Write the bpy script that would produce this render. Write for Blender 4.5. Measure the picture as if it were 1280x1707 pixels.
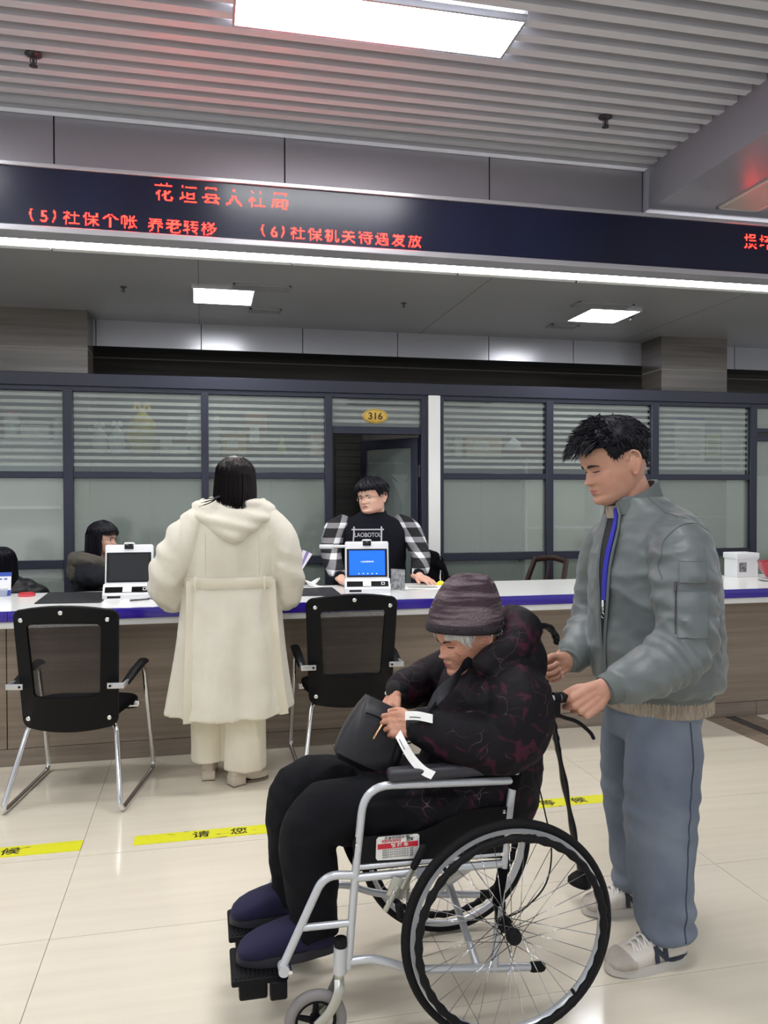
import bpy, bmesh, math, random
import numpy as np
from mathutils import Vector, Matrix, noise
from mathutils.bvhtree import BVHTree

scene = bpy.context.scene
for _o in list(bpy.data.objects):
    bpy.data.objects.remove(_o)
random.seed(7)
PI = math.pi

# ------------------------------------------------------------------ camera
cam_d = bpy.data.cameras.new('camera')
cam = bpy.data.objects.new('camera', cam_d)
scene.collection.objects.link(cam)
cam_d.sensor_fit = 'VERTICAL'
cam_d.sensor_height = 36.0
cam_d.lens = 36.0 * 1350.0 / 1707.0
cam_d.clip_start = 0.05
cam_d.clip_end = 100
cam.location = (0, 0, 1.47)
cam.rotation_euler = (Matrix.Rotation(math.radians(-12.6), 3, 'Z')
                      @ Matrix.Rotation(math.radians(90 - 0.92), 3, 'X')
                      @ Matrix.Rotation(math.radians(-0.15), 3, 'Z')).to_euler()
scene.camera = cam

# ------------------------------------------------------------------ world (soft light of the wide hall behind the camera)
world = bpy.data.worlds.new('hall_light')
scene.world = world
world.use_nodes = True
bg = world.node_tree.nodes['Background']
bg.inputs[0].default_value = (0.93, 0.96, 1.0, 1)
bg.inputs[1].default_value = 0.42
scene.view_settings.view_transform = 'Standard'
scene.view_settings.look = 'None'
scene.view_settings.gamma = 1
scene.view_settings.use_curve_mapping = False
scene.view_settings.exposure = 0.9
PANEL_W = 15.0       # emission of the ceiling panels
STRIP_W = 8.0       # emission of the cove strip behind the LED sign
LED_W = 14.0

# ------------------------------------------------------------------ helpers
def lin(c):
    return tuple(((v / 255.0) / 12.92 if v <= 10.31 else ((v / 255.0 + 0.055) / 1.055) ** 2.4) for v in c) + (1.0,)

MATS = {}
def M(name, col=(128, 128, 128), rough=0.5, metal=0.0, spec=0.5, col2=None, nscale=6.0, nstretch=(1, 1, 1), ndetail=4.0,
      ramp=(0.35, 0.65), bump=None, bscale=60.0, bstretch=(1, 1, 1), coat=0.0, emit=0.0, sheen=0.0, rand=0.0, alpha=None,
      trans=0.0, space='Object', wave=None, sss=0.0, croug=0.05):
    if name in MATS:
        return MATS[name]
    m = bpy.data.materials.new(name)
    MATS[name] = m
    m.use_nodes = True
    nt = m.node_tree
    N, L = nt.nodes, nt.links
    b = N['Principled BSDF']
    b.inputs['Base Color'].default_value = lin(col)
    m.diffuse_color = lin(col)
    b.inputs['Roughness'].default_value = rough
    b.inputs['Metallic'].default_value = metal
    b.inputs['Specular IOR Level'].default_value = spec
    b.inputs['Coat Weight'].default_value = coat
    b.inputs['Coat Roughness'].default_value = croug
    b.inputs['Transmission Weight'].default_value = trans
    if sheen:
        b.inputs['Sheen Weight'].default_value = sheen
        b.inputs['Sheen Roughness'].default_value = 0.4
    if sss:
        b.inputs['Subsurface Weight'].default_value = sss
        b.inputs['Subsurface Radius'].default_value = (0.012, 0.005, 0.003)
    if emit:
        b.inputs['Emission Color'].default_value = lin(col)
        b.inputs['Emission Strength'].default_value = emit
    tc = N.new('ShaderNodeTexCoord')
    src = tc.outputs[space]
    colout = None
    if col2 is not None:
        mp = N.new('ShaderNodeMapping'); mp.inputs['Scale'].default_value = nstretch
        L.new(src, mp.inputs[0])
        if rand:
            oi = N.new('ShaderNodeObjectInfo')
            vm = N.new('ShaderNodeVectorMath'); vm.operation = 'SCALE'; vm.inputs[3].default_value = 37.0
            cx = N.new('ShaderNodeCombineXYZ'); L.new(oi.outputs['Random'], cx.inputs[0]); L.new(oi.outputs['Random'], cx.inputs[1])
            L.new(cx.outputs[0], vm.inputs[0])
            L.new(vm.outputs[0], mp.inputs['Location'])
        if wave:
            nz = N.new('ShaderNodeTexWave'); nz.wave_type = 'BANDS'; nz.bands_direction = wave
            nz.inputs['Scale'].default_value = nscale; nz.inputs['Distortion'].default_value = 0.0
            fac = nz.outputs['Fac']
        else:
            nz = N.new('ShaderNodeTexNoise'); nz.inputs['Scale'].default_value = nscale; nz.inputs['Detail'].default_value = ndetail
            fac = nz.outputs['Fac']
        L.new(mp.outputs[0], nz.inputs['Vector'])
        cr = N.new('ShaderNodeValToRGB')
        cr.color_ramp.elements[0].position = ramp[0]; cr.color_ramp.elements[0].color = lin(col)
        cr.color_ramp.elements[1].position = ramp[1]; cr.color_ramp.elements[1].color = lin(col2)
        L.new(fac, cr.inputs[0])
        colout = cr.outputs[0]
        L.new(colout, b.inputs['Base Color'])
    if bump:
        mp2 = N.new('ShaderNodeMapping'); mp2.inputs['Scale'].default_value = bstretch
        L.new(src, mp2.inputs[0])
        n2 = N.new('ShaderNodeTexNoise'); n2.inputs['Scale'].default_value = bscale; n2.inputs['Detail'].default_value = 3
        L.new(mp2.outputs[0], n2.inputs['Vector'])
        bp = N.new('ShaderNodeBump'); bp.inputs['Strength'].default_value = bump; bp.inputs['Distance'].default_value = 0.01
        L.new(n2.outputs['Fac'], bp.inputs['Height'])
        L.new(bp.outputs[0], b.inputs['Normal'])
    if alpha is not None:
        b.inputs['Alpha'].default_value = alpha
    return m

def tag(o, label=None, cat=None, group=None, kind=None):
    if label: o['label'] = label
    if cat: o['category'] = cat
    if group: o['group'] = group
    if kind: o['kind'] = kind
    return o

def link(o, parent=None):
    scene.collection.objects.link(o)
    if parent is not None:
        o.parent = parent
    return o

def empty(name, loc=(0, 0, 0), rz=0.0):
    o = bpy.data.objects.new(name, None)
    o.empty_display_size = 0.05
    o.location = loc
    o.rotation_euler = (0, 0, rz)
    return link(o)

def V(*a):
    return Vector(a)

def catmull(pts, n=8, closed=False):
    P = [np.array(p, float) for p in pts]
    out = []
    k = len(P)
    rng = range(k if closed else k - 1)
    for i in rng:
        p0 = P[(i - 1) % k] if (closed or i > 0) else 2 * P[0] - P[1]
        p1 = P[i]; p2 = P[(i + 1) % k]
        p3 = P[(i + 2) % k] if (closed or i + 2 < k) else 2 * P[-1] - P[-2]
        for j in range(n):
            t = j / n
            out.append(0.5 * ((2 * p1) + (-p0 + p2) * t + (2 * p0 - 5 * p1 + 4 * p2 - p3) * t * t + (-p0 + 3 * p1 - 3 * p2 + p3) * t ** 3))
    if not closed:
        out.append(P[-1])
    return out

def bend(pts, r=0.05, n=6):
    """polyline with rounded corners"""
    P = [Vector(p) for p in pts]
    out = [P[0]]
    for i in range(1, len(P) - 1):
        a, b, c = P[i - 1], P[i], P[i + 1]
        d1 = (a - b); d2 = (c - b)
        rr = min(r, d1.length * 0.48, d2.length * 0.48)
        s = b + d1.normalized() * rr
        e = b + d2.normalized() * rr
        for j in range(n + 1):
            t = j / n
            out.append(s * (1 - t) ** 2 + b * 2 * t * (1 - t) + e * t * t)
    out.append(P[-1])
    return out

class MB:
    """collects geometry, builds ONE mesh object"""
    def __init__(self):
        self.v = []; self.f = []; self.s = []
    def add(self, vs, fs, smooth=False):
        o = len(self.v)
        self.v.extend([tuple(map(float, p)) for p in vs])
        self.f.extend([tuple(i + o for i in f) for f in fs])
        self.s.extend([smooth] * len(fs))
        return self
    def bm(self, bm, smooth=False, mat=None):
        bm.verts.ensure_lookup_table()
        vs = [(mat @ v.co if mat else v.co) for v in bm.verts]
        idx = {v: i for i, v in enumerate(bm.verts)}
        self.add(vs, [[idx[v] for v in f.verts] for f in bm.faces], smooth)
        bm.free()
        return self
    def box(self, lo, hi, bevel=0.0, seg=2, mat=None, smooth=None):
        c = [(a + b) / 2 for a, b in zip(lo, hi)]; s = [abs(b - a) for a, b in zip(lo, hi)]
        bm = bmesh.new()
        bmesh.ops.create_cube(bm, size=1.0, matrix=Matrix.Translation(c) @ Matrix.Diagonal((*s, 1)))
        if bevel:
            bmesh.ops.bevel(bm, geom=bm.edges[:], offset=min(bevel, min(s) * 0.49), segments=seg, affect='EDGES', profile=0.5)
        return self.bm(bm, bool(bevel) if smooth is None else smooth, mat)
    def obox(self, c, s, rot=None, bevel=0.0, seg=2):
        """box centred at c, size s, rotated by 3x3/Euler"""
        m = Matrix.Translation(c)
        if rot is not None:
            m = m @ (rot.to_4x4() if isinstance(rot, Matrix) else Matrix.Rotation(rot, 4, 'Z'))
        return self.box([-x / 2 for x in s], [x / 2 for x in s], bevel, seg, m)
    def tube(self, pts, r, seg=10, closed=False, caps=True, up=None, flat=1.0, smooth=True):
        P = [Vector(p) for p in pts]
        n = len(P)
        R = r if isinstance(r, (list, tuple, np.ndarray)) else [r] * n
        T = []
        for i in range(n):
            a = P[i - 1] if (i > 0 or closed) else P[i]
            b = P[(i + 1) % n] if (i < n - 1 or closed) else P[i]
            d = b - a
            T.append(d.normalized() if d.length > 1e-9 else Vector((0, 0, 1)))
        u = Vector(up) if up is not None else (Vector((0, 0, 1)) if abs(T[0].z) < 0.9 else Vector((1, 0, 0)))
        vs = []; N0 = None
        for i in range(n):
            if up is not None:
                nn = u - T[i] * u.dot(T[i])
                if nn.length < 1e-4: nn = N0 if N0 is not None else T[i].orthogonal()
            elif N0 is None:
                nn = u - T[i] * u.dot(T[i])
            else:
                nn = N0 - T[i] * N0.dot(T[i])
            nn.normalize(); N0 = nn
            bb = T[i].cross(nn)
            rr = R[i]
            ra, rb = (rr if isinstance(rr, (tuple, list, np.ndarray)) else (rr, rr * flat))
            for k in range(seg):
                a = 2 * PI * k / seg
                vs.append(P[i] + nn * (math.cos(a) * ra) + bb * (math.sin(a) * rb))
        fs = []
        m = n if closed else n - 1
        for i in range(m):
            for k in range(seg):
                a = i * seg + k; b = i * seg + (k + 1) % seg
                c = ((i + 1) % n) * seg + (k + 1) % seg; d = ((i + 1) % n) * seg + k
                fs.append((a, b, c, d))
        if caps and not closed:
            fs.append(tuple(range(seg - 1, -1, -1)))
            fs.append(tuple((n - 1) * seg + k for k in range(seg)))
        return self.add(vs, fs, smooth)
    def capsule(self, pts, r, seg=10, flat=1.0, up=None):
        """tube with rounded ends"""
        P = [Vector(p) for p in pts]
        R = list(r) if isinstance(r, (list, tuple, np.ndarray)) else [r] * len(P)
        d0 = (P[0] - P[1]).normalized(); d1 = (P[-1] - P[-2]).normalized()
        def sc(x, k): return tuple(a * k for a in x) if isinstance(x, tuple) else x * k
        def mx(x): return max(x) if isinstance(x, tuple) else x
        pre = [(P[0] + d0 * mx(R[0]) * s, sc(R[0], k)) for s, k in ((0.98, 0.15), (0.82, 0.57), (0.5, 0.866))]
        post = [(P[-1] + d1 * mx(R[-1]) * s, sc(R[-1], k)) for s, k in ((0.5, 0.866), (0.82, 0.57), (0.98, 0.15))]
        Q = [p for p, _ in pre] + P + [p for p, _ in post]
        RR = [x for _, x in pre] + R + [x for _, x in post]
        return self.tube(Q, RR, seg, flat=flat, up=up)
    def ell(self, c, r, rot=None, u=20, v=12):
        r = (r, r, r) if not isinstance(r, (tuple, list)) else r
        m = Matrix.Translation(c) @ (rot.to_4x4() if rot is not None else Matrix()) @ Matrix.Diagonal((*r, 1))
        bm = bmesh.new()
        bmesh.ops.create_uvsphere(bm, u_segments=u, v_segments=v, radius=1.0)
        return self.bm(bm, True, m)
    def lathe(self, prof, c=(0, 0, 0), seg=24, rot=None, smooth=True, caps=True):
        m = Matrix.Translation(c) @ (rot.to_4x4() if rot is not None else Matrix())
        vs = []; fs = []
        for (rr, z) in prof:
            for k in range(seg):
                a = 2 * PI * k / seg
                vs.append(m @ Vector((rr * math.cos(a), rr * math.sin(a), z)))
        for i in range(len(prof) - 1):
            for k in range(seg):
                fs.append((i * seg + k, i * seg + (k + 1) % seg, (i + 1) * seg + (k + 1) % seg, (i + 1) * seg + k))
        if caps:
            fs.append(tuple(range(seg - 1, -1, -1)))
            fs.append(tuple((len(prof) - 1) * seg + k for k in range(seg)))
        return self.add(vs, fs, smooth)
    def torus(self, c, R, r, axis='Y', seg=64, rs=8, fr=None):
        pts = []
        for k in range(seg):
            a = 2 * PI * k / seg
            x, y = R * math.cos(a), R * math.sin(a)
            p = {'Y': (x, 0, y), 'Z': (x, y, 0), 'X': (0, x, y)}[axis]
            pts.append(Vector(c) + Vector(p))
        ax = {'Y': (0, 1, 0), 'Z': (0, 0, 1), 'X': (1, 0, 0)}[axis]
        return self.tube(pts, r if fr is None else [fr(k) for k in range(seg)], rs, closed=True, up=ax)
    def loft(self, rings, caps=True, smooth=True, closed=True):
        n = len(rings[0]); vs = [p for r in rings for p in r]; fs = []
        for i in range(len(rings) - 1):
            for k in range(n if closed else n - 1):
                fs.append((i * n + k, i * n + (k + 1) % n, (i + 1) * n + (k + 1) % n, (i + 1) * n + k))
        if caps and closed:
            fs.append(tuple(range(n - 1, -1, -1)))
            fs.append(tuple((len(rings) - 1) * n + k for k in range(n)))
        return self.add(vs, fs, smooth)
    def prism(self, poly, mat, depth, smooth=False):
        """poly: 2D points in local xy, extruded along local z by depth"""
        n = len(poly)
        vs = [mat @ Vector((x, y, 0)) for x, y in poly] + [mat @ Vector((x, y, depth)) for x, y in poly]
        fs = [tuple(range(n - 1, -1, -1)), tuple(range(n, 2 * n))]
        fs += [(k, (k + 1) % n, n + (k + 1) % n, n + k) for k in range(n)]
        return self.add(vs, fs, smooth)
    def sheet(self, grid, th=0.004, smooth=True):
        """grid: list of rows of Vectors -> thin solid sheet"""
        R, Cn = len(grid), len(grid[0])
        g = [[Vector(p) for p in row] for row in grid]
        nrm = [[None] * Cn for _ in range(R)]
        for i in range(R):
            for j in range(Cn):
                a = g[min(i + 1, R - 1)][j] - g[max(i - 1, 0)][j]
                b = g[i][min(j + 1, Cn - 1)] - g[i][max(j - 1, 0)]
                c = a.cross(b)
                nrm[i][j] = c.normalized() if c.length > 1e-12 else Vector((0, 0, 1))
        vs = [g[i][j] + nrm[i][j] * th / 2 for i in range(R) for j in range(Cn)]
        vs += [g[i][j] - nrm[i][j] * th / 2 for i in range(R) for j in range(Cn)]
        o = R * Cn; fs = []
        for i in range(R - 1):
            for j in range(Cn - 1):
                a, b, c, d = i * Cn + j, i * Cn + j + 1, (i + 1) * Cn + j + 1, (i + 1) * Cn + j
                fs.append((a, d, c, b)); fs.append((o + a, o + b, o + c, o + d))
        bd = [(i * Cn, (i + 1) * Cn) for i in range(R - 1)] + [((R - 1) * Cn + j, (R - 1) * Cn + j + 1) for j in range(Cn - 1)]
        bd += [((i + 1) * Cn + Cn - 1, i * Cn + Cn - 1) for i in range(R - 1)] + [(j + 1, j) for j in range(Cn - 1)]
        for a, b in bd:
            fs.append((a, b, o + b, o + a))
        return self.add(vs, fs, smooth)
    def mesh(self, name):
        me = bpy.data.meshes.new(name)
        me.from_pydata(self.v, [], self.f)
        me.polygons.foreach_set('use_smooth', self.s)
        me.update()
        return me
    def build(self, name, mat, parent=None, loc=None, auto=True):
        me = self.mesh(name)
        if mat is not None:
            me.materials.append(mat)
        o = bpy.data.objects.new(name, me)
        if auto and any(self.s):
            try:
                me.set_sharp_from_angle(angle=math.radians(42))
            except Exception:
                pass
        if loc is not None:
            o.location = loc
        return link(o, parent)

def mesh_obj(name, me, parent=None):
    return link(bpy.data.objects.new(name, me), parent)

def fuse(mb, name, mat, parent, voxel=0.006, smooth=2, disp=None, fac=0.5):
    """union of everything in mb as one continuous surface"""
    me = mb.mesh('tmp')
    t = bpy.data.objects.new('tmp', me)
    scene.collection.objects.link(t)
    md = t.modifiers.new('r', 'REMESH'); md.mode = 'VOXEL'; md.voxel_size = voxel; md.adaptivity = 0
    dg = bpy.context.evaluated_depsgraph_get()
    out = bpy.data.meshes.new_from_object(t.evaluated_get(dg))
    bpy.data.objects.remove(t); bpy.data.meshes.remove(me)
    n = len(out.vertices)
    co = np.empty(n * 3); out.vertices.foreach_get('co', co); co = co.reshape(-1, 3)
    ed = np.empty(len(out.edges) * 2, dtype=np.int64); out.edges.foreach_get('vertices', ed); ed = ed.reshape(-1, 2)
    deg = np.bincount(ed.ravel(), minlength=n).astype(float)[:, None]; deg[deg == 0] = 1
    for it in range(smooth):
        for fct in (fac, -fac * 0.96 if it % 2 else fac * 0.2):
            s = np.zeros_like(co)
            for ax in range(3):
                s[:, ax] = np.bincount(ed[:, 0], co[ed[:, 1], ax], n) + np.bincount(ed[:, 1], co[ed[:, 0], ax], n)
            co = co + (s / deg - co) * fct
    out.vertices.foreach_set('co', co.ravel()); out.update()
    if disp is not None:
        nr = np.empty(n * 3); out.vertices.foreach_get('normal', nr); nr = nr.reshape(-1, 3)
        d = disp(co)
        co = co + nr * np.asarray(d)[:, None]
        out.vertices.foreach_set('co', co.ravel()); out.update()
    out.name = name
    out.materials.clear()
    out.materials.append(mat)
    out.polygons.foreach_set('use_smooth', [True] * len(out.polygons))
    o = bpy.data.objects.new(name, out)
    return link(o, parent)

def nz(co, scale, off=0.0):
    """vector noise sampled on an array of points, scale may be a 3-tuple"""
    sc = np.array(scale if isinstance(scale, (tuple, list)) else (scale,) * 3, float)
    p = co * sc + off
    return np.array([noise.noise(Vector(q)) for q in p])

def text_mesh(body, size, name, mat, parent, matrix, extrude=0.0006, align='CENTER', bold=0.0, xs=1.0, spacing=1.0):
    cu = bpy.data.curves.new('txt', 'FONT')
    cu.body = body; cu.size = size; cu.extrude = extrude; cu.align_x = align; cu.align_y = 'CENTER'
    cu.space_character = spacing; cu.offset = bold; cu.resolution_u = 3
    t = bpy.data.objects.new('txt', cu); scene.collection.objects.link(t)
    dg = bpy.context.evaluated_depsgraph_get()
    me = bpy.data.meshes.new_from_object(t.evaluated_get(dg))
    bpy.data.objects.remove(t); bpy.data.curves.remove(cu)
    me.transform(matrix @ Matrix.Diagonal((xs, 1, 1, 1)))
    me.materials.clear(); me.materials.append(mat)
    me.name = name
    o = bpy.data.objects.new(name, me)
    return link(o, parent)

def frame(o, x, y):
    """4x4 with local x axis, y axis and origin"""
    x = Vector(x).normalized(); y = Vector(y); y = (y - x * y.dot(x)).normalized(); z = x.cross(y)
    m = Matrix((x, y, z)).transposed().to_4x4(); m.translation = Vector(o)
    return m

def copy_tree(o, parent=None):
    c = o.copy(); scene.collection.objects.link(c)
    c.parent = parent
    for ch in list(o.children):
        copy_tree(ch, c)
    return c
# ================================================================== THE SETTING
# ---- floor with polished tiles
m_grout = M('grout', (120, 112, 100), 0.7)
m_tile = M('polished_tile', (226, 218, 200), 0.13, spec=0.45, col2=(219, 210, 192), nscale=2.2, nstretch=(0.6, 9, 1), ramp=(0.3, 0.75), rand=1.0, bump=0.015, bscale=3, space='Object')
m_tile_brown = M('border_tile_brown', (150, 135, 118), 0.16, col2=(128, 112, 96), nscale=9, nstretch=(1, 4, 1))
m_tile_dark = M('border_tile_dark', (46, 44, 50), 0.16)
fl = MB().box((-5, -5, -0.12), (9, 10, -0.002)).build('floor', m_grout)
tag(fl, kind='structure')
TX, TY = 1.255, 0.645
tile_mesh = {}
def tile(x0, x1, y0, y1, mat, name='tile'):
    key = (round(x1 - x0, 3), round(y1 - y0, 3), mat.name)
    if key not in tile_mesh:
        tile_mesh[key] = MB().box((0, 0, -0.01), (x1 - x0, y1 - y0, 0.0)).mesh('tile')
        tile_mesh[key].materials.append(mat)
    o = bpy.data.objects.new(name, tile_mesh[key]); o.location = (x0, y0, 0)
    return link(o, fl)
g = 0.0012
for i in range(-2, 3):
    for j in range(0, 10):
        x0 = -0.51 + i * TX; y1 = 4.80 - j * TY
        if i == 2:
            tile(x0 + g, 3.255 - g, y1 - TY + g, y1 - g, m_tile)
        else:
            tile(x0 + g, x0 + TX - g, y1 - TY + g, y1 - g, m_tile)
for j in range(0, 10):
    y1 = 4.80 - j * TY
    tile(3.257, 3.408, y1 - TY + g, y1 - g, m_tile_brown, 'border_tile')
    tile(3.41, 3.492, y1 - TY + g, y1 - g, m_tile_dark, 'border_tile')
    tile(3.494, 3.645, y1 - TY + g, y1 - g, m_tile_brown, 'border_tile')
    for k in range(2):
        tile(3.647 + k * TX, 3.645 + (k + 1) * TX, y1 - TY + g, y1 - g, m_tile)

# ---- yellow queue tape on the floor
m_ytape = M('yellow_tape', (228, 226, 40), 0.45, col2=(120, 112, 50), nscale=24, nstretch=(0.6, 2.2, 1), ndetail=6, ramp=(0.63, 0.7))
m_ink = M('tape_ink', (28, 30, 22), 0.6)
def queue_tape(x0, x1, y0, y1, txt, label, tx):
    root = empty('floor_tape', ((x0 + x1) / 2, (y0 + y1) / 2, 0))
    tag(root, label, 'tape', 'yellow queue tapes on the floor')
    pts = []
    rng = random.Random(int(x0 * 100))
    n = 60
    up = [(x0 + (x1 - x0) * k / n, y1 - (0.004 * rng.random() if rng.random() < 0.4 else 0)) for k in range(n + 1)]
    dn = [(x0 + (x1 - x0) * k / n, y0 + (0.003 * rng.random() if rng.random() < 0.3 else 0)) for k in range(n, -1, -1)]
    c = root.location
    poly = [(a - c.x, b - c.y) for a, b in dn[::-1] + up[::-1]]
    MB().prism(poly, Matrix.Translation((0, 0, 0.0002)), 0.001).build('tape_strip', m_ytape, root)
    for i_, ch in enumerate(txt):
        text_mesh(ch, 0.07, 'character', m_ink, root, Matrix.Translation((tx + (i_ - 5.5) * 0.163 - c.x, (y0 + y1) / 2 - c.y - 0.002, 0.0014)), extrude=0.0002, bold=0.001, xs=1.12)
queue_tape(-0.298, 2.05, 3.568, 3.668, '请您在一米黄线外排队等候', 'long yellow floor tape reading please wait behind the one metre line', 0.88)
queue_tape(-2.72, -0.512, 3.568, 3.674, '请您在一米黄线外排队等候', 'yellow floor tape with scuffed end stopping at the tile joint', -1.69)

# ---- slatted ceiling of the hall
m_slat = M('aluminium_slat', (206, 207, 214), 0.36, metal=0.0, spec=0.7, bump=0.02, bscale=8, bstretch=(0.3, 20, 20))
m_plenum = M('plenum', (96, 96, 102), 0.8)
CZ = 3.63
ce = MB().box((-4.2, -3.2, CZ + 0.055), (2.9, 4.93, CZ + 0.10)).build('ceiling', m_plenum)
tag(ce, kind='structure')
mbs = MB()
# open U-channel profile, extruded along x
w, h, t = 0.053, 0.05, 0.003
prof = [(0, h), (0, 0), (w, 0), (w, h), (w - t, h), (w - t, t), (t, t), (t, h)]
mbs.prism(prof, Matrix(((0, 0, 1, 0), (1, 0, 0, 0), (0, 1, 0, 0), (0, 0, 0, 1))), 1.0)
sm = mbs.mesh('ceiling_slat'); sm.materials.append(m_slat)
def slat(x0, x1, y):
    o = bpy.data.objects.new('ceiling_slat', sm)
    o.location = (x0, y, CZ); o.scale = (x1 - x0, 1, 1)
    link(o, ce)
PITCH = 0.1146
lamps = [(0.155, 1.43, 3.47, 3.77), (-2.6, -1.325, 3.47, 3.77), (0.155, 1.43, 1.15, 1.45), (-2.6, -1.325, 1.15, 1.45),
         (0.155, 1.43, -1.2, -0.9), (-2.6, -1.325, -1.2, -0.9)]
for k in range(66):
    y = 4.885 - w - k * PITCH
    cuts = sorted([(a, b) for a, b, c, d in lamps if y + w > c - 0.01 and y < d + 0.01])
    x = -4.2
    for a, b in cuts:
        slat(x, a - 0.012, y); x = b + 0.012
    slat(x, 2.855, y)

m_lamp = M('lamp_diffuser', (252, 253, 255), 0.5, emit=PANEL_W)
m_alu = M('aluminium_frame', (200, 200, 204), 0.3, metal=0.7)
def panel_lamp(x0, x1, y0, y1, z, label, group, fr=0.012, hgt=0.03):
    root = empty('ceiling_lamp', ((x0 + x1) / 2, (y0 + y1) / 2, z))
    tag(root, label, 'light', group)
    a, b = (x1 - x0) / 2, (y1 - y0) / 2
    f = MB()
    for lo, hi in (((-a - fr, -b - fr, -0.004), (a + fr, -b, hgt)), ((-a - fr, b, -0.004), (a + fr, b + fr, hgt)),
                   ((-a - fr, -b, -0.004), (-a, b, hgt)), ((a, -b, -0.004), (a + fr, b, hgt))):
        f.box(lo, hi, 0.002, 1)
    f.build('lamp_frame', m_alu, root)
    MB().box((-a, -b, 0.0), (a, b, 0.012)).build('diffuser', m_lamp, root)
for i, L_ in enumerate(lamps):
    panel_lamp(*L_, CZ - 0.004, 'long white light panel in the slatted ceiling in front of the LED sign' if i == 0 else 'long light panel in the slatted ceiling over the far part of the hall', 'long light panels in the slatted ceiling')

# sprinklers
m_chrome = M('chrome', (225, 225, 228), 0.12, metal=1.0)
m_dsteel = M('dark_steel', (95, 92, 96), 0.35, metal=0.8)
def sprinkler(x, y, z, label, s=1.0):
    root = empty('sprinkler', (x, y, z)); tag(root, label, 'sprinkler', 'ceiling sprinklers')
    MB().lathe([(0.0, 0.004), (0.038 * s, 0.004), (0.04 * s, -0.002), (0.02 * s, -0.008), (0.011 * s, -0.012)], seg=18).build('rosette', m_dsteel, root)
    b = MB().tube([(0, 0, -0.008), (0, 0, -0.05 * s)], 0.007 * s, 8)
    b.tube([(0.012 * s, 0, -0.012), (0.014 * s, 0, -0.035 * s), (0, 0, -0.052 * s)], 0.003 * s, 6)
    b.tube([(-0.012 * s, 0, -0.012), (-0.014 * s, 0, -0.035 * s), (0, 0, -0.052 * s)], 0.003 * s, 6)
    b.build('nozzle', m_dsteel, root)
    MB().lathe([(0.0, -0.05 * s), (0.02 * s, -0.052 * s), (0.02 * s, -0.056 * s), (0.0, -0.057 * s)], seg=14).build('deflector', m_dsteel, root)
sprinkler(-0.79, 4.24, CZ, 'dark sprinkler head hanging from the slatted ceiling far from the beam')
sprinkler(2.24, 4.24, CZ, 'dark sprinkler head hanging from the slatted ceiling beside the grey beam')

# ---- fascia above the sign, beam on the right
m_fascia = M('fascia_panel', (158, 154, 160), 0.35, metal=0.35, bump=0.01, bscale=2)
m_seam = M('seam', (22, 22, 26), 0.7)
fa = MB().box((-4.2, 4.905, 2.97), (2.9, 4.95, 3.74)).build('wall_fascia', m_seam); tag(fa, kind='structure')
xs = [-3.40, -2.104, -0.807, 0.49, 1.783, 2.852]
for a, b in zip([-4.2] + xs[:-1], xs):
    MB().box((a + 0.004, 4.89, 2.98), (b - 0.004, 4.906, 3.72), 0.001, 1).build('fascia_panel', m_fascia, fa)
m_beam = M('beam_paint', (140, 139, 148), 0.32, spec=0.5)
be = MB().box((2.857, -3.2, 3.36), (5.6, 4.95, 3.8)).build('wall_beam', m_beam); tag(be, kind='structure')
m_grille = M('grille_white', (196, 192, 186), 0.4)
gr = empty('ceiling_grille', (3.42, 2.8, 3.35)); tag(gr, 'long linear air grille with fine slats under the grey beam', 'grille')
gm = MB()
for lo, hi in (((-0.15, -1.9, 0), (-0.13, 1.9, 0.012)), ((0.13, -1.9, 0), (0.15, 1.9, 0.012)), ((-0.15, 1.88, 0), (0.15, 1.9, 0.012)), ((-0.15, -1.9, 0), (0.15, -1.88, 0.012))):
    gm.box(lo, hi, 0.002, 1)
gm.build('grille_frame', m_grille, gr)
lm = MB().box((-0.0035, -1.88, 0.002), (0.0035, 1.88, 0.012)).mesh('louvre'); lm.materials.append(m_grille)
for k in range(20):
    o = bpy.data.objects.new('louvre', lm); o.location = (-0.123 + k * 0.013, 0, 0); link(o, gr)

# ---- LED sign
m_led = M('led_screen', (22, 24, 46), 0.25, spec=0.45, col2=(28, 32, 60), nscale=1.5, nstretch=(1, 1, 0.2))
m_sil = M('silver_trim', (196, 194, 200), 0.3, metal=0.5)
m_red = M('led_red', (255, 22, 15), 0.5, emit=LED_W)
m_boxgrey = M('sign_underside', (128, 128, 130), 0.5)
sg = empty('led_sign', (1.0, 4.77, 2.92)); tag(sg, 'long dark LED message sign with red characters in a silver frame', 'sign')
sl = Vector((1.0, 4.77, 2.92))
def rel(b, o=sl):
    b.v = [(x - o.x, y - o.y, z - o.z) for x, y, z in b.v]; return b
rel(MB().box((-4.2, 4.705, 2.94), (6.0, 4.83, 3.275), 0)).build('sign_screen', m_led, sg)
rel(MB().box((-4.2, 4.69, 3.264), (6.0, 4.84, 3.287), 0.003, 1)).build('frame_rail', m_sil, sg)
rel(MB().box((-4.2, 4.69, 2.918), (6.0, 4.84, 2.951), 0.003, 1)).build('frame_rail', m_sil, sg)
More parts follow.
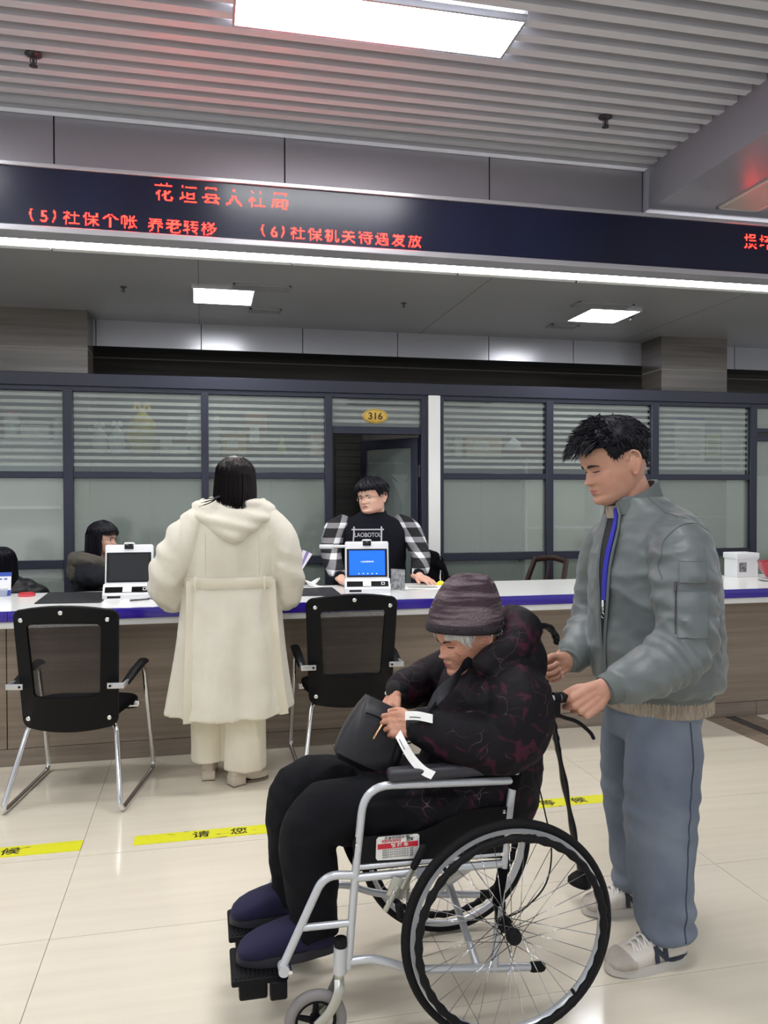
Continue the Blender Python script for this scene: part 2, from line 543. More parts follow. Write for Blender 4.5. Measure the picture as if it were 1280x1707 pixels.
def led_char(ch, x0, z1, size, drop=()):
    """16 x 16 dot-matrix character; rows listed in drop are dark (scan rows between refreshes)"""
    cu = bpy.data.curves.new('t', 'FONT'); cu.body = ch; cu.size = 1.0
    t_ = bpy.data.objects.new('t', cu); scene.collection.objects.link(t_)
    dg = bpy.context.evaluated_depsgraph_get()
    me = bpy.data.meshes.new_from_object(t_.evaluated_get(dg))
    bpy.data.objects.remove(t_); bpy.data.curves.remove(cu)
    if not me.polygons: return
    bv = BVHTree.FromPolygons([v.co for v in me.vertices], [p.vertices[:] for p in me.polygons])
    xsn = [v.co.x for v in me.vertices]; ysn = [v.co.y for v in me.vertices]
    if ord(ch) > 256:
        x_0, y_0, sp = min(xsn) - 0.02, min(ysn) - 0.0, max(max(xsn) - min(xsn), max(ysn) - min(ysn)) * 1.03
        nx = 16
    else:
        x_0, y_0, sp = min(xsn) - 0.02, min(ysn) - 0.06, 1.0; nx = 9
    px = size / 16; b = MB()
    for r in range(16):
        if r in drop: continue
        for c in range(nx):
            n_h = 0
            for dx in (0.15, 0.5, 0.85):
                for dy in (0.15, 0.5, 0.85):
                    X = x_0 + (c + dx) / 16 * sp; Y_ = y_0 + (15 - r + dy) / 16 * sp
                    if bv.ray_cast(Vector((X, Y_, 1)), Vector((0, 0, -1)))[0] is not None:
                        n_h += 1
            hit = n_h >= 5
            if hit:
                cx, cz = x0 + (c + 0.5) * px, z1 - (r + 0.5) * px
                e = px * 0.47
                b.add([(cx - e, 4.7035, cz - e), (cx + e, 4.7035, cz - e), (cx + e, 4.7035, cz + e), (cx - e, 4.7035, cz + e),
                       (cx - e, 4.706, cz - e), (cx + e, 4.706, cz - e), (cx + e, 4.706, cz + e), (cx - e, 4.706, cz + e)],
                      [(0, 1, 2, 3), (0, 4, 5, 1), (2, 6, 7, 3), (1, 5, 6, 2), (3, 7, 4, 0)])
    bpy.data.meshes.remove(me)
    if b.v: rel(b).build('led_character', m_red, sg)['kind'] = 'stuff'
def led_text(s, x, z1, size, pitch, drop):
    for ch in s:
        if ch != ' ':
            led_char(ch, x, z1, size, drop)
        x += pitch * (0.55 if ord(ch) < 256 else 1)
led_text('花垣县人社局', -0.25, 3.237, 0.098, 0.128, (3, 4, 5, 6))
led_text('(5)社保个帐', -0.905, 3.058, 0.088, 0.102, (0, 1, 2))
led_text('养老转移', -0.292, 3.050, 0.088, 0.096, (0, 1, 2))
led_text('(6)社保机关待遇发放', 0.335, 3.058, 0.086, 0.1, (0, 1, 2))
led_text('损坏', 3.478, 3.212, 0.098, 0.115, (8, 9, 10))

# ---- cove light strip behind the sign, white trim
m_strip = M('strip_diffuser', (255, 255, 252), 0.5, emit=STRIP_W)
m_wtrim = M('white_trim', (232, 232, 230), 0.35)
st = empty('strip_light', (1.0, 4.93, 2.93)); tag(st, 'continuous bright strip light running behind the LED sign', 'light')
MB().box((-5.2, -0.066, 0.0), (5.0, 0.064, 0.02)).build('diffuser', m_strip, st)
MB().box((-5.2, -0.088, -0.006), (5.0, -0.068, 0.03), 0.002, 1).build('housing_lip', m_sil, st)
tr = MB()
tr.box((-4.2, 5.012, 2.926), (6.0, 5.07, 2.99), 0.003, 1)
tr.box((-4.2, 5.0, 2.945), (6.0, 5.012, 2.99))
o = tr.build('trim_1', m_wtrim); tag(o, kind='structure')
m_clip = M('clip_dark', (40, 40, 44), 0.5)
for x in (-0.85, 0.55, 1.62, 2.45):
    cp = empty('trim_clip', (x, 5.03, 2.926)); tag(cp, 'small dark clip fixed under the white ceiling trim', 'clip', 'clips under the ceiling trim')
    MB().box((-0.006, -0.02, -0.012), (0.006, 0.01, 0.002), 0.001, 1).build('clip_body', m_clip, cp)
    MB().tube([(0, -0.01, -0.01), (0, -0.015, -0.022)], 0.003, 6).build('clip_pin', m_clip, cp)

# ---- lower ceiling over the office side
BZ = 2.95
m_bceil = M('office_ceiling', (136, 136, 136), 0.28, spec=0.5, col2=(146, 146, 146), nscale=0.8)
bc = MB().box((-4.2, 5.05, BZ), (9, 9.0, BZ + 0.08)).build('ceiling.001', m_bceil); tag(bc, kind='structure')
m_joint = M('ceiling_joint', (84, 84, 86), 0.6)
for x in (-1.95, -0.02, 1.9, 3.85):
    MB().box((x - 0.002, 5.07, BZ - 0.001), (x + 0.002, 7.02, BZ + 0.001)).build('joint', m_joint, bc)
panel_lamp(-0.055, 0.36, 5.79, 6.22, BZ - 0.012, 'square light panel in the lower ceiling above the cabinets', 'square light panels over the office')
panel_lamp(2.95, 3.36, 5.79, 6.22, BZ - 0.012, 'square light panel in the lower ceiling near the marble pillar with glossy side', 'square light panels over the office')
m_vent = M('vent_grey', (132, 132, 134), 0.45)
m_vdark = M('vent_dark', (60, 60, 62), 0.6)
def vent(x, y, w_, d_, label, n=5):
    r_ = empty('ceiling_vent', (x, y, BZ)); tag(r_, label, 'vent')
    f = MB()
    for lo, hi in (((-w_ / 2, -d_ / 2, -0.012), (w_ / 2, -d_ / 2 + 0.02, 0.004)), ((-w_ / 2, d_ / 2 - 0.02, -0.012), (w_ / 2, d_ / 2, 0.004)),
                   ((-w_ / 2, -d_ / 2, -0.012), (-w_ / 2 + 0.02, d_ / 2, 0.004)), ((w_ / 2 - 0.02, -d_ / 2, -0.012), (w_ / 2, d_ / 2, 0.004))):
        f.box(lo, hi, 0.003, 1)
    f.build('vent_frame', m_vent, r_)
    MB().box((-w_ / 2 + 0.01, -d_ / 2 + 0.01, -0.003), (w_ / 2 - 0.01, d_ / 2 - 0.01, 0.001)).build('backing', m_vdark, r_)
    for k in range(n):
        yy = -d_ / 2 + 0.03 + (d_ - 0.06) * (k + 0.5) / n
        MB().obox((0, yy, -0.007), (w_ - 0.04, 0.012, 0.003), Matrix.Rotation(0.5, 3, 'X')).build('blade', m_vent, r_)
vent(0.41, 5.72, 0.40, 0.15, 'grey slotted air vent beside the lit panel above the cabinets')
vent(0.485, 6.42, 0.25, 0.14, 'small grey air vent behind the lit panel above the cabinets', 4)
vent(2.99, 5.70, 0.46, 0.15, 'grey slotted air vent touching the light panel near the marble pillar')
vent(3.02, 6.47, 0.25, 0.14, 'small grey air vent behind the light panel near the marble pillar', 4)
sprinkler(-0.53, 5.92, BZ, 'small sprinkler on the lower ceiling above the seated person', 0.6)
sprinkler(1.49, 5.96, BZ, 'small sprinkler on the lower ceiling above the office door', 0.6)
sprinkler(3.40, 6.0, BZ, 'small sprinkler on the lower ceiling right beside a square light panel', 0.6)

# ---- marble walls, pillars and bulkhead above the partition
m_marble = M('grey_marble', (104, 98, 92), 0.22, spec=0.5, col2=(82, 77, 73), nscale=3.0, nstretch=(0.35, 0.35, 9), ramp=(0.3, 0.7))
m_vein = M('marble_joint', (150, 146, 140), 0.35)
wb = MB().box((-4.2, 8.0, -0.01), (9, 8.15, 3.1)).build('wall_back', m_marble); tag(wb, kind='structure')
MB().box((-4.2, 7.985, 0.0), (9, 8.001, 1.72)).build('painted_wall', M('office_wall', (206, 214, 204), 0.7), wb)
MB().box((-4.2, 7.992, 2.795), (9, 8.001, 2.807)).build('joint_strip', m_vein, wb)
def pillar(x0, x1, y0, y1, label):
    r_ = empty('marble_pillar', ((x0 + x1) / 2, (y0 + y1) / 2, 0)); tag(r_, label, 'pillar', 'marble clad pillars')
    a, b = (x1 - x0) / 2, (y1 - y0) / 2
    zs = [0, 0.65, 1.3, 1.95, 2.65, BZ + 0.02]
    for z0, z1 in zip(zs[:-1], zs[1:]):
        MB().box((-a, -b, z0 + 0.003), (a, b, z1 - 0.003), 0.003, 1).build('marble_slab', m_marble, r_)
        if z1 < 2.9:
            MB().box((-a + 0.002, -b + 0.002, z1 - 0.004), (a - 0.002, b - 0.002, z1 + 0.004)).build('joint', m_vein, r_)
pillar(-3.0, -0.87, 6.70, 7.02, 'broad marble pillar above the seated person with glasses')
pillar(4.09, 4.77, 6.68, 7.02, 'narrow marble pillar mirroring a ceiling light above the young man')
m_bulk = M('bulkhead_panel', (172, 172, 178), 0.25, metal=0.3)
bk = MB().box((-4.2, 7.045, 2.74), (9, 7.35, BZ + 0.02)).build('wall_bulkhead', m_seam); tag(bk, kind='structure')
bx = [-4.2, -1.7, -0.85, -0.005, 0.853, 1.70, 2.555, 3.39, 4.2, 5.1, 6.0, 9.0]
for a, b in zip(bx[:-1], bx[1:]):
    MB().box((a + 0.003, 7.03, 2.735), (b - 0.003, 7.046, BZ + 0.01), 0.001, 1).build('bulkhead_panel', m_bulk, bk)

# ---- glazed partition
PY = 6.45
m_frame = M('dark_blue_frame', (44, 46, 60), 0.4, metal=0.1, spec=0.35)
m_glass = None
def glass_mat(name, tint=(225, 232, 230), a=0.12, rough=0.02):
    m = bpy.data.materials.new(name); MATS[name] = m; m.use_nodes = True
    nt = m.node_tree; N, L = nt.nodes, nt.links; N.clear()
    o = N.new('ShaderNodeOutputMaterial'); mx = N.new('ShaderNodeMixShader'); tr_ = N.new('ShaderNodeBsdfTransparent')
    gl = N.new('ShaderNodeBsdfGlossy'); fr = N.new('ShaderNodeFresnel'); fr.inputs[0].default_value = 1.5
    ad = N.new('ShaderNodeMath'); ad.operation = 'ADD'; ad.inputs[1].default_value = a - 0.04; ad.use_clamp = True
    tr_.inputs[0].default_value = lin(tint); gl.inputs['Roughness'].default_value = rough
    L.new(fr.outputs[0], ad.inputs[0]); L.new(ad.outputs[0], mx.inputs[0]); L.new(tr_.outputs[0], mx.inputs[1]); L.new(gl.outputs[0], mx.inputs[2]); L.new(mx.outputs[0], o.inputs[0])
    return m
def film_mat(name, col, k, rough=0.12, gl_f=0.08):
    """frosted film: diffuse + translucent part k, rest see-through, slight gloss"""
    m = bpy.data.materials.new(name); MATS[name] = m; m.use_nodes = True
    nt = m.node_tree; N, L = nt.nodes, nt.links; N.clear()
    o = N.new('ShaderNodeOutputMaterial'); m1 = N.new('ShaderNodeMixShader'); m2 = N.new('ShaderNodeMixShader'); m3 = N.new('ShaderNodeMixShader')
    tr_ = N.new('ShaderNodeBsdfTransparent'); di = N.new('ShaderNodeBsdfDiffuse'); tl = N.new('ShaderNodeBsdfTranslucent'); gl = N.new('ShaderNodeBsdfGlossy')
    di.inputs[0].default_value = lin(col); tl.inputs[0].default_value = lin(col); gl.inputs['Roughness'].default_value = rough
    m1.inputs[0].default_value = 0.3; L.new(di.outputs[0], m1.inputs[1]); L.new(tl.outputs[0], m1.inputs[2])
    m2.inputs[0].default_value = k; L.new(tr_.outputs[0], m2.inputs[1]); L.new(m1.outputs[0], m2.inputs[2])
    m3.inputs[0].default_value = gl_f; L.new(m2.outputs[0], m3.inputs[1]); L.new(gl.outputs[0], m3.inputs[2])
    L.new(m3.outputs[0], o.inputs[0])
    return m
m_glass = glass_mat('clear_glass')
m_film = film_mat('frosted_strip', (200, 208, 200), 0.34)
m_frost = film_mat('frosted_film', (184, 196, 184), 0.32)
pt = MB().box((-4.2, PY - 0.05, 2.318), (9, PY + 0.05, 2.415), 0.004, 1).build('wall_partition', m_frame); tag(pt, kind='structure')
MB().box((-4.2, PY - 0.035, 2.283), (9, PY + 0.035, 2.32), 0.003, 1).build('top_rail', m_frame, pt)
mull = [(-3.9, 0.06), (-2.93, 0.06), (-1.955, 0.06), (-0.98, 0.07), (0.018, 0.056), (0.983, 0.06), (1.776, 0.056), (1.922, 0.034), (2.878, 0.066), (3.87, 0.072), (4.853, 0.072), (5.8, 0.07), (6.8, 0.07)]
for x, w_ in mull:
    MB().box((x - w_ / 2, PY - 0.04, 0.0), (x + w_ / 2, PY + 0.04, 2.30), 0.003, 1).build('mullion', m_frame, pt)
pw = MB().box((1.806, PY - 0.055, 0.0), (1.905, PY + 0.04, 2.317), 0.002, 1).build('trim_2', m_wtrim); tag(pw, kind='structure')
strip_me = {}
def pane(x0, x1, z0, z1, mode, zlist=None):
    mat_ = m_glass if mode == 'strip' else m_frost
    p = MB().box((x0, PY - 0.004, z0), (x1, PY + 0.004, z1)).build('pane', mat_, pt)
    if mode == 'strip':
        n = 0; z = z1 - 0.03
        key = round(x1 - x0, 3)
        if key not in strip_me:
            strip_me[key] = MB().box((-(x1 - x0) / 2, -0.0006, -0.0125), ((x1 - x0) / 2, 0.0006, 0.0125)).mesh('film_strip'); strip_me[key].materials.append(m_film)
        while z - 0.02 > z0:
            s = bpy.data.objects.new('film_strip', strip_me[key]); s.location = ((x0 + x1) / 2, PY - 0.0047, z)
            link(s, p)
            z -= 0.052
def rail(x0, x1, z0, z1):
    MB().box((x0, PY - 0.035, z0), (x1, PY + 0.035, z1), 0.003, 1).build('rail', m_frame, pt)
cols = [(mull[i][0] + mull[i][1] / 2, mull[i + 1][0] - mull[i + 1][1] / 2, i) for i in range(len(mull) - 1)]
for a, b, i in cols:
    if i == 6: continue
    if i == 5:      # the doorway with its transom
        rail(a, b, 1.995, 2.055)
        pane(a, b, 2.055, 2.285, 'strip')
        continue
    if i == 10:     # second doorway at the edge of the view
        rail(a, b, 2.06, 2.1); rail(a, b, 1.985, 2.03)
        pane(a, b, 2.1, 2.285, 'clear'); pane(a, b, 0.1, 1.985, 'frost')
        continue
    rail(a, b, 1.632, 1.682); rail(a, b, 0.955, 1.02); rail(a, b, 0.0, 0.1)
    pane(a, b, 1.682, 2.285, 'strip')
    pane(a, b, 1.02, 1.632, 'frost')
    pane(a, b, 0.1, 0.955, 'frost')

# open door leaf, swung into the office
dl = empty('door_1', (1.742, PY + 0.02, 0.0), math.radians(180 - 51)); tag(dl, kind='structure')
LW = 0.62
f = MB()
for lo, hi in (((0, -0.02, 0.02), (0.07, 0.02, 1.975)), ((LW - 0.07, -0.02, 0.02), (LW, 0.02, 1.975)), ((0.07, -0.02, 1.895), (LW - 0.07, 0.02, 1.975)), ((0.07, -0.02, 0.02), (LW - 0.07, 0.02, 0.2))):
    f.box(lo, hi, 0.003, 1)
f.build('door_frame', m_frame, dl)
m_dglass = film_mat('door_film', (150, 162, 158), 0.45)
MB().box((0.07, -0.005, 0.2), (LW - 0.07, 0.005, 1.895)).build('pane', m_dglass, dl)
for z in (0.3, 1.0, 1.7):
    MB().tube([(-0.006, 0, z - 0.05), (-0.006, 0, z + 0.05)], 0.009, 8).build('hinge', m_dsteel, dl)
MB().box((LW - 0.055, -0.05, 0.98), (LW - 0.035, 0.05, 1.12), 0.004, 2).build('door_handle', m_chrome, dl)

# room number plate
m_brass = M('brass', (226, 196, 104), 0.3, metal=0.55, col2=(196, 158, 66), nscale=6)
m_maroon = M('maroon_ink', (62, 16, 14), 0.5)
rp = empty('number_plate', (1.369, PY - 0.0065, 2.142)); tag(rp, 'oval brass number plate reading 316 above the office door', 'sign')
MB().lathe([(0.0, 0), (0.104, 0.0), (0.106, 0.003), (0.103, 0.006), (0.0, 0.006)], seg=40, rot=Matrix.Rotation(PI / 2, 3, 'X') @ Matrix.Diagonal((1, 0.56, 1))).build('plate', m_brass, rp)
ring = [(0.095 * math.cos(a), -0.0062, 0.05 * math.sin(a)) for a in [2 * PI * k / 40 for k in range(40)]]
MB().tube(ring, 0.0016, 6, closed=True).build('plate_line', m_maroon, rp)
text_mesh('316', 0.078, 'lettering', m_maroon, rp, Matrix.Translation((0, -0.0066, -0.002)) @ Matrix.Rotation(PI / 2, 4, 'X'), bold=0.0015, xs=1.05)

# ---- counter
m_wood = M('taupe_laminate', (152, 137, 122), 0.3, spec=0.4, col2=(128, 114, 101), nscale=2.4, nstretch=(0.5, 1, 16), ndetail=6, ramp=(0.3, 0.7))
m_plinth = M('plinth', (140, 127, 114), 0.28, col2=(120, 108, 96), nscale=3, nstretch=(0.5, 1, 12))
m_top = M('white_worktop', (236, 236, 234), 0.18, spec=0.5)
m_purple = M('purple_tape', (48, 28, 150), 0.16, spec=0.6, col2=(196, 192, 230), nscale=9, nstretch=(1, 1, 2.5), ndetail=5, ramp=(0.70, 0.74), bump=0.05, bscale=10)
cb = empty('service_counter', (1.5, 4.95, 0)); tag(cb, 'long taupe wood grain front of the service counter', 'counter')
for k in range(-3, 4):
    a = k * 1.25 - 0.06; b = a + 1.25
    MB().box((a + 0.002, -0.16, 0.095), (b - 0.002, -0.12, 0.80), 0.002, 1).build('front_panel', m_wood, cb)
MB().box((-4.4, -0.12, 0.0), (4.9, 0.40, 0.79)).build('carcass', M('carcass_grey', (110, 106, 100), 0.6), cb)
for k in range(-2, 2):
    a = k * 2.45 - 0.3
    MB().box((a + 0.001, -0.168, 0.0), (a + 2.449, -0.12, 0.094), 0.002, 1).build('plinth_board', m_plinth, cb)
CT = 0.884
cw = empty('counter_worktop', (1.5, 5.0, 0.80)); tag(cw, 'long white counter top with a band of purple tape along its edge', 'counter')
MB().box((-4.5, -0.44, CT - 0.80 - 0.045), (5.0, 0.45, CT - 0.80), 0.003, 1).build('worktop', m_top, cw)
MB().box((-4.5, -0.435, -0.006), (5.0, -0.40, CT - 0.80 - 0.04), 0.002, 1).build('edge_strip', m_wtrim, cw)
for k in range(5):
    a = -4.4 + 1.9 * k
    g2 = MB()
    g2.box((a, -0.449, CT - 0.80 - 0.054), (a + 1.9, -0.441, CT - 0.798), 0.003, 2)
    g2.box((a, -0.449, CT - 0.80 - 0.0005), (a + 1.9, -0.425, CT - 0.7985), 0.0005, 1)
    g2.build('purple_tape', m_purple, cw)
# ================================================================== FURNITURE AND THINGS
m_black = M('black_plastic', (10, 10, 14), 0.5, spec=0.18)
m_blackfab = M('black_fabric', (10, 10, 14), 0.9, spec=0.1, bump=0.15, bscale=400)
m_rub = M('black_rubber', (18, 18, 21), 0.6, spec=0.2)
m_screw = M('screw_chrome', (230, 230, 232), 0.18, metal=1.0)
def mesh_fabric():
    m = bpy.data.materials.new('chair_mesh'); m.use_nodes = True
    nt = m.node_tree; N, L = nt.nodes, nt.links
    b = N['Principled BSDF']; b.inputs['Base Color'].default_value = lin((22, 22, 27)); b.inputs['Roughness'].default_value = 0.7
    tc = N.new('ShaderNodeTexCoord'); mp = N.new('ShaderNodeMapping'); mp.inputs['Rotation'].default_value = (0, 0, 0)
    L.new(tc.outputs['Object'], mp.inputs[0])
    sep = N.new('ShaderNodeSeparateXYZ'); L.new(mp.outputs[0], sep.inputs[0])
    def sine(sock, k):
        a = N.new('ShaderNodeMath'); a.operation = 'MULTIPLY'; a.inputs[1].default_value = k; L.new(sock, a.inputs[0])
        s_ = N.new('ShaderNodeMath'); s_.operation = 'SINE'; L.new(a.outputs[0], s_.inputs[0]); return s_.outputs[0]
    p = N.new('ShaderNodeMath'); p.operation = 'MULTIPLY'
    L.new(sine(sep.outputs[0], 2 * PI / 0.0088), p.inputs[0]); L.new(sine(sep.outputs[2], 2 * PI / 0.0075), p.inputs[1])
    g_ = N.new('ShaderNodeMath'); g_.operation = 'LESS_THAN'; g_.inputs[1].default_value = 0.06; L.new(p.outputs[0], g_.inputs[0])
    L.new(g_.outputs[0], b.inputs['Alpha'])
    return m
m_meshfab = mesh_fabric()

def rrect(w0, w1, z0, z1, r, bow=0.0, n=8):
    """rounded trapezoid outline (bottom half width w0, top half width w1) with a bowed top"""
    cs = [(w0, z0, -PI / 2), (w1, z1, 0), (-w1, z1, PI / 2), (-w0, z0, PI)]
    out = []
    for (x, z, a0) in cs:
        cx = x - math.copysign(r, x); cz = z + (r if z == z0 else -r)
        for k in range(n + 1):
            a = a0 + (PI / 2) * k / n
            out.append((cx + r * math.cos(a), cz + r * math.sin(a)))
        if x > 0 and z == z1:
            for k in range(1, 8):
                t = k / 8; xx = (w1 - r) * (1 - 2 * t)
                out.append((xx, z1 + bow * (1 - (2 * t - 1) ** 2)))
        if x < 0 and z == z0:
            for k in range(1, 8):
                t = k / 8; xx = -(w0 - r) * (1 - 2 * t)
                out.append((xx, z0 - bow * 0.6 * (1 - (2 * t - 1) ** 2)))
        if x > 0 and z == z0:
            for k in range(1, 6): out.append((w0 + (w1 - w0) * k / 6, z0 + r + (z1 - z0 - 2 * r) * k / 6))
        if x < 0 and z == z1:
            for k in range(1, 6): out.append((-w1 + (w1 - w0) * k / 6, z1 - r - (z1 - z0 - 2 * r) * k / 6))
    return out

def visitor_chair(loc, rz, label):
    root = empty('visitor_chair', loc, rz); tag(root, label, 'chair', 'visitor chairs at the counter')
    # backrest plane: y as function of z (tilted) and slight curve across x
    def yb(x, z): return -0.215 - (z - 0.4) * 0.13 + 1.1 * x * x
    outer = rrect(0.225, 0.245, 0.375, 0.955, 0.045, 0.022)
    inner = rrect(0.155, 0.172, 0.535, 0.885, 0.02, 0.006)
    no = len(outer); ni = len(inner)
    fr = MB()
    ringsO = [[(x, yb(x, z) + d, z) for x, z in outer] for d in (-0.016, 0.016)]
    ringsI = [[(x, yb(x, z) + d, z) for x, z in inner] for d in (-0.012, 0.012)]
    def edge(pts, k): return [(x * k, z) for x, z in pts]
    mid = lambda a: [((x if True else 0), z) for x, z in a]
    # closed section loop: back outer, back inner, front inner, front outer (same point count in both outlines)
    assert no == ni
    bo = [(x, yb(x, z) - 0.010, z) for x, z in outer]
    bo2 = [((x * 0.985), yb(x, z) - 0.018, 0.665 + (z - 0.665) * 0.985) for x, z in outer]
    bi = [(x, yb(x, z) - 0.015, z) for x, z in inner]
    fi = [(x, yb(x, z) + 0.010, z) for x, z in inner]
    fo = [((x * 0.985), yb(x, z) + 0.014, 0.665 + (z - 0.665) * 0.985) for x, z in outer]
    fo2 = [(x, yb(x, z) + 0.006, z) for x, z in outer]
    rings = [bo, bo2, bi, fi, fo, fo2, bo]
    fr.loft(rings, caps=False)
    back = fr.build('backrest_frame', m_black, root)
    rows = []
    for k in range(11):
        z = 0.53 + 0.365 * k / 10
        hw = 0.155 + 0.02 * (z - 0.535) / 0.35 + 0.006
        rows.append([(hw * (2 * j / 10 - 1), yb(hw * (2 * j / 10 - 1), z) + 0.002, z) for j in range(11)])
    MB().sheet(rows, 0.002).build('mesh_back', m_meshfab, root)
    for x, z in ((-0.2, 0.905), (0.2, 0.905), (0, 0.945), (-0.19, 0.425), (0.19, 0.425)):
        MB().lathe([(0, 0.0), (0.011, 0.0), (0.011, 0.003), (0.007, 0.006), (0, 0.0065)], (x, yb(x, z) - 0.015, z), 14, Matrix.Rotation(PI / 2, 3, 'X')).build('screw', m_screw, root)
    # seat cushion
    sec = []
    for k in range(9):
        t = k / 8; y = -0.185 + 0.455 * t
        hw = 0.215 + 0.025 * math.sin(PI * t); zc = 0.445 - 0.02 * (t - 0.4) ** 2 * 4 - (0.05 * max(0, t - 0.85) / 0.15)
        hh = 0.032 * (0.6 + 0.4 * math.sin(PI * min(1, max(0, t))))
        ring = []
        for q in range(24):
            a = 2 * PI * q / 24; c, s_ = math.cos(a), math.sin(a)
            ring.append((hw * math.copysign(abs(c) ** 0.35, c), y, zc + hh * math.copysign(abs(s_) ** 0.6, s_)))
        sec.append(ring)
    MB().loft(sec).build('seat', m_blackfab, root)
    # chrome frame
    for s in (-1, 1):
        p = bend([(s * 0.02, -0.13, 0.395), (s * 0.205, -0.13, 0.395), (s * 0.272, -0.315, 0.013), (s * 0.28, 0.33, 0.013), (s * 0.268, 0.16, 0.612), (s * 0.262, 0.02, 0.607)], 0.06, 7)
        MB().tube(p, 0.0125, 12).build('frame_tube', m_chrome, root)
        MB().capsule([(s * 0.262, -0.16, 0.585), (s * 0.266, -0.02, 0.612), (s * 0.268, 0.16, 0.628), (s * 0.268, 0.19, 0.618)], [(0.012, 0.022), (0.014, 0.026), (0.015, 0.027), (0.012, 0.022)], 12, up=(0, 0, 1)).build('armrest', m_black, root)
        br = MB().box((min(s * 0.195, s * 0.275), -0.249, 0.575), (max(s * 0.195, s * 0.275), -0.241, 0.603), 0.003, 2)
        br.box((min(s * 0.262, s * 0.275), -0.246, 0.577), (max(s * 0.262, s * 0.275), -0.15, 0.60), 0.003, 2)
        o_ = br.build('arm_bracket', m_alu, root)
        MB().lathe([(0, 0), (0.006, 0), (0.006, 0.004), (0, 0.004)], (s * 0.21, -0.249, 0.589), 10, Matrix.Rotation(PI / 2, 3, 'X')).build('bolt', m_black, o_)
        MB().box((s * 0.25 - 0.006, 0.05, 0.42), (s * 0.25 + 0.022, 0.08, 0.44), 0.002, 1).build('seat_bracket', m_chrome, root)
    MB().tube([(-0.21, -0.13, 0.395), (0.21, -0.13, 0.395)], 0.0122, 12).build('crossbar', m_chrome, root)
    MB().tube([(-0.25, 0.12, 0.405), (0.25, 0.12, 0.405)], 0.011, 12).build('crossbar', m_chrome, root)
    return root
visitor_chair((-0.600, 4.29, 0), math.radians(-9.5), 'black mesh back visitor chair standing left of the woman in cream, all its sled base showing'.replace('standing left of', 'beside'))
visitor_chair((0.772, 4.44, 0), math.radians(-1), 'black mesh back visitor chair between the woman in cream and the wheelchair, legs partly hidden')

# ------------------------------------------------------------------ wheelchair
WC = Vector((0.6, 2.335, 0))
m_wcframe = M('silver_paint', (196, 199, 204), 0.28, metal=0.35, spec=0.6)
m_galv = M('zinc_steel', (186, 186, 178), 0.35, metal=0.8)
m_tyre = M('tyre', (20, 20, 22), 0.7, spec=0.2, bump=0.3, bscale=220)
m_greytyre = M('grey_tyre', (128, 124, 124), 0.5)
m_label = M('plate_white', (222, 222, 220), 0.3, metal=0.3)
m_lred = M('plate_red', (186, 24, 48), 0.4)
m_lblk = M('plate_ink', (30, 28, 32), 0.5)
m_vinyl = M('armrest_vinyl', (44, 44, 52), 0.45, bump=0.08, bscale=300)
m_seatfab = M('sling_black', (9, 9, 13), 0.85, spec=0.1, bump=0.1, bscale=300)
m_stripe = M('sling_plaid', (22, 26, 44), 0.7, col2=(120, 120, 130), nscale=6, nstretch=(1, 1, 8), ramp=(0.7, 0.72))
wc = empty('wheelchair', WC); tag(wc, 'silver framed manual wheelchair with spoked wheels carrying the elderly person', 'wheelchair')
def W(b):
    b.v = [(x - WC.x, y - WC.y, z - WC.z) for x, y, z in b.v]; return b
R_T = 0.0112
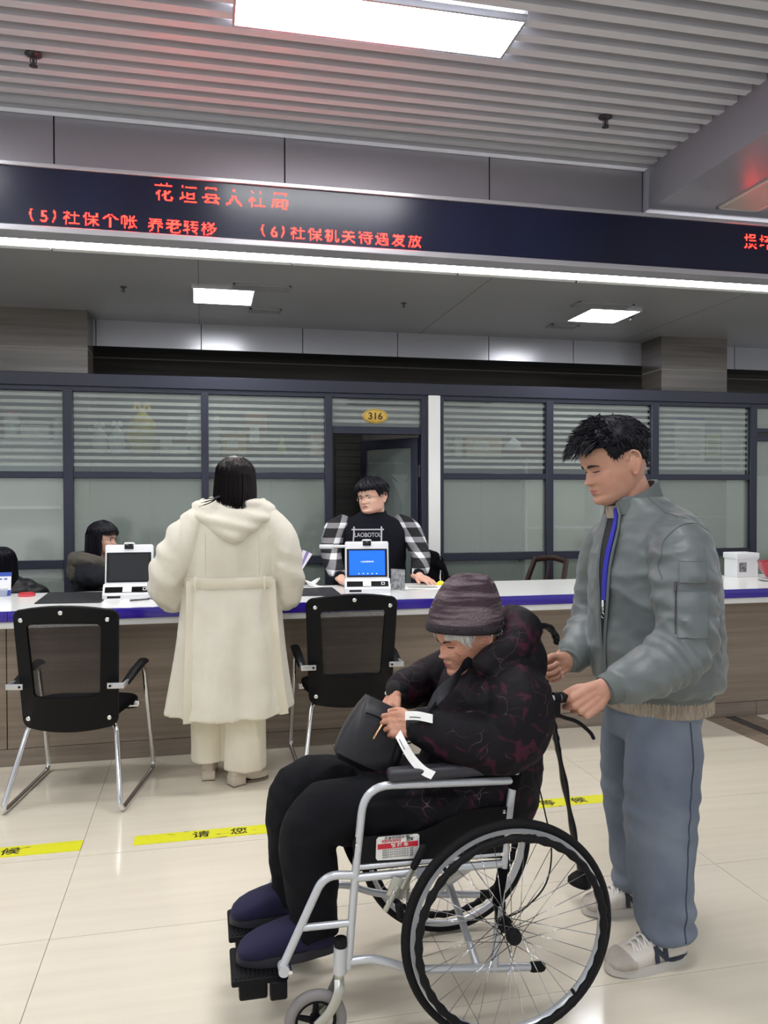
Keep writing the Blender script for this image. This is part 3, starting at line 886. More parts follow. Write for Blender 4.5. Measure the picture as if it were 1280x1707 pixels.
for s in (-1, 1):               # -1: side with the big wheel in front of us, +1: the other side
    Y = WC.y + s * 0.215
    yo = WC.y + s * 0.285       # wheel plane
    def P(*pts): return [(x, Y, z) for x, z in pts]
    W(MB().tube(bend(P((0.785, 0.155), (0.815, 0.46), (0.838, 0.66), (0.868, 0.79), (0.896, 0.897), (1.0, 0.908)), 0.06), R_T, 12)).build('back_post', m_wcframe, wc)
    W(MB().tube(bend(P((0.372, 0.215), (0.392, 0.46), (0.418, 0.70), (0.845, 0.682)), 0.075, 8), R_T, 12)).build('arm_tube', m_wcframe, wc)
    W(MB().tube(P((0.395, 0.455), (0.815, 0.452)), R_T, 12)).build('seat_rail', m_wcframe, wc)
    W(MB().tube(P((0.395, 0.483), (0.815, 0.480)), 0.008, 10)).build('side_rail', m_wcframe, wc)
    W(MB().tube(bend(P((0.376, 0.232), (0.44, 0.232), (0.55, 0.186), (0.905, 0.148)), 0.07), R_T, 12)).build('lower_tube', m_wcframe, wc)
    W(MB().capsule(P((0.90, 0.148), (0.925, 0.146)), 0.0145, 12)).build('tip_cap', m_rub, wc)
    W(MB().tube(bend(P((0.395, 0.462), (0.308, 0.472), (0.195, 0.235)), 0.07, 8), R_T, 12)).build('leg_hanger', m_wcframe, wc)
    W(MB().tube(P((0.247, 0.337), (0.384, 0.335)), 0.0095, 10)).build('hanger_brace', m_wcframe, wc)
    # footplate
    yi = Y - s * 0.02
    fp = MB()
    ylo, yhi = sorted((yi, Y - s * 0.19))
    fp.box((0.065, ylo, 0.186), (0.215, yhi, 0.204), 0.006, 2)
    fp.box((0.085, ylo, 0.148), (0.16, yhi, 0.19), 0.006, 2)
    fp.box((0.165, min(Y - s * 0.03, Y), 0.15), (0.21, max(Y - s * 0.03, Y), 0.2), 0.004, 1)
    pl = W(fp).build('footplate', m_black, wc)
    for k in range(12):
        x = 0.074 + k * 0.0115
        W(MB().box((x, ylo + 0.008, 0.203), (x + 0.005, yhi - 0.008, 0.2065))).build('tread_rib', m_rub, pl)
    W(MB().lathe([(0, -0.018), (0.015, -0.018), (0.015, 0.018), (0, 0.018)], (0.2, Y, 0.235), 14, Matrix.Rotation(PI / 2, 3, 'X'))).build('hanger_clamp', m_wcframe, wc)
    W(MB().lathe([(0, -0.024), (0.006, -0.024), (0.006, 0.024), (0, 0.024)], (0.215, Y, 0.235), 10, Matrix.Rotation(PI / 2, 3, 'X'))).build('clamp_bolt', m_screw, wc)
    # caster
    cy = Y + s * 0.0
    W(MB().tube([(0.350, cy, 0.205), (0.352, cy, 0.275)], 0.019, 16)).build('caster_housing', m_wcframe, wc)
    W(MB().lathe([(0.0, 0.0), (0.0165, 0.0), (0.0175, 0.012), (0.016, 0.026), (0.0, 0.028)], (0.352, cy, 0.272), 16)).build('housing_cap', m_rub, wc)
    W(MB().box((0.35, cy - 0.008, 0.212), (0.378, cy + 0.008, 0.262), 0.003, 1)).build('housing_plate', m_wcframe, wc)
    fk = MB()
    fk.tube([(0.349, cy, 0.205), (0.348, cy, 0.186)], 0.013, 12)
    for e in (-1, 1):
        q = catmull([(0.346, cy + e * 0.008, 0.19), (0.342, cy + e * 0.024, 0.165), (0.318, cy + e * 0.026, 0.118), (0.284, cy + e * 0.026, 0.086)], 5)
        fk.tube(q, [(0.006, 0.014)] * len(q), 10, up=(0, 1, 0))
    W(fk).build('caster_fork', m_galv, wc)
    cc = (0.284, cy, 0.084)
    ct = W(MB().torus(cc, 0.069, 0.015, 'Y', 40, 10)).build('caster_tyre', m_greytyre, wc)
    W(MB().torus(cc, 0.053, 0.006, 'Y', 32, 8)).build('caster_rim', m_black, ct)
    W(MB().lathe([(0, -0.018), (0.014, -0.018), (0.014, 0.018), (0, 0.018)], cc, 16, Matrix.Rotation(PI / 2, 3, 'X'))).build('caster_hub', m_black, ct)
    for k in range(5):
        a = 2 * PI * k / 5 + 0.3
        d = Vector((math.cos(a), 0, math.sin(a)))
        W(MB().tube([Vector(cc) + d * 0.01, Vector(cc) + d * 0.053], [(0.006, 0.010), (0.006, 0.007)], 8, up=(0, 1, 0))).build('caster_spoke', m_black, ct)
    W(MB().tube([(cc[0], cy - 0.03, cc[2]), (cc[0], cy + 0.03, cc[2])], 0.006, 10)).build('caster_axle', m_galv, wc)
    # drive wheel
    wcx = (0.802, yo, 0.302)
    ty = W(MB().torus(wcx, 0.288, 0.0135, 'Y', 96, 10)).build('tyre', m_tyre, wc)
    rm = MB()
    for (ra, yy) in ((0.0, 0.0),):
        prof_ = [(0.279, -0.012), (0.279, 0.012), (0.268, 0.011), (0.263, 0.005), (0.263, -0.005), (0.268, -0.011), (0.279, -0.012)]
        rm.lathe(prof_, wcx, 96, Matrix.Rotation(PI / 2, 3, 'X'), caps=False)
    W(rm).build('rim', m_wcframe, wc)
    yp = yo + s * 0.034
    hr = W(MB().torus((wcx[0], yp, wcx[2]), 0.262, 0.0115, 'Y', 144, 10, fr=lambda k: 0.0105 + 0.0018 * math.cos(k * 2 * PI / 4))).build('push_rim', m_rub, wc)
    for k in range(6):
        a = 2 * PI * k / 6 + 0.25
        d = Vector((math.cos(a), 0, math.sin(a)))
        c0 = Vector(wcx) + d * 0.265; c1 = Vector((wcx[0], yp, wcx[2])) + d * 0.256
        W(MB().tube([c0, c1], 0.005, 8)).build('rim_standoff', m_rub, hr)
    hub = MB().lathe([(0.0, -0.05), (0.016, -0.05), (0.02, -0.044), (0.021, -0.03), (0.015, -0.026), (0.015, 0.026), (0.021, 0.03), (0.02, 0.04), (0, 0.04)] if s < 0 else
                     [(0.0, -0.04), (0.02, -0.04), (0.021, -0.03), (0.015, -0.026), (0.015, 0.026), (0.021, 0.03), (0.02, 0.044), (0.016, 0.05), (0, 0.05)],
                     wcx, 24, Matrix.Rotation(-PI / 2, 3, 'X'))
    W(hub).build('hub', m_rub, wc)
    spk = MB().tube([(0, 0, 0), (1, 0, 0)], 0.0011, 5).mesh('spoke'); spk.materials.append(m_chrome)
    for k in range(36):
        a = 2 * PI * k / 36
        side = 1 if k % 2 else -1
        off = 0.75 if (k // 2) % 2 else -0.75
        p0 = Vector((wcx[0] + 0.02 * math.cos(a + off * 1.6), yo + side * 0.027, wcx[2] + 0.02 * math.sin(a + off * 1.6)))
        p1 = Vector((wcx[0] + 0.264 * math.cos(a), yo, wcx[2] + 0.264 * math.sin(a)))
        d = p1 - p0
        o_ = bpy.data.objects.new('spoke', spk)
        o_.matrix_world = Matrix.Translation(p0 - WC) @ d.to_track_quat('X', 'Z').to_matrix().to_4x4() @ Matrix.Diagonal((d.length, 1, 1, 1))
        link(o_, wc)
    W(MB().tube([(0.802, Y, 0.302), (0.802, yo + s * 0.02, 0.302)], 0.009, 10)).build('axle', m_galv, wc)
    W(MB().obox((0.803, Y, 0.302), (0.03, 0.016, 0.09), None, 0.004)).build('axle_plate', m_black, wc)
    # skirt guard with name plate
    poly = [(0.388, 0.495)] + [(0.384, 0.555), (0.392, 0.566), (0.53, 0.562), (0.58, 0.566), (0.62, 0.580), (0.66, 0.598), (0.71, 0.611), (0.77, 0.615), (0.822, 0.612), (0.826, 0.60), (0.816, 0.468), (0.60, 0.488)]
    mtx = Matrix(((1, 0, 0, 0), (0, 0, 1, Y + s * 0.002), (0, 1, 0, 0), (0, 0, 0, 1)))
    W(MB().prism(poly, mtx, 0.004 * s)).build('skirt_guard', m_black, wc)
    for x, z in ((0.396, 0.548), (0.397, 0.508), (0.812, 0.60), (0.806, 0.482)):
        W(MB().lathe([(0, 0), (0.006, 0), (0.005, 0.003), (0, 0.004)], (x, Y + s * 0.007, z), 12, Matrix.Rotation(PI / 2 * (1 if s < 0 else -1), 3, 'X'))).build('rivet', m_screw, wc)
    # padded armrest
    W(MB().box((0.482, Y - 0.024, 0.708), (0.808, Y + 0.024, 0.742), 0.012, 4, Matrix.Translation((0, 0, 0.0)))).build('armrest', m_vinyl, wc)
    # push grip and brake lever
    W(MB().tube([(0.985, Y, 0.907), (1.10, Y, 0.911)], 0.0155, 14)).build('push_grip', m_rub, wc)
    W(MB().lathe([(0, -0.009), (0.0165, -0.009), (0.0165, 0.009), (0, 0.009)], (0.972, Y, 0.906), 14, Matrix.Rotation(PI / 2, 3, 'Y'))).build('lever_clamp', m_black, wc)
    W(MB().obox((0.968, Y + s * 0.008, 0.878), (0.022, 0.014, 0.05), None, 0.004)).build('lever_body', m_black, wc)
    W(MB().capsule(catmull([(0.968, Y + s * 0.01, 0.862), (0.992, Y + s * 0.012, 0.852), (1.03, Y + s * 0.014, 0.838), (1.066, Y + s * 0.016, 0.808), (1.078, Y + s * 0.016, 0.79)], 5), 0.0055, 8, 0.8)).build('brake_lever', m_black, wc)
    q = catmull([(0.962, Y + s * 0.008, 0.866), (0.92, Y + s * 0.02, 0.835), (0.90, Y + s * 0.02, 0.78), (0.905, Y + s * 0.015, 0.70), (0.93, Y + s * 0.01, 0.60), (0.955, Y + s * 0.005, 0.48), (0.94, Y, 0.38), (0.88, Y, 0.32), (0.82, Y + s * 0.02, 0.31)], 6)
    W(MB().tube(q, 0.0024, 6)).build('brake_cable', m_rub, wc)
    # parking brake
    bk_ = W(MB().obox((0.505, Y + s * 0.02, 0.425), (0.05, 0.006, 0.055), Matrix.Rotation(0.4, 3, 'Y'), 0.004)).build('parking_brake', m_galv, wc)
    W(MB().obox((0.487, Y + s * 0.024, 0.40), (0.016, 0.005, 0.075), Matrix.Rotation(0.55, 3, 'Y'), 0.004)).build('brake_link', m_galv, bk_)
    W(MB().obox((0.532, Y + s * 0.024, 0.405), (0.014, 0.005, 0.085), Matrix.Rotation(-0.06, 3, 'Y'), 0.004)).build('brake_link', m_galv, bk_)
    W(MB().obox((0.535, Y + s * 0.026, 0.455), (0.018, 0.006, 0.075), Matrix.Rotation(0.5, 3, 'Y'), 0.004)).build('brake_arm', m_galv, bk_)
    W(MB().capsule([(0.548, Y + s * 0.027, 0.482), (0.573, Y + s * 0.03, 0.532)], 0.0105, 12, 0.75)).build('brake_handle', m_rub, bk_)
    W(MB().capsule([(0.512, Y + s * 0.026, 0.352), (0.506, Y + s * 0.026, 0.378)], 0.011, 12)).build('brake_shoe', m_rub, bk_)
    for x, z in ((0.492, 0.418), (0.532, 0.42), (0.53, 0.385), (0.475, 0.395)):
        W(MB().lathe([(0, 0), (0.005, 0), (0.004, 0.003), (0, 0.004)], (x, Y + s * 0.027, z), 10, Matrix.Rotation(PI / 2 * (1 if s < 0 else -1), 3, 'X'))).build('rivet', m_screw, bk_)
    W(MB().obox((0.585, Y + s * 0.004, 0.452), (0.05, 0.028, 0.026), None, 0.003)).build('clamp_block', m_wcframe, wc)
    # straps on the back post
    W(MB().tube([(0.842, Y, 0.66), (0.850, Y, 0.70)], 0.0155, 12)).build('strap', m_seatfab, wc)
    W(MB().tube([(0.868, Y, 0.782), (0.890, Y, 0.865)], 0.0128, 12)).build('back_sleeve', m_stripe, wc)
    W(MB().tube([(0.795, Y, 0.34), (0.812, Y, 0.44)], 0.015, 12)).build('strap', m_seatfab, wc)
# name plate on the near skirt guard
Yp = WC.y - 0.215 - 0.0065
npz = W(MB().prism([(0.452, 0.499), (0.562, 0.494), (0.568, 0.5), (0.568, 0.557), (0.563, 0.561), (0.455, 0.562), (0.449, 0.556), (0.447, 0.505)], Matrix(((1, 0, 0, 0), (0, 0, 1, Yp), (0, 1, 0, 0), (0, 0, 0, 1))), -0.0012)).build('name_plate', m_label, wc)
W(MB().box((0.452, Yp - 0.0019, 0.5285), (0.564, Yp - 0.0012, 0.5425))).build('plate_band', m_lred, npz)
def plate_text(t_, sz, x, z, mat_, bold=0.0003, xs_=1.0):
    text_mesh(t_, sz, 'lettering', mat_, npz, Matrix.Translation(Vector((x, Yp - 0.0021, z)) - WC) @ Matrix.Rotation(PI / 2, 4, 'X'), extrude=0.0001, bold=bold, xs=xs_)
plate_text('天津市欣旺轮椅厂', 0.0085, 0.510, 0.5565, m_lblk, 0.0001, 1.15)
plate_text('XINWANG', 0.0108, 0.490, 0.5488, m_lred, 0.0003, 1.0)
plate_text('欣旺', 0.0115, 0.543, 0.5482, m_lblk, 0.0003)
plate_text('轮 椅 车', 0.0115, 0.513, 0.5355, m_label, 0.0003, 1.2)
for k in range(4):
    plate_text('规格型号 生产许可证 执行标准 出厂编号', 0.0046, 0.508, 0.524 - k * 0.0062, m_lblk, 0.0, 1.05)
# slings and cross braces
rows = []
for k in range(9):
    t = k / 8; x = 0.40 + 0.42 * t
    rows.append([(x, WC.y + 0.205 * (2 * j / 10 - 1), 0.472 - 0.03 * (1 - (2 * j / 10 - 1) ** 2)) for j in range(11)])
W(MB().sheet(rows, 0.01)).build('seat_sling', m_seatfab, wc)
rows = []
for k in range(9):
    t = k / 8; z = 0.50 + 0.36 * t; x = 0.825 + 0.06 * t
    rows.append([(x + 0.05 * (1 - (2 * j / 10 - 1) ** 2), WC.y + 0.21 * (2 * j / 10 - 1), z) for j in range(11)])
W(MB().sheet(rows, 0.006)).build('back_sling', m_seatfab, wc)
W(MB().tube([(0.74, WC.y - 0.205, 0.165), (0.70, WC.y + 0.205, 0.45)], 0.0105, 10)).build('cross_brace', m_wcframe, wc)
W(MB().tube([(0.715, WC.y + 0.205, 0.165), (0.725, WC.y - 0.205, 0.45)], 0.0105, 10)).build('cross_brace', m_wcframe, wc)

# ------------------------------------------------------------------ walking stick held at the handle
m_lacq = M('black_lacquer', (12, 11, 12), 0.15, spec=0.6)
cnb = Vector((1.335, 2.70, 0.105))
cn = empty('walking_stick', cnb); tag(cn, 'black lacquered walking stick with crook handle and broad rubber foot', 'walking stick')
top = Vector((1.152, 2.66, 0.955)); ax = (top - cnb)
pts, rad = [], []
for k in range(61):
    t = k / 60; pts.append(cnb + ax * t - cnb)
    bump_ = 0.0022 * math.cos(k * 2 * PI / 3) if t > 0.55 else 0.0028 * math.cos(t * 2 * PI * 5)
    rad.append(0.0105 + 0.002 * t + bump_)
MB().tube(pts, rad, 12).build('shaft', m_lacq, cn)
hk = catmull([top - cnb, top - cnb + Vector((-0.012, 0, 0.04)), top - cnb + Vector((0.005, 0, 0.065)), top - cnb + Vector((0.04, 0, 0.058)), top - cnb + Vector((0.062, 0, 0.03)), top - cnb + Vector((0.068, 0, 0.008))], 6)
MB().capsule(hk, [0.0135 + 0.0012 * math.cos(k) for k in range(len(hk))], 12).build('crook_handle', m_lacq, cn)
ftm = MB().lathe([(0.0, -0.036), (0.042, -0.036), (0.044, -0.022), (0.034, -0.006), (0.018, 0.012), (0.0165, 0.045), (0.0, 0.046)], (0, 0, -0.005), 20, Matrix.Rotation(0.25, 3, 'Y'))
ftm.build('rubber_foot', m_rub, cn)

# ------------------------------------------------------------------ things on the counter
m_white = M('white_plastic', (228, 229, 232), 0.32)
m_blue = M('screen_blue', (0, 88, 240), 0.4, emit=0.55)
m_wht_e = M('screen_white', (235, 240, 255), 0.4, emit=0.5)
m_dscreen = M('screen_off', (22, 22, 26), 0.15, spec=0.6)
m_lens = M('lens_black', (8, 8, 10), 0.1)
m_paper = M('paper', (240, 240, 238), 0.75)
m_ink2 = M('print_ink', (60, 62, 70), 0.7)
def id_terminal(x, y, rz, on, label):
    r_ = empty('id_terminal', (x, y, CT), rz); tag(r_, label, 'terminal', 'identity terminals on the counter')
    T0 = Matrix.Rotation(math.radians(-9), 4, 'X'); T0.translation = (0, -0.01, 0.062)
    bs = MB()
    pr_ = [(-0.10, 0), (0.10, 0), (0.10, 0.05), (0.0, 0.085), (-0.055, 0.085), (-0.10, 0.028)]
    bs.prism(pr_, Matrix(((0, 0, 1, -0.142), (1, 0, 0, 0), (0, 1, 0, 0), (0, 0, 0, 1))), 0.284)
    bs.build('base', m_white, r_)
    bd = MB().box((-0.138, -0.028, 0.0), (0.138, 0.028, 0.255), 0.012, 3, T0)
    bd.build('screen_housing', m_white, r_)
    sc = MB().box((-0.128, -0.0305, 0.028), (0.128, -0.027, 0.207), 0.003, 1, T0).build('screen_bezel', m_lens, r_)
    MB().box((-0.113, -0.0315, 0.04), (0.113, -0.0300, 0.196), 0, 1, T0).build('screen', m_blue if on else m_dscreen, sc)
    if on:
        text_mesh('人社自助服务终端', 0.0105, 'lettering', m_wht_e, sc, T0 @ Matrix.Translation((0.0, -0.0319, 0.125)) @ Matrix.Rotation(PI / 2, 4, 'X'), extrude=0.0001, bold=0.0)
        for k in range(5):
            MB().box((-0.055 + k * 0.028, -0.0319, 0.047), (-0.049 + k * 0.028, -0.0314, 0.052), 0, 1, T0).build('icon', m_wht_e, sc)
    cm = MB().box((-0.030, -0.034, 0.222), (0.030, 0.02, 0.268), 0.008, 2, T0).build('camera_module', m_white, r_)
    MB().box((-0.026, -0.037, 0.226), (0.026, -0.033, 0.258), 0.006, 2, T0).build('lens_cover', m_lens, cm)
    for e in (-0.011, 0.011):
        MB().lathe([(0, 0), (0.006, 0), (0.005, 0.002), (0, 0.001)], T0 @ Vector((e, -0.0375, 0.243)), 12, Matrix.Rotation(PI / 2, 3, 'X')).build('lens', m_dscreen, cm)
    # reader slope (front of the base)
    sl_ = Matrix.Translation((0, -0.079, 0.0575)) @ Matrix.Rotation(math.atan2(0.057, 0.045), 4, 'X')
    MB().box((-0.13, -0.021, -0.001), (0.13, 0.017, 0.002), 0.001, 1, sl_).build('reader_strip', m_lens, r_)
    MB().box((-0.03, -0.021, 0.001), (0.022, 0.016, 0.004), 0.002, 1, sl_).build('card_pad', m_white, r_)
    MB().box((0.085, -0.01, 0.001), (0.107, 0.010, 0.0035), 0.001, 1, sl_).build('finger_sensor', m_white, r_)
    MB().box((0.089, -0.006, 0.003), (0.103, 0.006, 0.0042), 0.0005, 1, sl_).build('sensor_window', m_lens, r_)
    MB().box((-0.115, -0.1015, 0.008), (-0.04, -0.0995, 0.022), 0.001, 1).build('maker_plate', m_lens, r_)
    return r_, T0
id_terminal(-0.432, 5.06, math.radians(-2), False, 'white identity terminal with a dark switched off screen on the counter')
t2, T0 = id_terminal(1.012, 5.03, math.radians(-8), True, 'white identity terminal with a glowing blue screen on the counter')
ar = MB().box((-0.30, -0.02, 0.215), (-0.21, 0.05, 0.238), 0.005, 2, T0); ar.box((-0.215, -0.01, 0.219), (-0.132, 0.03, 0.235), 0.004, 2, T0)
ar.build('scan_arm', m_white, t2)

def slab(name, lo, hi, mat_, label, cat, bev=0.003, group=None):
    c = Vector(((lo[0] + hi[0]) / 2, (lo[1] + hi[1]) / 2, lo[2]))
    b = MB().box(lo, hi, bev, 2); b.v = [(x - c.x, y - c.y, z - c.z) for x, y, z in b.v]
    o = b.build(name, mat_, None, c); return tag(o, label, cat, group)
m_mat = M('desk_mat', (26, 26, 32), 0.55)
# desk mats: soft edged, corner cut
def desk_mat(poly, label):
    c = Vector((sum(p[0] for p in poly) / len(poly), sum(p[1] for p in poly) / len(poly), CT))
    r_ = empty('desk_mat', c); tag(r_, label, 'desk mat', 'black mats on the counter')
    pts = [(p.x, p.y) for p in bend([(a - c.x, b - c.y, 0) for a, b in poly + poly[:1]], 0.02, 3)][:-1]
    MB().prism(pts, Matrix.Translation((0, 0, 0.0003)), 0.004).build('mat_sheet', m_mat, r_)
    rim = [(x * 0.985, y * 0.985, 0.0045) for x, y in pts]
    MB().tube(rim, 0.0015, 5, closed=True).build('mat_edging', m_mat, r_)
desk_mat([(-0.93, 4.87), (-0.57, 4.83), (-0.56, 5.36), (-0.95, 5.42)], 'black desk mat in front of the seated person in the hooded parka')
desk_mat([(0.54, 4.88), (0.82, 4.84), (0.83, 5.28), (0.56, 5.28)], 'black desk mat beside the terminal with the blue screen')

# QR stand, left edge of the counter
m_qblue = M('stand_blue', (40, 74, 168), 0.35)
qs = empty('notice_stand', (-1.225, 5.32, CT)); tag(qs, 'small blue and white acrylic notice stand at the counter end', 'stand')
Tq = Matrix.Rotation(math.radians(-12), 4, 'X')
MB().box((-0.075, -0.003, 0.0), (0.075, 0.003, 0.145), 0.002, 1, Tq).build('card', m_white, qs)
MB().box((-0.075, -0.0042, 0.12), (0.075, -0.003, 0.145), 0, 1, Tq).build('header_band', m_qblue, qs)
MB().box((-0.075, -0.0042, 0.0), (0.075, -0.003, 0.035), 0, 1, Tq).build('footer_band', m_qblue, qs)
for k in range(4):
    MB().box((-0.055 + k * 0.03, -0.0042, 0.1), (-0.037 + k * 0.03, -0.003, 0.108), 0, 1, Tq).build('icon', m_qblue, qs)
MB().prism([(-0.05, 0), (0.06, 0), (0.03, 0.06), (0.024, 0.06)], Matrix(((0, 0, 1, -0.06), (1, 0, 0, 0), (0, 1, 0, 0), (0, 0, 0, 1))), 0.12).build('prop', M('acrylic', (190, 196, 205), 0.1, alpha=0.5), qs)
# red ink pad
ip = empty('ink_pad', (-1.05, 5.28, CT)); tag(ip, 'round clear ink pad with red lid on the counter by the notice stand', 'ink pad')
MB().lathe([(0, 0), (0.048, 0), (0.05, 0.004), (0.05, 0.016), (0, 0.016)], seg=24).build('case', M('red_clear', (206, 70, 80), 0.2), ip)
MB().lathe([(0, 0.016), (0.044, 0.016), (0.042, 0.022), (0, 0.024)], seg=24).build('pad', M('red_pad', (190, 30, 44), 0.5), ip)
# papers and pens
def paper(x, y, w_, d_, rz, label, z=CT):
    r_ = empty('paper_sheet', (x, y, z), rz); tag(r_, label, 'paper', 'papers on the counter')
    rows = [[(w_ * (i / 6 - 0.5), d_ * (j / 6 - 0.5), 0.0012 + 0.0015 * math.sin(i * 1.3 + j)) for i in range(7)] for j in range(7)]
    MB().sheet(rows, 0.0006).build('sheet', m_paper, r_)
    for k in range(5):
        MB().box((-w_ * 0.35, d_ * (0.3 - 0.13 * k), 0.0035), (w_ * 0.3, d_ * (0.3 - 0.13 * k) + 0.006, 0.004)).build('printed_line', m_ink2, r_)
paper(0.62, 5.40, 0.30, 0.2, 0.2, 'white sheet under the paper flowers by the black mat')
paper(1.42, 5.15, 0.30, 0.21, -0.1, 'printed white form lying beside the hand of the man in plaid sleeves')
def pen(x, y, rz, mat_, label):
    r_ = empty('pen', (x, y, CT + 0.005), rz); tag(r_, label, 'pen')
    MB().tube([(-0.06, 0, 0), (0.06, 0, 0)], 0.0045, 8).build('barrel', mat_, r_)
    MB().tube([(0.06, 0, 0), (0.075, 0, 0)], [0.0042, 0.001], 8).build('tip', m_chrome, r_)
    MB().box((-0.06, -0.0015, 0.004), (-0.02, 0.0015, 0.006)).build('clip', mat_, r_)
pen(-0.26, 4.93, 0.1, m_black, 'black pen lying in front of the dark screen terminal')
pen(-0.36, 4.89, 0.5, m_dsteel, 'thin silver pen by the black pen on the counter')
# leaflet leaning beside the terminal
lf = empty('leaflet', (1.185, 5.10, CT), math.radians(-55)); tag(lf, 'folded grey printed leaflet standing beside the blue screen terminal', 'leaflet')
MB().sheet([[(0.06 * i, 0.012 * (i % 2), 0.02 * 0 + 0.135 * j) for i in range(3)] for j in range(2)], 0.001, False).build('leaflet_sheet', M('leaflet_grey', (190, 190, 192), 0.6, col2=(120, 120, 126), nscale=40), lf)
# pen on a yellow base
ps = empty('pen_stand', (1.58, 5.30, CT)); tag(ps, 'desk pen standing in a round yellow suction base', 'pen stand')
MB().lathe([(0, 0), (0.032, 0), (0.032, 0.008), (0.02, 0.02), (0.012, 0.026), (0, 0.026)], seg=20).build('base', M('yellow_base', (226, 222, 30), 0.4), ps)
MB().tube([(0, 0, 0.02), (-0.004, 0.0, 0.05), (-0.002, 0, 0.10)], 0.0045, 8).build('pen_barrel', m_chrome, ps)
MB().tube(catmull([(0.008, 0, 0.024), (0.02, 0, 0.05), (0.012, 0, 0.09), (0.0, 0, 0.10)], 5), 0.0022, 6).build('cord', m_black, ps)
# paper flowers
fw = empty('paper_fan', (0.62, 5.45, CT)); tag(fw, 'pleated purple and white paper fan among green leaves on the counter', 'ornament')
m_pur = M('pale_purple', (150, 130, 190), 0.6); m_pwh = M('pale_white', (226, 224, 230), 0.6); m_grn = M('leaf_green', (52, 92, 52), 0.5)
for k in range(14):
    a = math.radians(60 + k * 6)
    d = Vector((math.cos(a), 0, math.sin(a)))
    n_ = Vector((-d.z, 0, d.x))
    MB().sheet([[Vector((-0.02, 0, 0.03)) + d * 0.02 - n_ * 0.002, Vector((-0.02, 0, 0.03)) + d * 0.02 + n_ * 0.002], [Vector((-0.02, 0.006 * (k % 2), 0.03)) + d * 0.22 - n_ * 0.012, Vector((-0.02, 0.006 - 0.006 * (k % 2), 0.03)) + d * 0.22 + n_ * 0.012]], 0.001, False).build('pleat', m_pur if k % 2 else m_pwh, fw)
MB().tube([(-0.02, 0, 0), (-0.02, 0, 0.05)], 0.006, 8).build('stem', m_grn, fw)
for k in range(5):
    a = k * 1.25
    e = Vector((0.07 * math.cos(a), 0.05 * math.sin(a), 0.03 + 0.01 * k))
    MB().tube(catmull([(0, 0, 0.01), e * 0.6 + Vector((0, 0, 0.02)), e], 4), [(0.002, 0.004)] * 4 + [(0.002, 0.012)] * 4 + [(0.001, 0.002)], 8, up=(0, 0, 1)).build('leaf', m_grn, fw)
cr_ = empty('paper_crane', (0.70, 5.36, CT)); tag(cr_, 'small white folded paper crane beside the paper fan', 'ornament')
MB().add([(0, 0, 0.0), (0.05, 0.02, 0.06), (-0.05, -0.02, 0.055), (0.01, -0.03, 0.02), (-0.02, 0.03, 0.02), (0.0, 0.0, 0.035)], [(0, 3, 5), (0, 5, 4), (3, 1, 5), (1, 4, 5), (4, 2, 5), (2, 3, 5), (0, 4, 1), (0, 1, 3), (0, 3, 2), (0, 2, 4)]).build('folded_body', m_paper, cr_)
MB().add([(0.01, 0, 0.02), (0.03, 0, 0.02), (0.055, 0, 0.065), (0.062, 0.004, 0.055), (0.02, 0.006, 0.025)], [(0, 1, 2), (1, 3, 2), (1, 4, 3), (0, 2, 4), (4, 2, 3), (0, 4, 1)]).build('neck', m_paper, cr_)
# white box and red bowl at the far end
bxr = empty('storage_box', (3.93, 5.33, CT)); tag(bxr, 'white cardboard box with lid and grey label on the counter', 'box')
MB().box((-0.09, -0.075, 0), (0.09, 0.075, 0.145), 0.003, 1).build('box_body', m_white, bxr)
MB().box((-0.097, -0.082, 0.135), (0.097, 0.082, 0.18), 0.006, 2).build('box_lid', m_white, bxr)
MB().box((-0.07, -0.077, 0.04), (-0.01, -0.075, 0.11)).build('box_label', M('label_grey', (150, 150, 152), 0.6, col2=(80, 80, 84), nscale=60), bxr)
m_bowl = M('red_glaze', (170, 30, 48), 0.2, coat=0.4)
rb = empty('plant_pot', (3.96, 4.98, CT)); tag(rb, 'flared red plant pot on a white saucer at the counter end', 'pot')
MB().lathe([(0, 0.012), (0.05, 0.012), (0.075, 0.03), (0.115, 0.085), (0.125, 0.13), (0.130, 0.135), (0.128, 0.14), (0.118, 0.138), (0.108, 0.09), (0.0, 0.07)], seg=32).build('pot_body', m_bowl, rb)
MB().lathe([(0, 0), (0.09, 0), (0.125, 0.012), (0.128, 0.016), (0.12, 0.017), (0.085, 0.008), (0, 0.008)], seg=32).build('saucer', m_white, rb)
for k in range(9):
    a = k * 0.7; rr = 0.03 + 0.008 * k
    e = Vector((rr * math.cos(a), rr * math.sin(a), 0.15 + 0.012 * (k % 3)))
    MB().tube(catmull([(e.x * 0.4, e.y * 0.4, 0.07), e * 0.8 + Vector((0, 0, 0.03)), e], 4), [(0.002, 0.003)] * 4 + [(0.002, 0.014)] * 4 + [(0.001, 0.002)], 8, up=(0, 0, 1)).build('leaf', m_grn, rb)

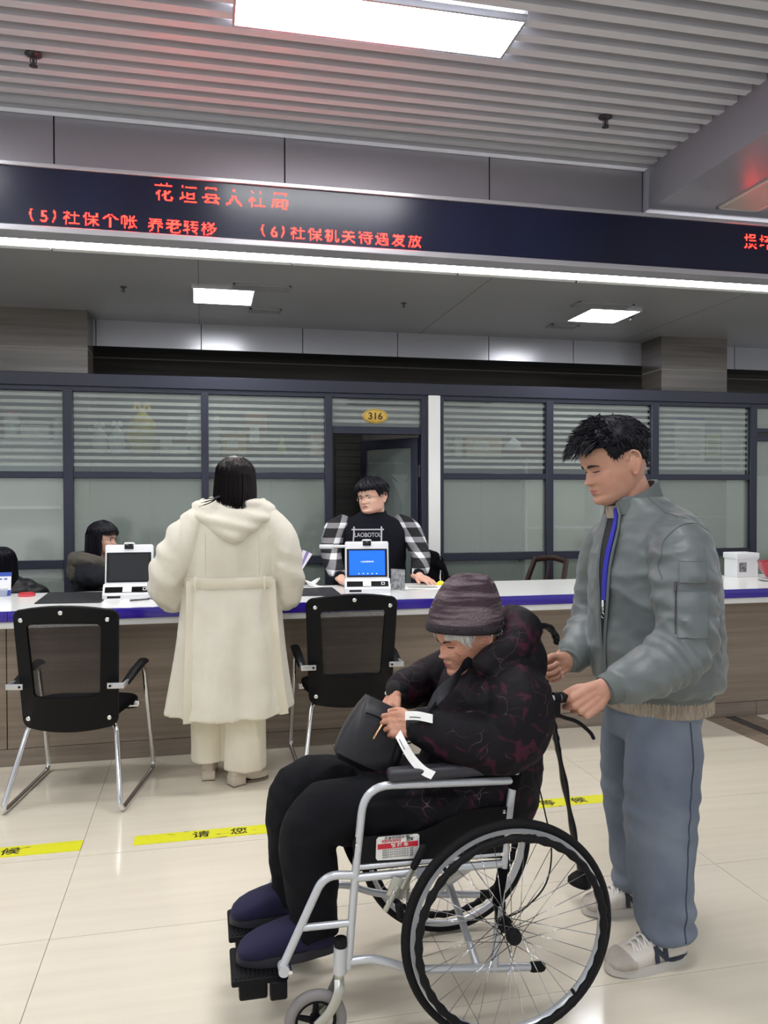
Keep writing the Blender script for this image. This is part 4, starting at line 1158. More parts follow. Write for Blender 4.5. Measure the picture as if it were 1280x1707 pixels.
# ------------------------------------------------------------------ office behind the glass
m_cab = M('cabinet_blue_grey', (60, 73, 88), 0.5)
m_cabd = M('cabinet_seam', (40, 44, 50), 0.6)
def cabinet(x0, x1, y0, y1, h_, n, label):
    r_ = empty('office_cabinet', ((x0 + x1) / 2, (y0 + y1) / 2, 0)); tag(r_, label, 'cabinet', 'cabinets behind the glass')
    a, b = (x1 - x0) / 2, (y1 - y0) / 2
    MB().box((-a, -b, 0), (a, b, h_), 0.004, 1).build('cabinet_body', m_cab, r_)
    for k in range(n):
        xa = -a + 2 * a * k / n + 0.006; xb = -a + 2 * a * (k + 1) / n - 0.006
        d_ = MB().box((xa, -b - 0.016, 0.06), (xb, -b, h_ - 0.04), 0.003, 1).build('cabinet_door', m_cab, r_)
        MB().box((xb - 0.05, -b - 0.026, h_ * 0.5), (xb - 0.035, -b - 0.014, h_ * 0.5 + 0.12), 0.003, 1).build('handle', m_chrome, d_)
cabinet(-0.862, 1.0, 6.66, 7.0, 1.83, 4, 'long blue grey office cabinet behind the glass, crowded with bags and boxes on top')
cabinet(1.97, 2.72, 6.66, 7.0, 1.83, 2, 'short blue grey office cabinet behind the glass with a peach carton on top')
rk = empty('storage_rack', (-1.45, 6.595, 0)); tag(rk, 'white steel storage rack behind the glass with jars on its top board', 'rack')
for sx in (-0.42, 0.42):
    for sy in (-0.065, 0.065):
        MB().box((sx - 0.015, sy - 0.015, 0), (sx + 0.015, sy + 0.015, 1.92), 0.002, 1).build('rack_post', m_white, rk)
MB().box((-0.435, 0.08, 0.02), (0.435, 0.088, 1.9)).build('brightening_panel', m_white, rk)  # added white sheet, there to brighten the frosted pane in front of it
for z in (0.3, 0.85, 1.4, 1.9):
    MB().box((-0.435, -0.08, z), (0.435, 0.08, z + 0.025), 0.002, 1).build('rack_board', m_white, rk)
ZC = 1.83
def carton(x, y, w_, d_, h_, col, label, rz=0.0, z=ZC):
    r_ = empty('cardboard_box', (x, y, z), rz); tag(r_, label, 'box', 'cartons behind the glass')
    m_ = M('carton_%d_%d_%d' % col, col, 0.7)
    MB().box((-w_ / 2, -d_ / 2, 0), (w_ / 2, d_ / 2, h_), 0.003, 1).build('carton_body', m_, r_)
    MB().box((-w_ / 2 - 0.001, -0.02, h_ * 0.3), (w_ / 2 + 0.001, 0.02, h_ + 0.0015)).build('packing_tape', M('kraft_tape', (186, 150, 96), 0.4), r_)
    MB().box((-w_ * 0.3, -d_ / 2 - 0.001, h_ * 0.3), (w_ * 0.15, -d_ / 2 + 0.001, h_ * 0.65)).build('carton_label', m_paper, r_)
def stack(x, y, n, label, z=ZC, w_=0.2, hh=0.04):
    r_ = empty('paper_stack', (x, y, z)); tag(r_, label, 'paper stack', 'paper stacks behind the glass')
    for k in range(n):
        dx = 0.012 * math.sin(k * 2.1)
        MB().box((-w_ / 2 + dx, -0.12, k * hh), (w_ / 2 + dx, 0.12, (k + 1) * hh - 0.003), 0.004, 1).build('ream', m_paper, r_)
def bag(x, y, w_, h_, col, label, tie=True, z=ZC):
    r_ = empty('plastic_bag', (x, y, z)); tag(r_, label, 'bag', 'bags on the cabinet')
    m_ = M('bag_%d_%d_%d' % col, col, 0.3, bump=0.5, bscale=14)
    b = MB()
    rings = []
    for k in range(11):
        t = k / 10; rr = (0.75 + 0.4 * math.sin(PI * min(1, t * 1.1))) * (1 if t < 0.72 else max(0.12, 1 - (t - 0.72) * 3.0))
        rings.append([(w_ / 2 * rr * math.cos(a) * (1 + 0.1 * math.sin(3 * a + k)), w_ * 0.36 * rr * math.sin(a), h_ * t) for a in [2 * PI * q / 20 for q in range(20)]])
    b.loft(rings); b.build('bag_body', m_, r_)
    if tie:
        for e in (-1, 1):
            MB().tube(catmull([(0, 0, h_ * 0.95), (e * w_ * 0.2, 0, h_ * 1.12), (e * w_ * 0.3, 0.0, h_ * 0.98)], 5), [(0.002, 0.012)] * 11, 8, up=(0, 1, 0)).build('bag_handle', m_, r_)
bag(-0.797, 6.78, 0.105, 0.22, (226, 226, 230), 'pale plastic bag on the cabinet next to the partition mullion')
bag(-0.665, 6.78, 0.11, 0.23, (216, 220, 224), 'crumpled white plastic bag between the pale bag and the yellow bag')
bag(-0.475, 6.80, 0.20, 0.37, (206, 180, 60), 'big yellow gift bag on the long cabinet')
carton(-0.285, 6.76, 0.09, 0.1, 0.14, (226, 220, 206), 'small upright cream box right beside the yellow bag')
carton(-0.175, 6.76, 0.12, 0.1, 0.07, (232, 232, 228), 'low white box between the cream box and the olive box')
carton(-0.06, 6.80, 0.13, 0.16, 0.115, (150, 146, 70), 'olive box under the short stack of white reams')
stack(-0.065, 6.80, 5, 'stack of white paper reams on the olive box', ZC + 0.115, 0.12, 0.042)
stack(0.075, 6.80, 7, 'tall stack of white paper reams beside the golden carton', ZC, 0.12, 0.045)
carton(0.25, 6.76, 0.19, 0.18, 0.175, (216, 176, 96), 'golden carton with white label on the long cabinet')
carton(0.43, 6.84, 0.17, 0.18, 0.36, (150, 112, 88), 'tall brown carton behind the golden carton')
cn2 = empty('paper_cone', (0.645, 6.78, ZC)); tag(cn2, 'pale yellow folded paper cone on the long cabinet', 'ornament')
MB().lathe([(0.0, 0), (0.05, 0), (0.045, 0.02), (0.004, 0.175), (0, 0.178)], seg=18).build('cone_body', M('cone_yellow', (222, 218, 130), 0.6), cn2)
MB().lathe([(0.05, 0.0), (0.056, 0.0), (0.054, 0.012), (0.046, 0.014)], seg=18, caps=False).build('cone_rim', m_grn, cn2)
carton(0.92, 6.78, 0.10, 0.14, 0.17, (224, 178, 140), 'small orange and cream box at the end of the long cabinet')
carton(2.16, 6.76, 0.07, 0.12, 0.165, (232, 226, 196), 'narrow cream box on the short cabinet')
carton(2.385, 6.78, 0.32, 0.2, 0.175, (238, 206, 170), 'wide peach carton on the short cabinet')
bag(2.05, 6.82, 0.1, 0.2, (220, 224, 226), 'clear crumpled bag at the end of the short cabinet', False)
rl = empty('banner_roll', (2.80, 6.80, ZC)); tag(rl, 'rolled maroon banner lying across the short cabinet end', 'banner')
MB().tube([(-0.21, 0, 0.045), (0.42, 0.02, 0.045)], 0.042, 14).build('rolled_cloth', M('maroon_cloth', (140, 34, 56), 0.7), rl)
MB().tube([(-0.235, 0, 0.045), (0.46, 0.02, 0.045)], 0.012, 10).build('roll_pole', m_white, rl)
for k, xx in enumerate((2.6, 3.2)):
    pass
sh = empty('low_bookcase', (3.15, 6.86, 0)); tag(sh, 'white bookcase behind the glass supporting the end of the maroon roll', 'bookcase')
for sx in (-0.36, 0.36):
    MB().box((sx - 0.012, -0.15, 0), (sx + 0.012, 0.15, 1.825), 0.002, 1).build('side_board', m_white, sh)
for z in (0.05, 0.6, 1.2, 1.8):
    MB().box((-0.35, -0.15, z), (0.35, 0.15, z + 0.022), 0.002, 1).build('shelf', m_white, sh)
bag(2.76, 6.94, 0.14, 0.2, (228, 228, 232), 'pale bag standing behind the maroon roll', False, ZC)
# jars on the rack
def jar(x, h_, r0, lid, label):
    r_ = empty('storage_jar', (x, 6.60, 1.925)); tag(r_, label, 'jar', 'jars on the storage rack')
    MB().lathe([(0, 0), (r0, 0), (r0, h_ * 0.8), (r0 * 0.8, h_ * 0.88), (0, h_ * 0.88)], seg=20).build('jar_body', m_white, r_)
    MB().lathe([(0, h_ * 0.87), (r0 * 0.86, h_ * 0.87), (r0 * 0.86, h_), (0, h_)], seg=20).build('jar_lid', lid, r_)
jar(-1.405, 0.21, 0.055, m_lred, 'white jar with a red lid on the storage rack')
jar(-1.07, 0.17, 0.04, m_white, 'slim white jar with a white lid on the storage rack')
carton(-1.235, 6.60, 0.2, 0.12, 0.11, (224, 226, 226), 'wide white carton between two jars on the rack', 0, 1.925)
carton(-1.55, 6.60, 0.12, 0.12, 0.10, (216, 218, 214), 'small white carton beside the jar with the red lid', 0, 1.925)
# notices pinned on a board behind the right panes
nb = empty('notice_board', (4.45, 6.60, 1.65)); tag(nb, 'grey notice board with posted papers behind the glass', 'notice board')
MB().box((-0.5, 0, 0.0), (0.5, 0.02, 0.62), 0.003, 1).build('board', M('board_grey', (150, 152, 150), 0.7), nb)
MB().box((-0.5, 0.0, -1.65), (-0.46, 0.03, 0.0)).build('board_leg', m_dsteel, nb)
MB().box((0.46, 0.0, -1.65), (0.5, 0.03, 0.0)).build('board_leg', m_dsteel, nb)
for (x, z, w_, h_, col) in ((-0.12, 0.15, 0.3, 0.42, (230, 234, 230)), (0.12, 0.2, 0.14, 0.2, (226, 218, 150)), (0.32, 0.06, 0.22, 0.42, (226, 228, 226))):
    pp = MB().box((x - w_ / 2, -0.003, z), (x + w_ / 2, 0.0, z + h_)).build('notice', M('notice_%d' % col[2], col, 0.7), nb)
    for k in range(6):
        MB().box((x - w_ * 0.4, -0.0045, z + h_ * (0.15 + 0.11 * k)), (x + w_ * 0.35, -0.003, z + h_ * (0.15 + 0.11 * k) + 0.008)).build('printed_line', m_ink2, pp)
MB().box((-0.27, -0.0045, 0.53), (0.03, -0.003, 0.57)).build('notice_header', m_qblue, nb)
# coat hanging behind the door leaf
m_dgreen = M('green_cloth', (54, 70, 56), 0.8); m_lgrey = M('pale_cloth', (190, 196, 190), 0.8)
def garment(x, y, col, label, w_=0.15):
    r_ = empty('hanging_coat', (x, y, 1.72)); tag(r_, label, 'coat', 'clothes behind the door')
    rings = []
    for k in range(9):
        t = k / 8; ww = w_ * (0.35 + 0.75 * min(1, t * 3)) * (1 + 0.15 * t)
        rings.append([(ww * math.cos(a) * (1 + 0.06 * math.sin(4 * a + k)), 0.05 * math.sin(a) * (1 + 0.2 * math.sin(5 * a)), -0.02 - 0.75 * t) for a in [2 * PI * q / 24 for q in range(24)]])
    MB().loft(rings).build('coat_body', col, r_)
    MB().tube(catmull([(-w_ * 0.9, 0, -0.1), (0, 0, 0.0), (w_ * 0.9, 0, -0.1)], 5), 0.006, 8).build('hanger_bar', m_dsteel, r_)
    MB().tube(catmull([(0, 0, 0.0), (0, 0, 0.05), (0.02, 0, 0.08), (0.03, 0, 0.05)], 5), 0.003, 6).build('hanger_hook', m_chrome, r_)
garment(1.56, 7.02, m_dgreen, 'dark green coat on a hanger behind the open door')
garment(1.84, 7.04, m_lgrey, 'pale coat on a hanger behind the open door', 0.07)
hr_ = empty('clothes_rail', (1.68, 7.04, 0)); tag(hr_, 'steel clothes rail holding coats behind the open door', 'rail')
MB().tube([(-0.28, 0, 1.79), (0.28, 0, 1.79)], 0.01, 10).build('rail_bar', m_chrome, hr_)
for e in (-0.27, 0.27):
    MB().tube([(e, 0, 0.02), (e, 0, 1.79)], 0.012, 10).build('rail_post', m_chrome, hr_)
    MB().tube([(e, -0.18, 0.014), (e, 0.18, 0.014)], 0.012, 10).build('rail_foot', m_chrome, hr_)

# chairs on the office side
m_dwood = M('dark_wood', (58, 36, 30), 0.3, col2=(40, 24, 20), nscale=4, nstretch=(1, 1, 6), coat=0.3)
ac = empty('wooden_armchair', (2.46, 6.02, 0), math.radians(112)); tag(ac, 'dark wooden armchair with curved posts behind the counter', 'chair')
MB().box((-0.24, -0.22, 0.42), (0.24, 0.22, 0.47), 0.015, 3).build('seat', m_dwood, ac)
for e in (-1, 1):
    MB().tube(catmull([(e * 0.2, -0.22, 0.0), (e * 0.21, -0.2, 0.45), (e * 0.2, -0.25, 0.75), (e * 0.17, -0.33, 0.985)], 6), [(0.018, 0.026)] * 19, 10).build('leg', m_dwood, ac)
    MB().tube([(e * 0.22, 0.2, 0.0), (e * 0.22, 0.2, 0.64)], 0.02, 10).build('leg', m_dwood, ac)
    MB().tube(catmull([(e * 0.22, 0.22, 0.645), (e * 0.25, 0.0, 0.68), (e * 0.2, -0.26, 0.7)], 6), [(0.014, 0.026)] * 13, 10, up=(0, 0, 1)).build('armrest', m_dwood, ac)
for k in range(1, 2):
    MB().tube([(-0.08 + 0.08 * k, -0.22, 0.46), (-0.07 + 0.07 * k, -0.32, 0.95)], [(0.008, 0.02)] * 2, 8).build('back_slat', m_dwood, ac)
MB().tube(catmull([(-0.17, -0.33, 0.965), (0, -0.35, 0.985), (0.17, -0.33, 0.965)], 6), [(0.022, 0.012)] * 13, 10, up=(0, 0, 1)).build('crest_rail', m_dwood, ac)
def office_chair(x, y, rz, label, h_=0.96):
    r_ = empty('office_chair', (x, y, 0), rz); tag(r_, label, 'chair', 'office chairs behind the counter')
    MB().box((-0.24, -0.24, 0.44), (0.24, 0.24, 0.52), 0.03, 3).build('seat', m_blackfab, r_)
    rows = [[(0.22 * (2 * i / 8 - 1), -0.25 + 0.25 * (i / 4 - 1) ** 2 * 0.2 - 0.05 * j / 6, 0.56 + (h_ - 0.56) * j / 6) for i in range(9)] for j in range(7)]
    MB().sheet(rows, 0.05).build('backrest', m_blackfab, r_)
    MB().tube([(0, 0, 0.08), (0, 0, 0.45)], 0.025, 12).build('column', m_black, r_)
    for e in (-1, 1):
        MB().tube(bend([(e * 0.24, 0.0, 0.48), (e * 0.29, 0, 0.48), (e * 0.29, 0, 0.68)], 0.04), 0.014, 8).build('arm_post', m_black, r_)
        MB().box((e * 0.29 - 0.03, -0.14, 0.68), (e * 0.29 + 0.03, 0.14, 0.71), 0.012, 2).build('armrest', m_black, r_)
    for k in range(5):
        a = 2 * PI * k / 5
        MB().tube([(0, 0, 0.09), (0.28 * math.cos(a), 0.28 * math.sin(a), 0.07)], [0.022, 0.014], 8).build('base_spoke', m_black, r_)
        MB().ell((0.28 * math.cos(a), 0.28 * math.sin(a), 0.03), (0.03, 0.03, 0.03), None, 12, 8).build('castor', m_black, r_)
office_chair(3.22, 5.98, math.radians(150), 'black office chair behind the counter near the young man in the bomber jacket', 0.88)
office_chair(1.86, 6.02, math.radians(172), 'black office chair behind the counter beside the white post', 0.84)
wr = empty('dark_wardrobe', (1.17, 7.44, 0)); tag(wr, 'tall dark slatted wardrobe standing inside the office doorway', 'wardrobe')
m_wdark = M('wardrobe_dark', (52, 50, 46), 0.5, col2=(42, 40, 37), nscale=4, nstretch=(1, 1, 12))
MB().box((-0.26, -0.16, 0), (0.26, 0.16, 2.3), 0.004, 1).build('wardrobe_body', m_wdark, wr)
for k in range(2):
    dr = MB().box((-0.255 + 0.257 * k, -0.178, 0.05), (-0.003 + 0.257 * k, -0.16, 2.26), 0.003, 1).build('wardrobe_door', m_wdark, wr)
    for j in range(34):
        MB().box((-0.24 + 0.257 * k, -0.184, 0.12 + 0.062 * j), (-0.018 + 0.257 * k, -0.177, 0.165 + 0.062 * j)).build('louvre', m_wdark, dr)
# black coat thrown over that chair back
jk = empty('draped_coat', (1.745, 6.13, 0.60)); tag(jk, 'black quilted coat bundled over the chair by the white post', 'coat')
b = MB()
for (x, y, z, r0) in ((0, 0, 0.12, 0.15), (0.03, 0, 0.26, 0.12), (0.0, 0.02, 0.38, 0.095), (-0.06, 0, 0.3, 0.10), (0.07, 0.0, 0.06, 0.12), (-0.08, 0.0, 0.1, 0.11), (0.05, -0.04, 0.33, 0.07)):
    b.ell((x, y, z), (r0, r0 * 0.8, r0), None, 16, 10)
fuse(b, 'coat_bundle', m_blackfab, jk, 0.012, 2, lambda co: 0.016 * nz(co, 14))
MB().tube(catmull([(0.03, -0.06, 0.40), (0.06, -0.09, 0.42), (0.08, -0.07, 0.38)], 5), 0.005, 8).build('coat_loop', m_black, jk)
# ================================================================== PEOPLE
m_skin = M('skin', (196, 152, 130), 0.5, col2=(184, 132, 112), nscale=14, ramp=(0.3, 0.75), spec=0.35, bump=0.03, bscale=180)
m_skin2 = M('skin_pale', (224, 182, 162), 0.5, col2=(214, 162, 142), nscale=14, spec=0.35)
m_skin3 = M('skin_aged', (202, 152, 128), 0.55, col2=(180, 122, 100), nscale=22, ramp=(0.3, 0.8), spec=0.3, bump=0.35, bscale=70, bstretch=(1, 1, 2.5))
m_lip = M('lips', (176, 104, 98), 0.45)
m_hair = M('hair_black', (15, 15, 23), 0.5, spec=0.22)
m_hairb = M('hair_brown_black', (23, 18, 20), 0.42, spec=0.3)
m_hairg = M('hair_grey', (200, 198, 194), 0.6)
m_brow = M('brow', (44, 36, 36), 0.8)
m_eyew = M('eye_white', (226, 220, 216), 0.3)
m_eyed = M('eye_dark', (24, 18, 16), 0.2)
m_nail = M('nail', (226, 184, 168), 0.3)

HT = np.array([0.0, 0.04, 0.10, 0.16, 0.22, 0.30, 0.38, 0.46, 0.52, 0.60, 0.70, 0.80, 0.89, 0.955, 1.0])
HF = np.array([0.058, 0.078, 0.086, 0.084, 0.086, 0.087, 0.085, 0.083, 0.087, 0.090, 0.087, 0.076, 0.054, 0.030, 0.0])
HB = np.array([0.010, 0.030, 0.046, 0.056, 0.066, 0.078, 0.088, 0.096, 0.099, 0.101, 0.100, 0.092, 0.072, 0.046, 0.0])
HW = np.array([0.020, 0.036, 0.049, 0.056, 0.061, 0.066, 0.070, 0.0725, 0.074, 0.0765, 0.0775, 0.072, 0.055, 0.034, 0.0])
def cub(x, xp, fp):
    """smooth interpolation of a table"""
    x = np.asarray(x, float)
    i = np.clip(np.searchsorted(xp, x) - 1, 0, len(xp) - 2)
    m = np.gradient(fp, xp)
    h = xp[i + 1] - xp[i]; t = (x - xp[i]) / h
    return ((2 * t ** 3 - 3 * t ** 2 + 1) * fp[i] + (t ** 3 - 2 * t ** 2 + t) * h * m[i] + (-2 * t ** 3 + 3 * t ** 2) * fp[i + 1] + (t ** 3 - t ** 2) * h * m[i + 1])

class Head:
    """head in local axes: face towards -Y, left ear at +X, up Z, centred; 0.23 m tall before scaling"""
    def __init__(self, pos, face, pitch=0.0, roll=0.0, scale=1.0, wide=1.0, jaw=1.0, nose=1.0, eye_z=0.465, cheeks=1.0, deep=1.0):
        self.M = Matrix.Translation(pos) @ Matrix.Rotation(math.atan2(face[0], -face[1]), 4, 'Z') @ Matrix.Rotation(pitch, 4, 'X') @ Matrix.Rotation(roll, 4, 'Y') @ Matrix.Scale(scale, 4)
        self.wide, self.jaw, self.nose, self.eye_z, self.cheeks, self.deep = wide, jaw, nose, eye_z, cheeks, deep
    def local(self, phi, t, feat=True):
        phi = np.asarray(phi, float); t = np.asarray(t, float)
        f = cub(t, HT, HF) * self.deep; b = cub(t, HT, HB) * self.deep; w = cub(t, HT, HW) * self.wide
        w = w * (1 + (self.jaw - 1) * np.clip(1 - t / 0.42, 0, 1))
        c, s = np.cos(phi), np.sin(phi)
        e = 0.88
        x = w * np.sign(s) * np.abs(s) ** e
        d = np.where(c > 0, f, b) * np.sign(c) * np.abs(c) ** e
        z = (t - 0.5) * 0.23
        if feat:
            fr = np.clip(c, 0, 1) ** 0.5
            ax = np.abs(x)
            G = lambda u, s_: np.exp(-0.5 * (u / s_) ** 2)
            # nose ridge
            tt = (t - 0.335) / 0.165
            prof = np.where(tt < 0, np.exp(-0.5 * (tt / 0.10) ** 2), np.clip(1 - tt, 0, 1) ** 1.15)
            wd = 0.0075 + 0.0045 * np.clip(1 - tt, 0, 1)
            dd = 0.0215 * self.nose * prof * G(x, wd)
            dd += 0.0065 * G(ax - 0.013, 0.006) * G(t - 0.335, 0.018)
            # eye sockets, lids, brow
            ez = self.eye_z
            dd += -0.0095 * G(ax - 0.030, 0.014) * G(t - ez - 0.012, 0.032)
            dd += 0.0055 * G(ax - 0.031, 0.011) * G(t - ez, 0.018)
            dd += 0.0035 * G(ax - 0.030, 0.018) * G(t - 0.535, 0.018)
            # mouth
            dd += 0.0065 * G(x, 0.019) * G(t - 0.243, 0.017)
            dd += 0.0070 * G(x, 0.016) * G(t - 0.196, 0.017)
            dd += -0.0045 * G(x, 0.020) * G(t - 0.2195, 0.008)
            dd += -0.004 * G(x, 0.02) * G(t - 0.155, 0.016)
            dd += 0.0045 * G(x, 0.018) * G(t - 0.085, 0.035)
            dd += 0.0045 * self.cheeks * G(ax - 0.044, 0.016) * G(t - 0.36, 0.06)
            dd += -0.003 * G(ax - 0.026, 0.005) * G(t - 0.27, 0.04)
            d = d + dd * fr
        return x, -d, z
    def at(self, phi, t, off=0.0):
        x, y, z = self.local(phi, t)
        p = Vector((float(x), float(y), float(z)))
        if off:
            n = Vector((p.x / 0.0055, p.y / 0.0085, p.z / 0.013)); n.normalize(); p = p + n * off
        return self.M @ p
    def front(self, x, t, off=0.0):
        """point on the face at local x and height t"""
        w = float(cub(t, HT, HW)) * self.wide * (1 + (self.jaw - 1) * max(0, 1 - t / 0.42))
        s = math.copysign((abs(x) / w) ** (1 / 0.88), x)
        X, Y, Z = self.local(math.asin(max(-1, min(1, s))), t)
        return self.M @ Vector((float(X), float(Y) - off, float(Z)))
    def grid(self, nphi=120, nt=90, off=None):
        u = np.linspace(0, 2 * PI, nphi, endpoint=False)
        phi = u - 0.32 * np.sin(u)          # denser towards the face
        t = np.linspace(0.0, 1.0, nt)
        P_, T_ = np.meshgrid(phi, t)
        x, y, z = self.local(P_, T_, off is None)
        A = np.stack([x, y, z], -1)
        if off is not None:
            n = np.stack([x / 0.0055, y / 0.0085, z / 0.013], -1)
            n /= np.linalg.norm(n, axis=-1, keepdims=True) + 1e-9
            A = A + n * off(P_, T_)[..., None]
        return P_, T_, A
    def add(self, mb):
        _, _, A = self.grid()
        mb.loft([[self.M @ Vector(p) for p in row] for row in A])
        for s in (-1, 1):           # ears
            w = 0.0725 * self.wide
            e0 = Vector((s * (w - 0.002), 0.014, -0.012))
            R = Matrix.Rotation(s * -0.35, 3, 'Z') @ Matrix.Rotation(-0.12, 3, 'X')
            sc = self.M.to_scale()[0]
            mb.ell(self.M @ (e0 + Vector((s * 0.004, 0.004, 0))), (0.0075 * sc, 0.0165 * sc, 0.029 * sc), (self.M.to_3x3().normalized() @ R), 16, 12)
            rim = [(0.004, -0.004, -0.029), (0.008, 0.005, -0.032), (0.013, 0.014, -0.016), (0.018, 0.022, 0.004), (0.018, 0.020, 0.024), (0.014, 0.007, 0.034), (0.010, -0.007, 0.028), (0.006, -0.011, 0.012)]
            q = catmull([self.M @ (e0 + Vector((s * a, b, c))) for a, b, c in rim], 5)
            mb.tube(q, 0.0038 * sc, 8)
    def inv(self, co):
        Mi = np.array(self.M.inverted())
        return co @ Mi[:3, :3].T + Mi[:3, 3]

class Person:
    def __init__(self, base):
        self.base = Vector(base); self.mb = MB(); self.root = None
    def body(self, skin, label, voxel=0.0035, head=None, smooth=1, lips=True):
        o = fuse(self.mb, 'person', skin, None, voxel, smooth, None, 0.4)
        me = o.data
        if head is not None and lips:
            me.materials.append(m_lip)
            n = len(me.polygons)
            c = np.empty(n * 3); me.polygons.foreach_get('center', c); c = head.inv(c.reshape(-1, 3))
            t = c[:, 2] / 0.23 + 0.5
            hw = 0.0235 - 0.35 * np.abs(t - 0.219)
            k = (np.abs(c[:, 0]) < hw) & (np.abs(t - 0.219) < 0.030 * (1 - (c[:, 0] / 0.025) ** 2)) & (c[:, 1] < -0.06)
            idx = np.zeros(n, dtype=np.int32); idx[k] = 1
            me.polygons.foreach_set('material_index', idx)
        me.transform(Matrix.Translation(-self.base)); o.location = self.base
        tag(o, label, 'person')
        self.root = o
        return o
    def build(self, mb, name, mat, parent=None, label=None):
        mb.v = [(x - self.base.x, y - self.base.y, z - self.base.z) for x, y, z in mb.v]
        o = mb.build(name, mat, parent or self.root)
        if label: o['label'] = label
        return o
    def fuse(self, mb, name, mat, voxel=0.007, smooth=2, disp=None, fac=0.5, label=None):
        o = fuse(mb, name, mat, self.root, voxel, smooth, disp, fac)
        o.data.transform(Matrix.Translation(-self.base))
        if label: o['label'] = label
        return o
    def text(self, body, size, name, mat, matrix, **k):
        return text_mesh(body, size, name, mat, self.root, Matrix.Translation(-self.base) @ matrix, **k)

def ringv(c, fwd, side, a, b, n=40, p=1.0, up=None, mod=None):
    c = Vector(c); fwd = Vector(fwd); side = Vector(side); out = []
    for k in range(n):
        t = 2 * PI * k / n; x, y = math.cos(t), math.sin(t)
        x = math.copysign(abs(x) ** p, x); y = math.copysign(abs(y) ** p, y)
        m = 1.0 if mod is None else mod(t)
        out.append(c + fwd * (a * x * m) + side * (b * y * m))
    return out

def interp_rows(rows, n):
    """rows of equal length tuples -> n smooth rows"""
    q = catmull([np.array(r, float) for r in rows], n)
    return [tuple(r) for r in q]

def hand(mb, wrist, F, Nb, side, curls, s=1.0, thumb=((0.6, 0.75, 0.2), (0.85, 0.45, -0.1), (0.9, 0.25, -0.3)), spread=0.06, nails=None):
    """F: direction of the hand, Nb: back of the hand, side: +1 if the thumb lies on F x Nb, else -1; curls: four (mcp, pip, dip) radians"""
    F = Vector(F).normalized(); Nb = Vector(Nb); Nb = (Nb - F * Nb.dot(F)).normalized(); L = F.cross(Nb) * side   # L: towards the thumb
    w = Vector(wrist)
    def pt(f, l, n): return w + F * (f * s) + L * (l * s) + Nb * (n * s)
    # palm: two rows of capsules
    for l0, l1 in ((0.012, 0.030), (0.004, 0.010), (-0.004, -0.010), (-0.012, -0.029)):
        mb.capsule([pt(-0.01, l0, 0), pt(0.03, l1 * 0.9 + 0.0, 0.001), pt(0.085 - 0.006 * abs(l1 - 0.008) / 0.03 * 2, l1, 0.002)], [(0.0155 * s, 0.0165 * s), (0.0155 * s, 0.0155 * s), (0.0118 * s, 0.0118 * s)], 12, up=Nb)
    mb.capsule([pt(-0.035, 0, 0), pt(0.0, 0, 0)], [(0.021 * s, 0.028 * s), (0.02 * s, 0.03 * s)], 14, up=Nb)
    lens = ((0.042, 0.026, 0.021), (0.046, 0.030, 0.023), (0.042, 0.028, 0.022), (0.033, 0.021, 0.019))
    rads = (0.0092, 0.0095, 0.0088, 0.0078)
    for i, (l, c) in enumerate(zip((0.029, 0.0095, -0.0105, -0.0285), curls)):
        p = pt(0.086 - 0.008 * abs(i - 1) * (1 if i > 1 else 0.5), l, 0.003)
        ang = 0.0; sp = spread * (1.2 - i * 0.8)
        D0 = (F * math.cos(sp) + L * math.sin(sp)).normalized()
        P = [p - D0 * 0.012 * s, p]
        for seg_, a in zip(lens[i], c):
            ang += a
            d = D0 * math.cos(ang) - Nb * math.sin(ang)
            p = p + d * seg_ * s; P.append(p)
        q = catmull(P, 4); k = len(q)
        r = [rads[i] * s * (1.0 - 0.28 * j / (k - 1)) * (1 + 0.05 * math.cos(j * PI / 2)) for j in range(k)]
        mb.capsule(q, r, 12)
        if nails is not None:
            d = (P[-1] - P[-2]).normalized(); nn = (Nb * math.cos(ang) + D0 * math.sin(ang)).normalized()
            nails.ell(P[-1] + nn * rads[i] * 0.66 * s, (0.0062 * s, 0.0048 * s, 0.0016 * s), Matrix((d, nn.cross(d), nn)).transposed(), 10, 6)
    p = pt(0.022, 0.024, -0.004); P = [pt(0.006, 0.014, -0.004), p]
    for (f, l, n), ln in zip(thumb, (0.034, 0.030, 0.024)):
        d = (F * f + L * l + Nb * n).normalized(); p = p + d * ln * s; P.append(p)
    q = catmull(P, 4); k = len(q)
    mb.capsule(q, [0.0125 * s * (1.0 - 0.30 * j / (k - 1)) for j in range(k)], 12)
    if nails is not None:
        d = (P[-1] - P[-2]).normalized(); nn = (Nb - d * Nb.dot(d)).normalized()
        nails.ell(P[-1] + nn * 0.0062 * s, (0.0075 * s, 0.0058 * s, 0.0018 * s), Matrix((d, nn.cross(d), nn)).transposed(), 10, 6)

def tuft(mb, p, d, l, w, g=(0, 0, -0.3), seg=4):
    p = Vector(p); d = Vector(d).normalized(); g = Vector(g)
    P = [p, p + d * l * 0.45 + g * l * 0.08, p + d * l * 0.8 + g * l * 0.28, p + d * l + g * l * 0.5]
    mb.tube(P, [w, w * 0.9, w * 0.5, w * 0.08], seg, caps=False)

def brow(P, H, side, x0=0.014, x1=0.048, t0=0.535, t1=0.545, th=0.0045, rise=0.018):
    q = []
    for k in range(8):
        u = k / 7
        q.append(H.front(side * (x0 + (x1 - x0) * u), t0 + (t1 - t0) * u + rise * math.sin(PI * min(1, u * 0.85)), 0.0008))
    r = [(0.0016, th * (0.8 + 0.4 * math.sin(PI * min(1, 0.25 + u * 0.8)) - 0.6 * u * u)) for u in [k / 7 for k in range(8)]]
    mb = MB().tube(q, r, 8, up=H.M.to_3x3() @ Vector((0, -1, 0)))
    P.build(mb, 'eyebrow', m_brow)

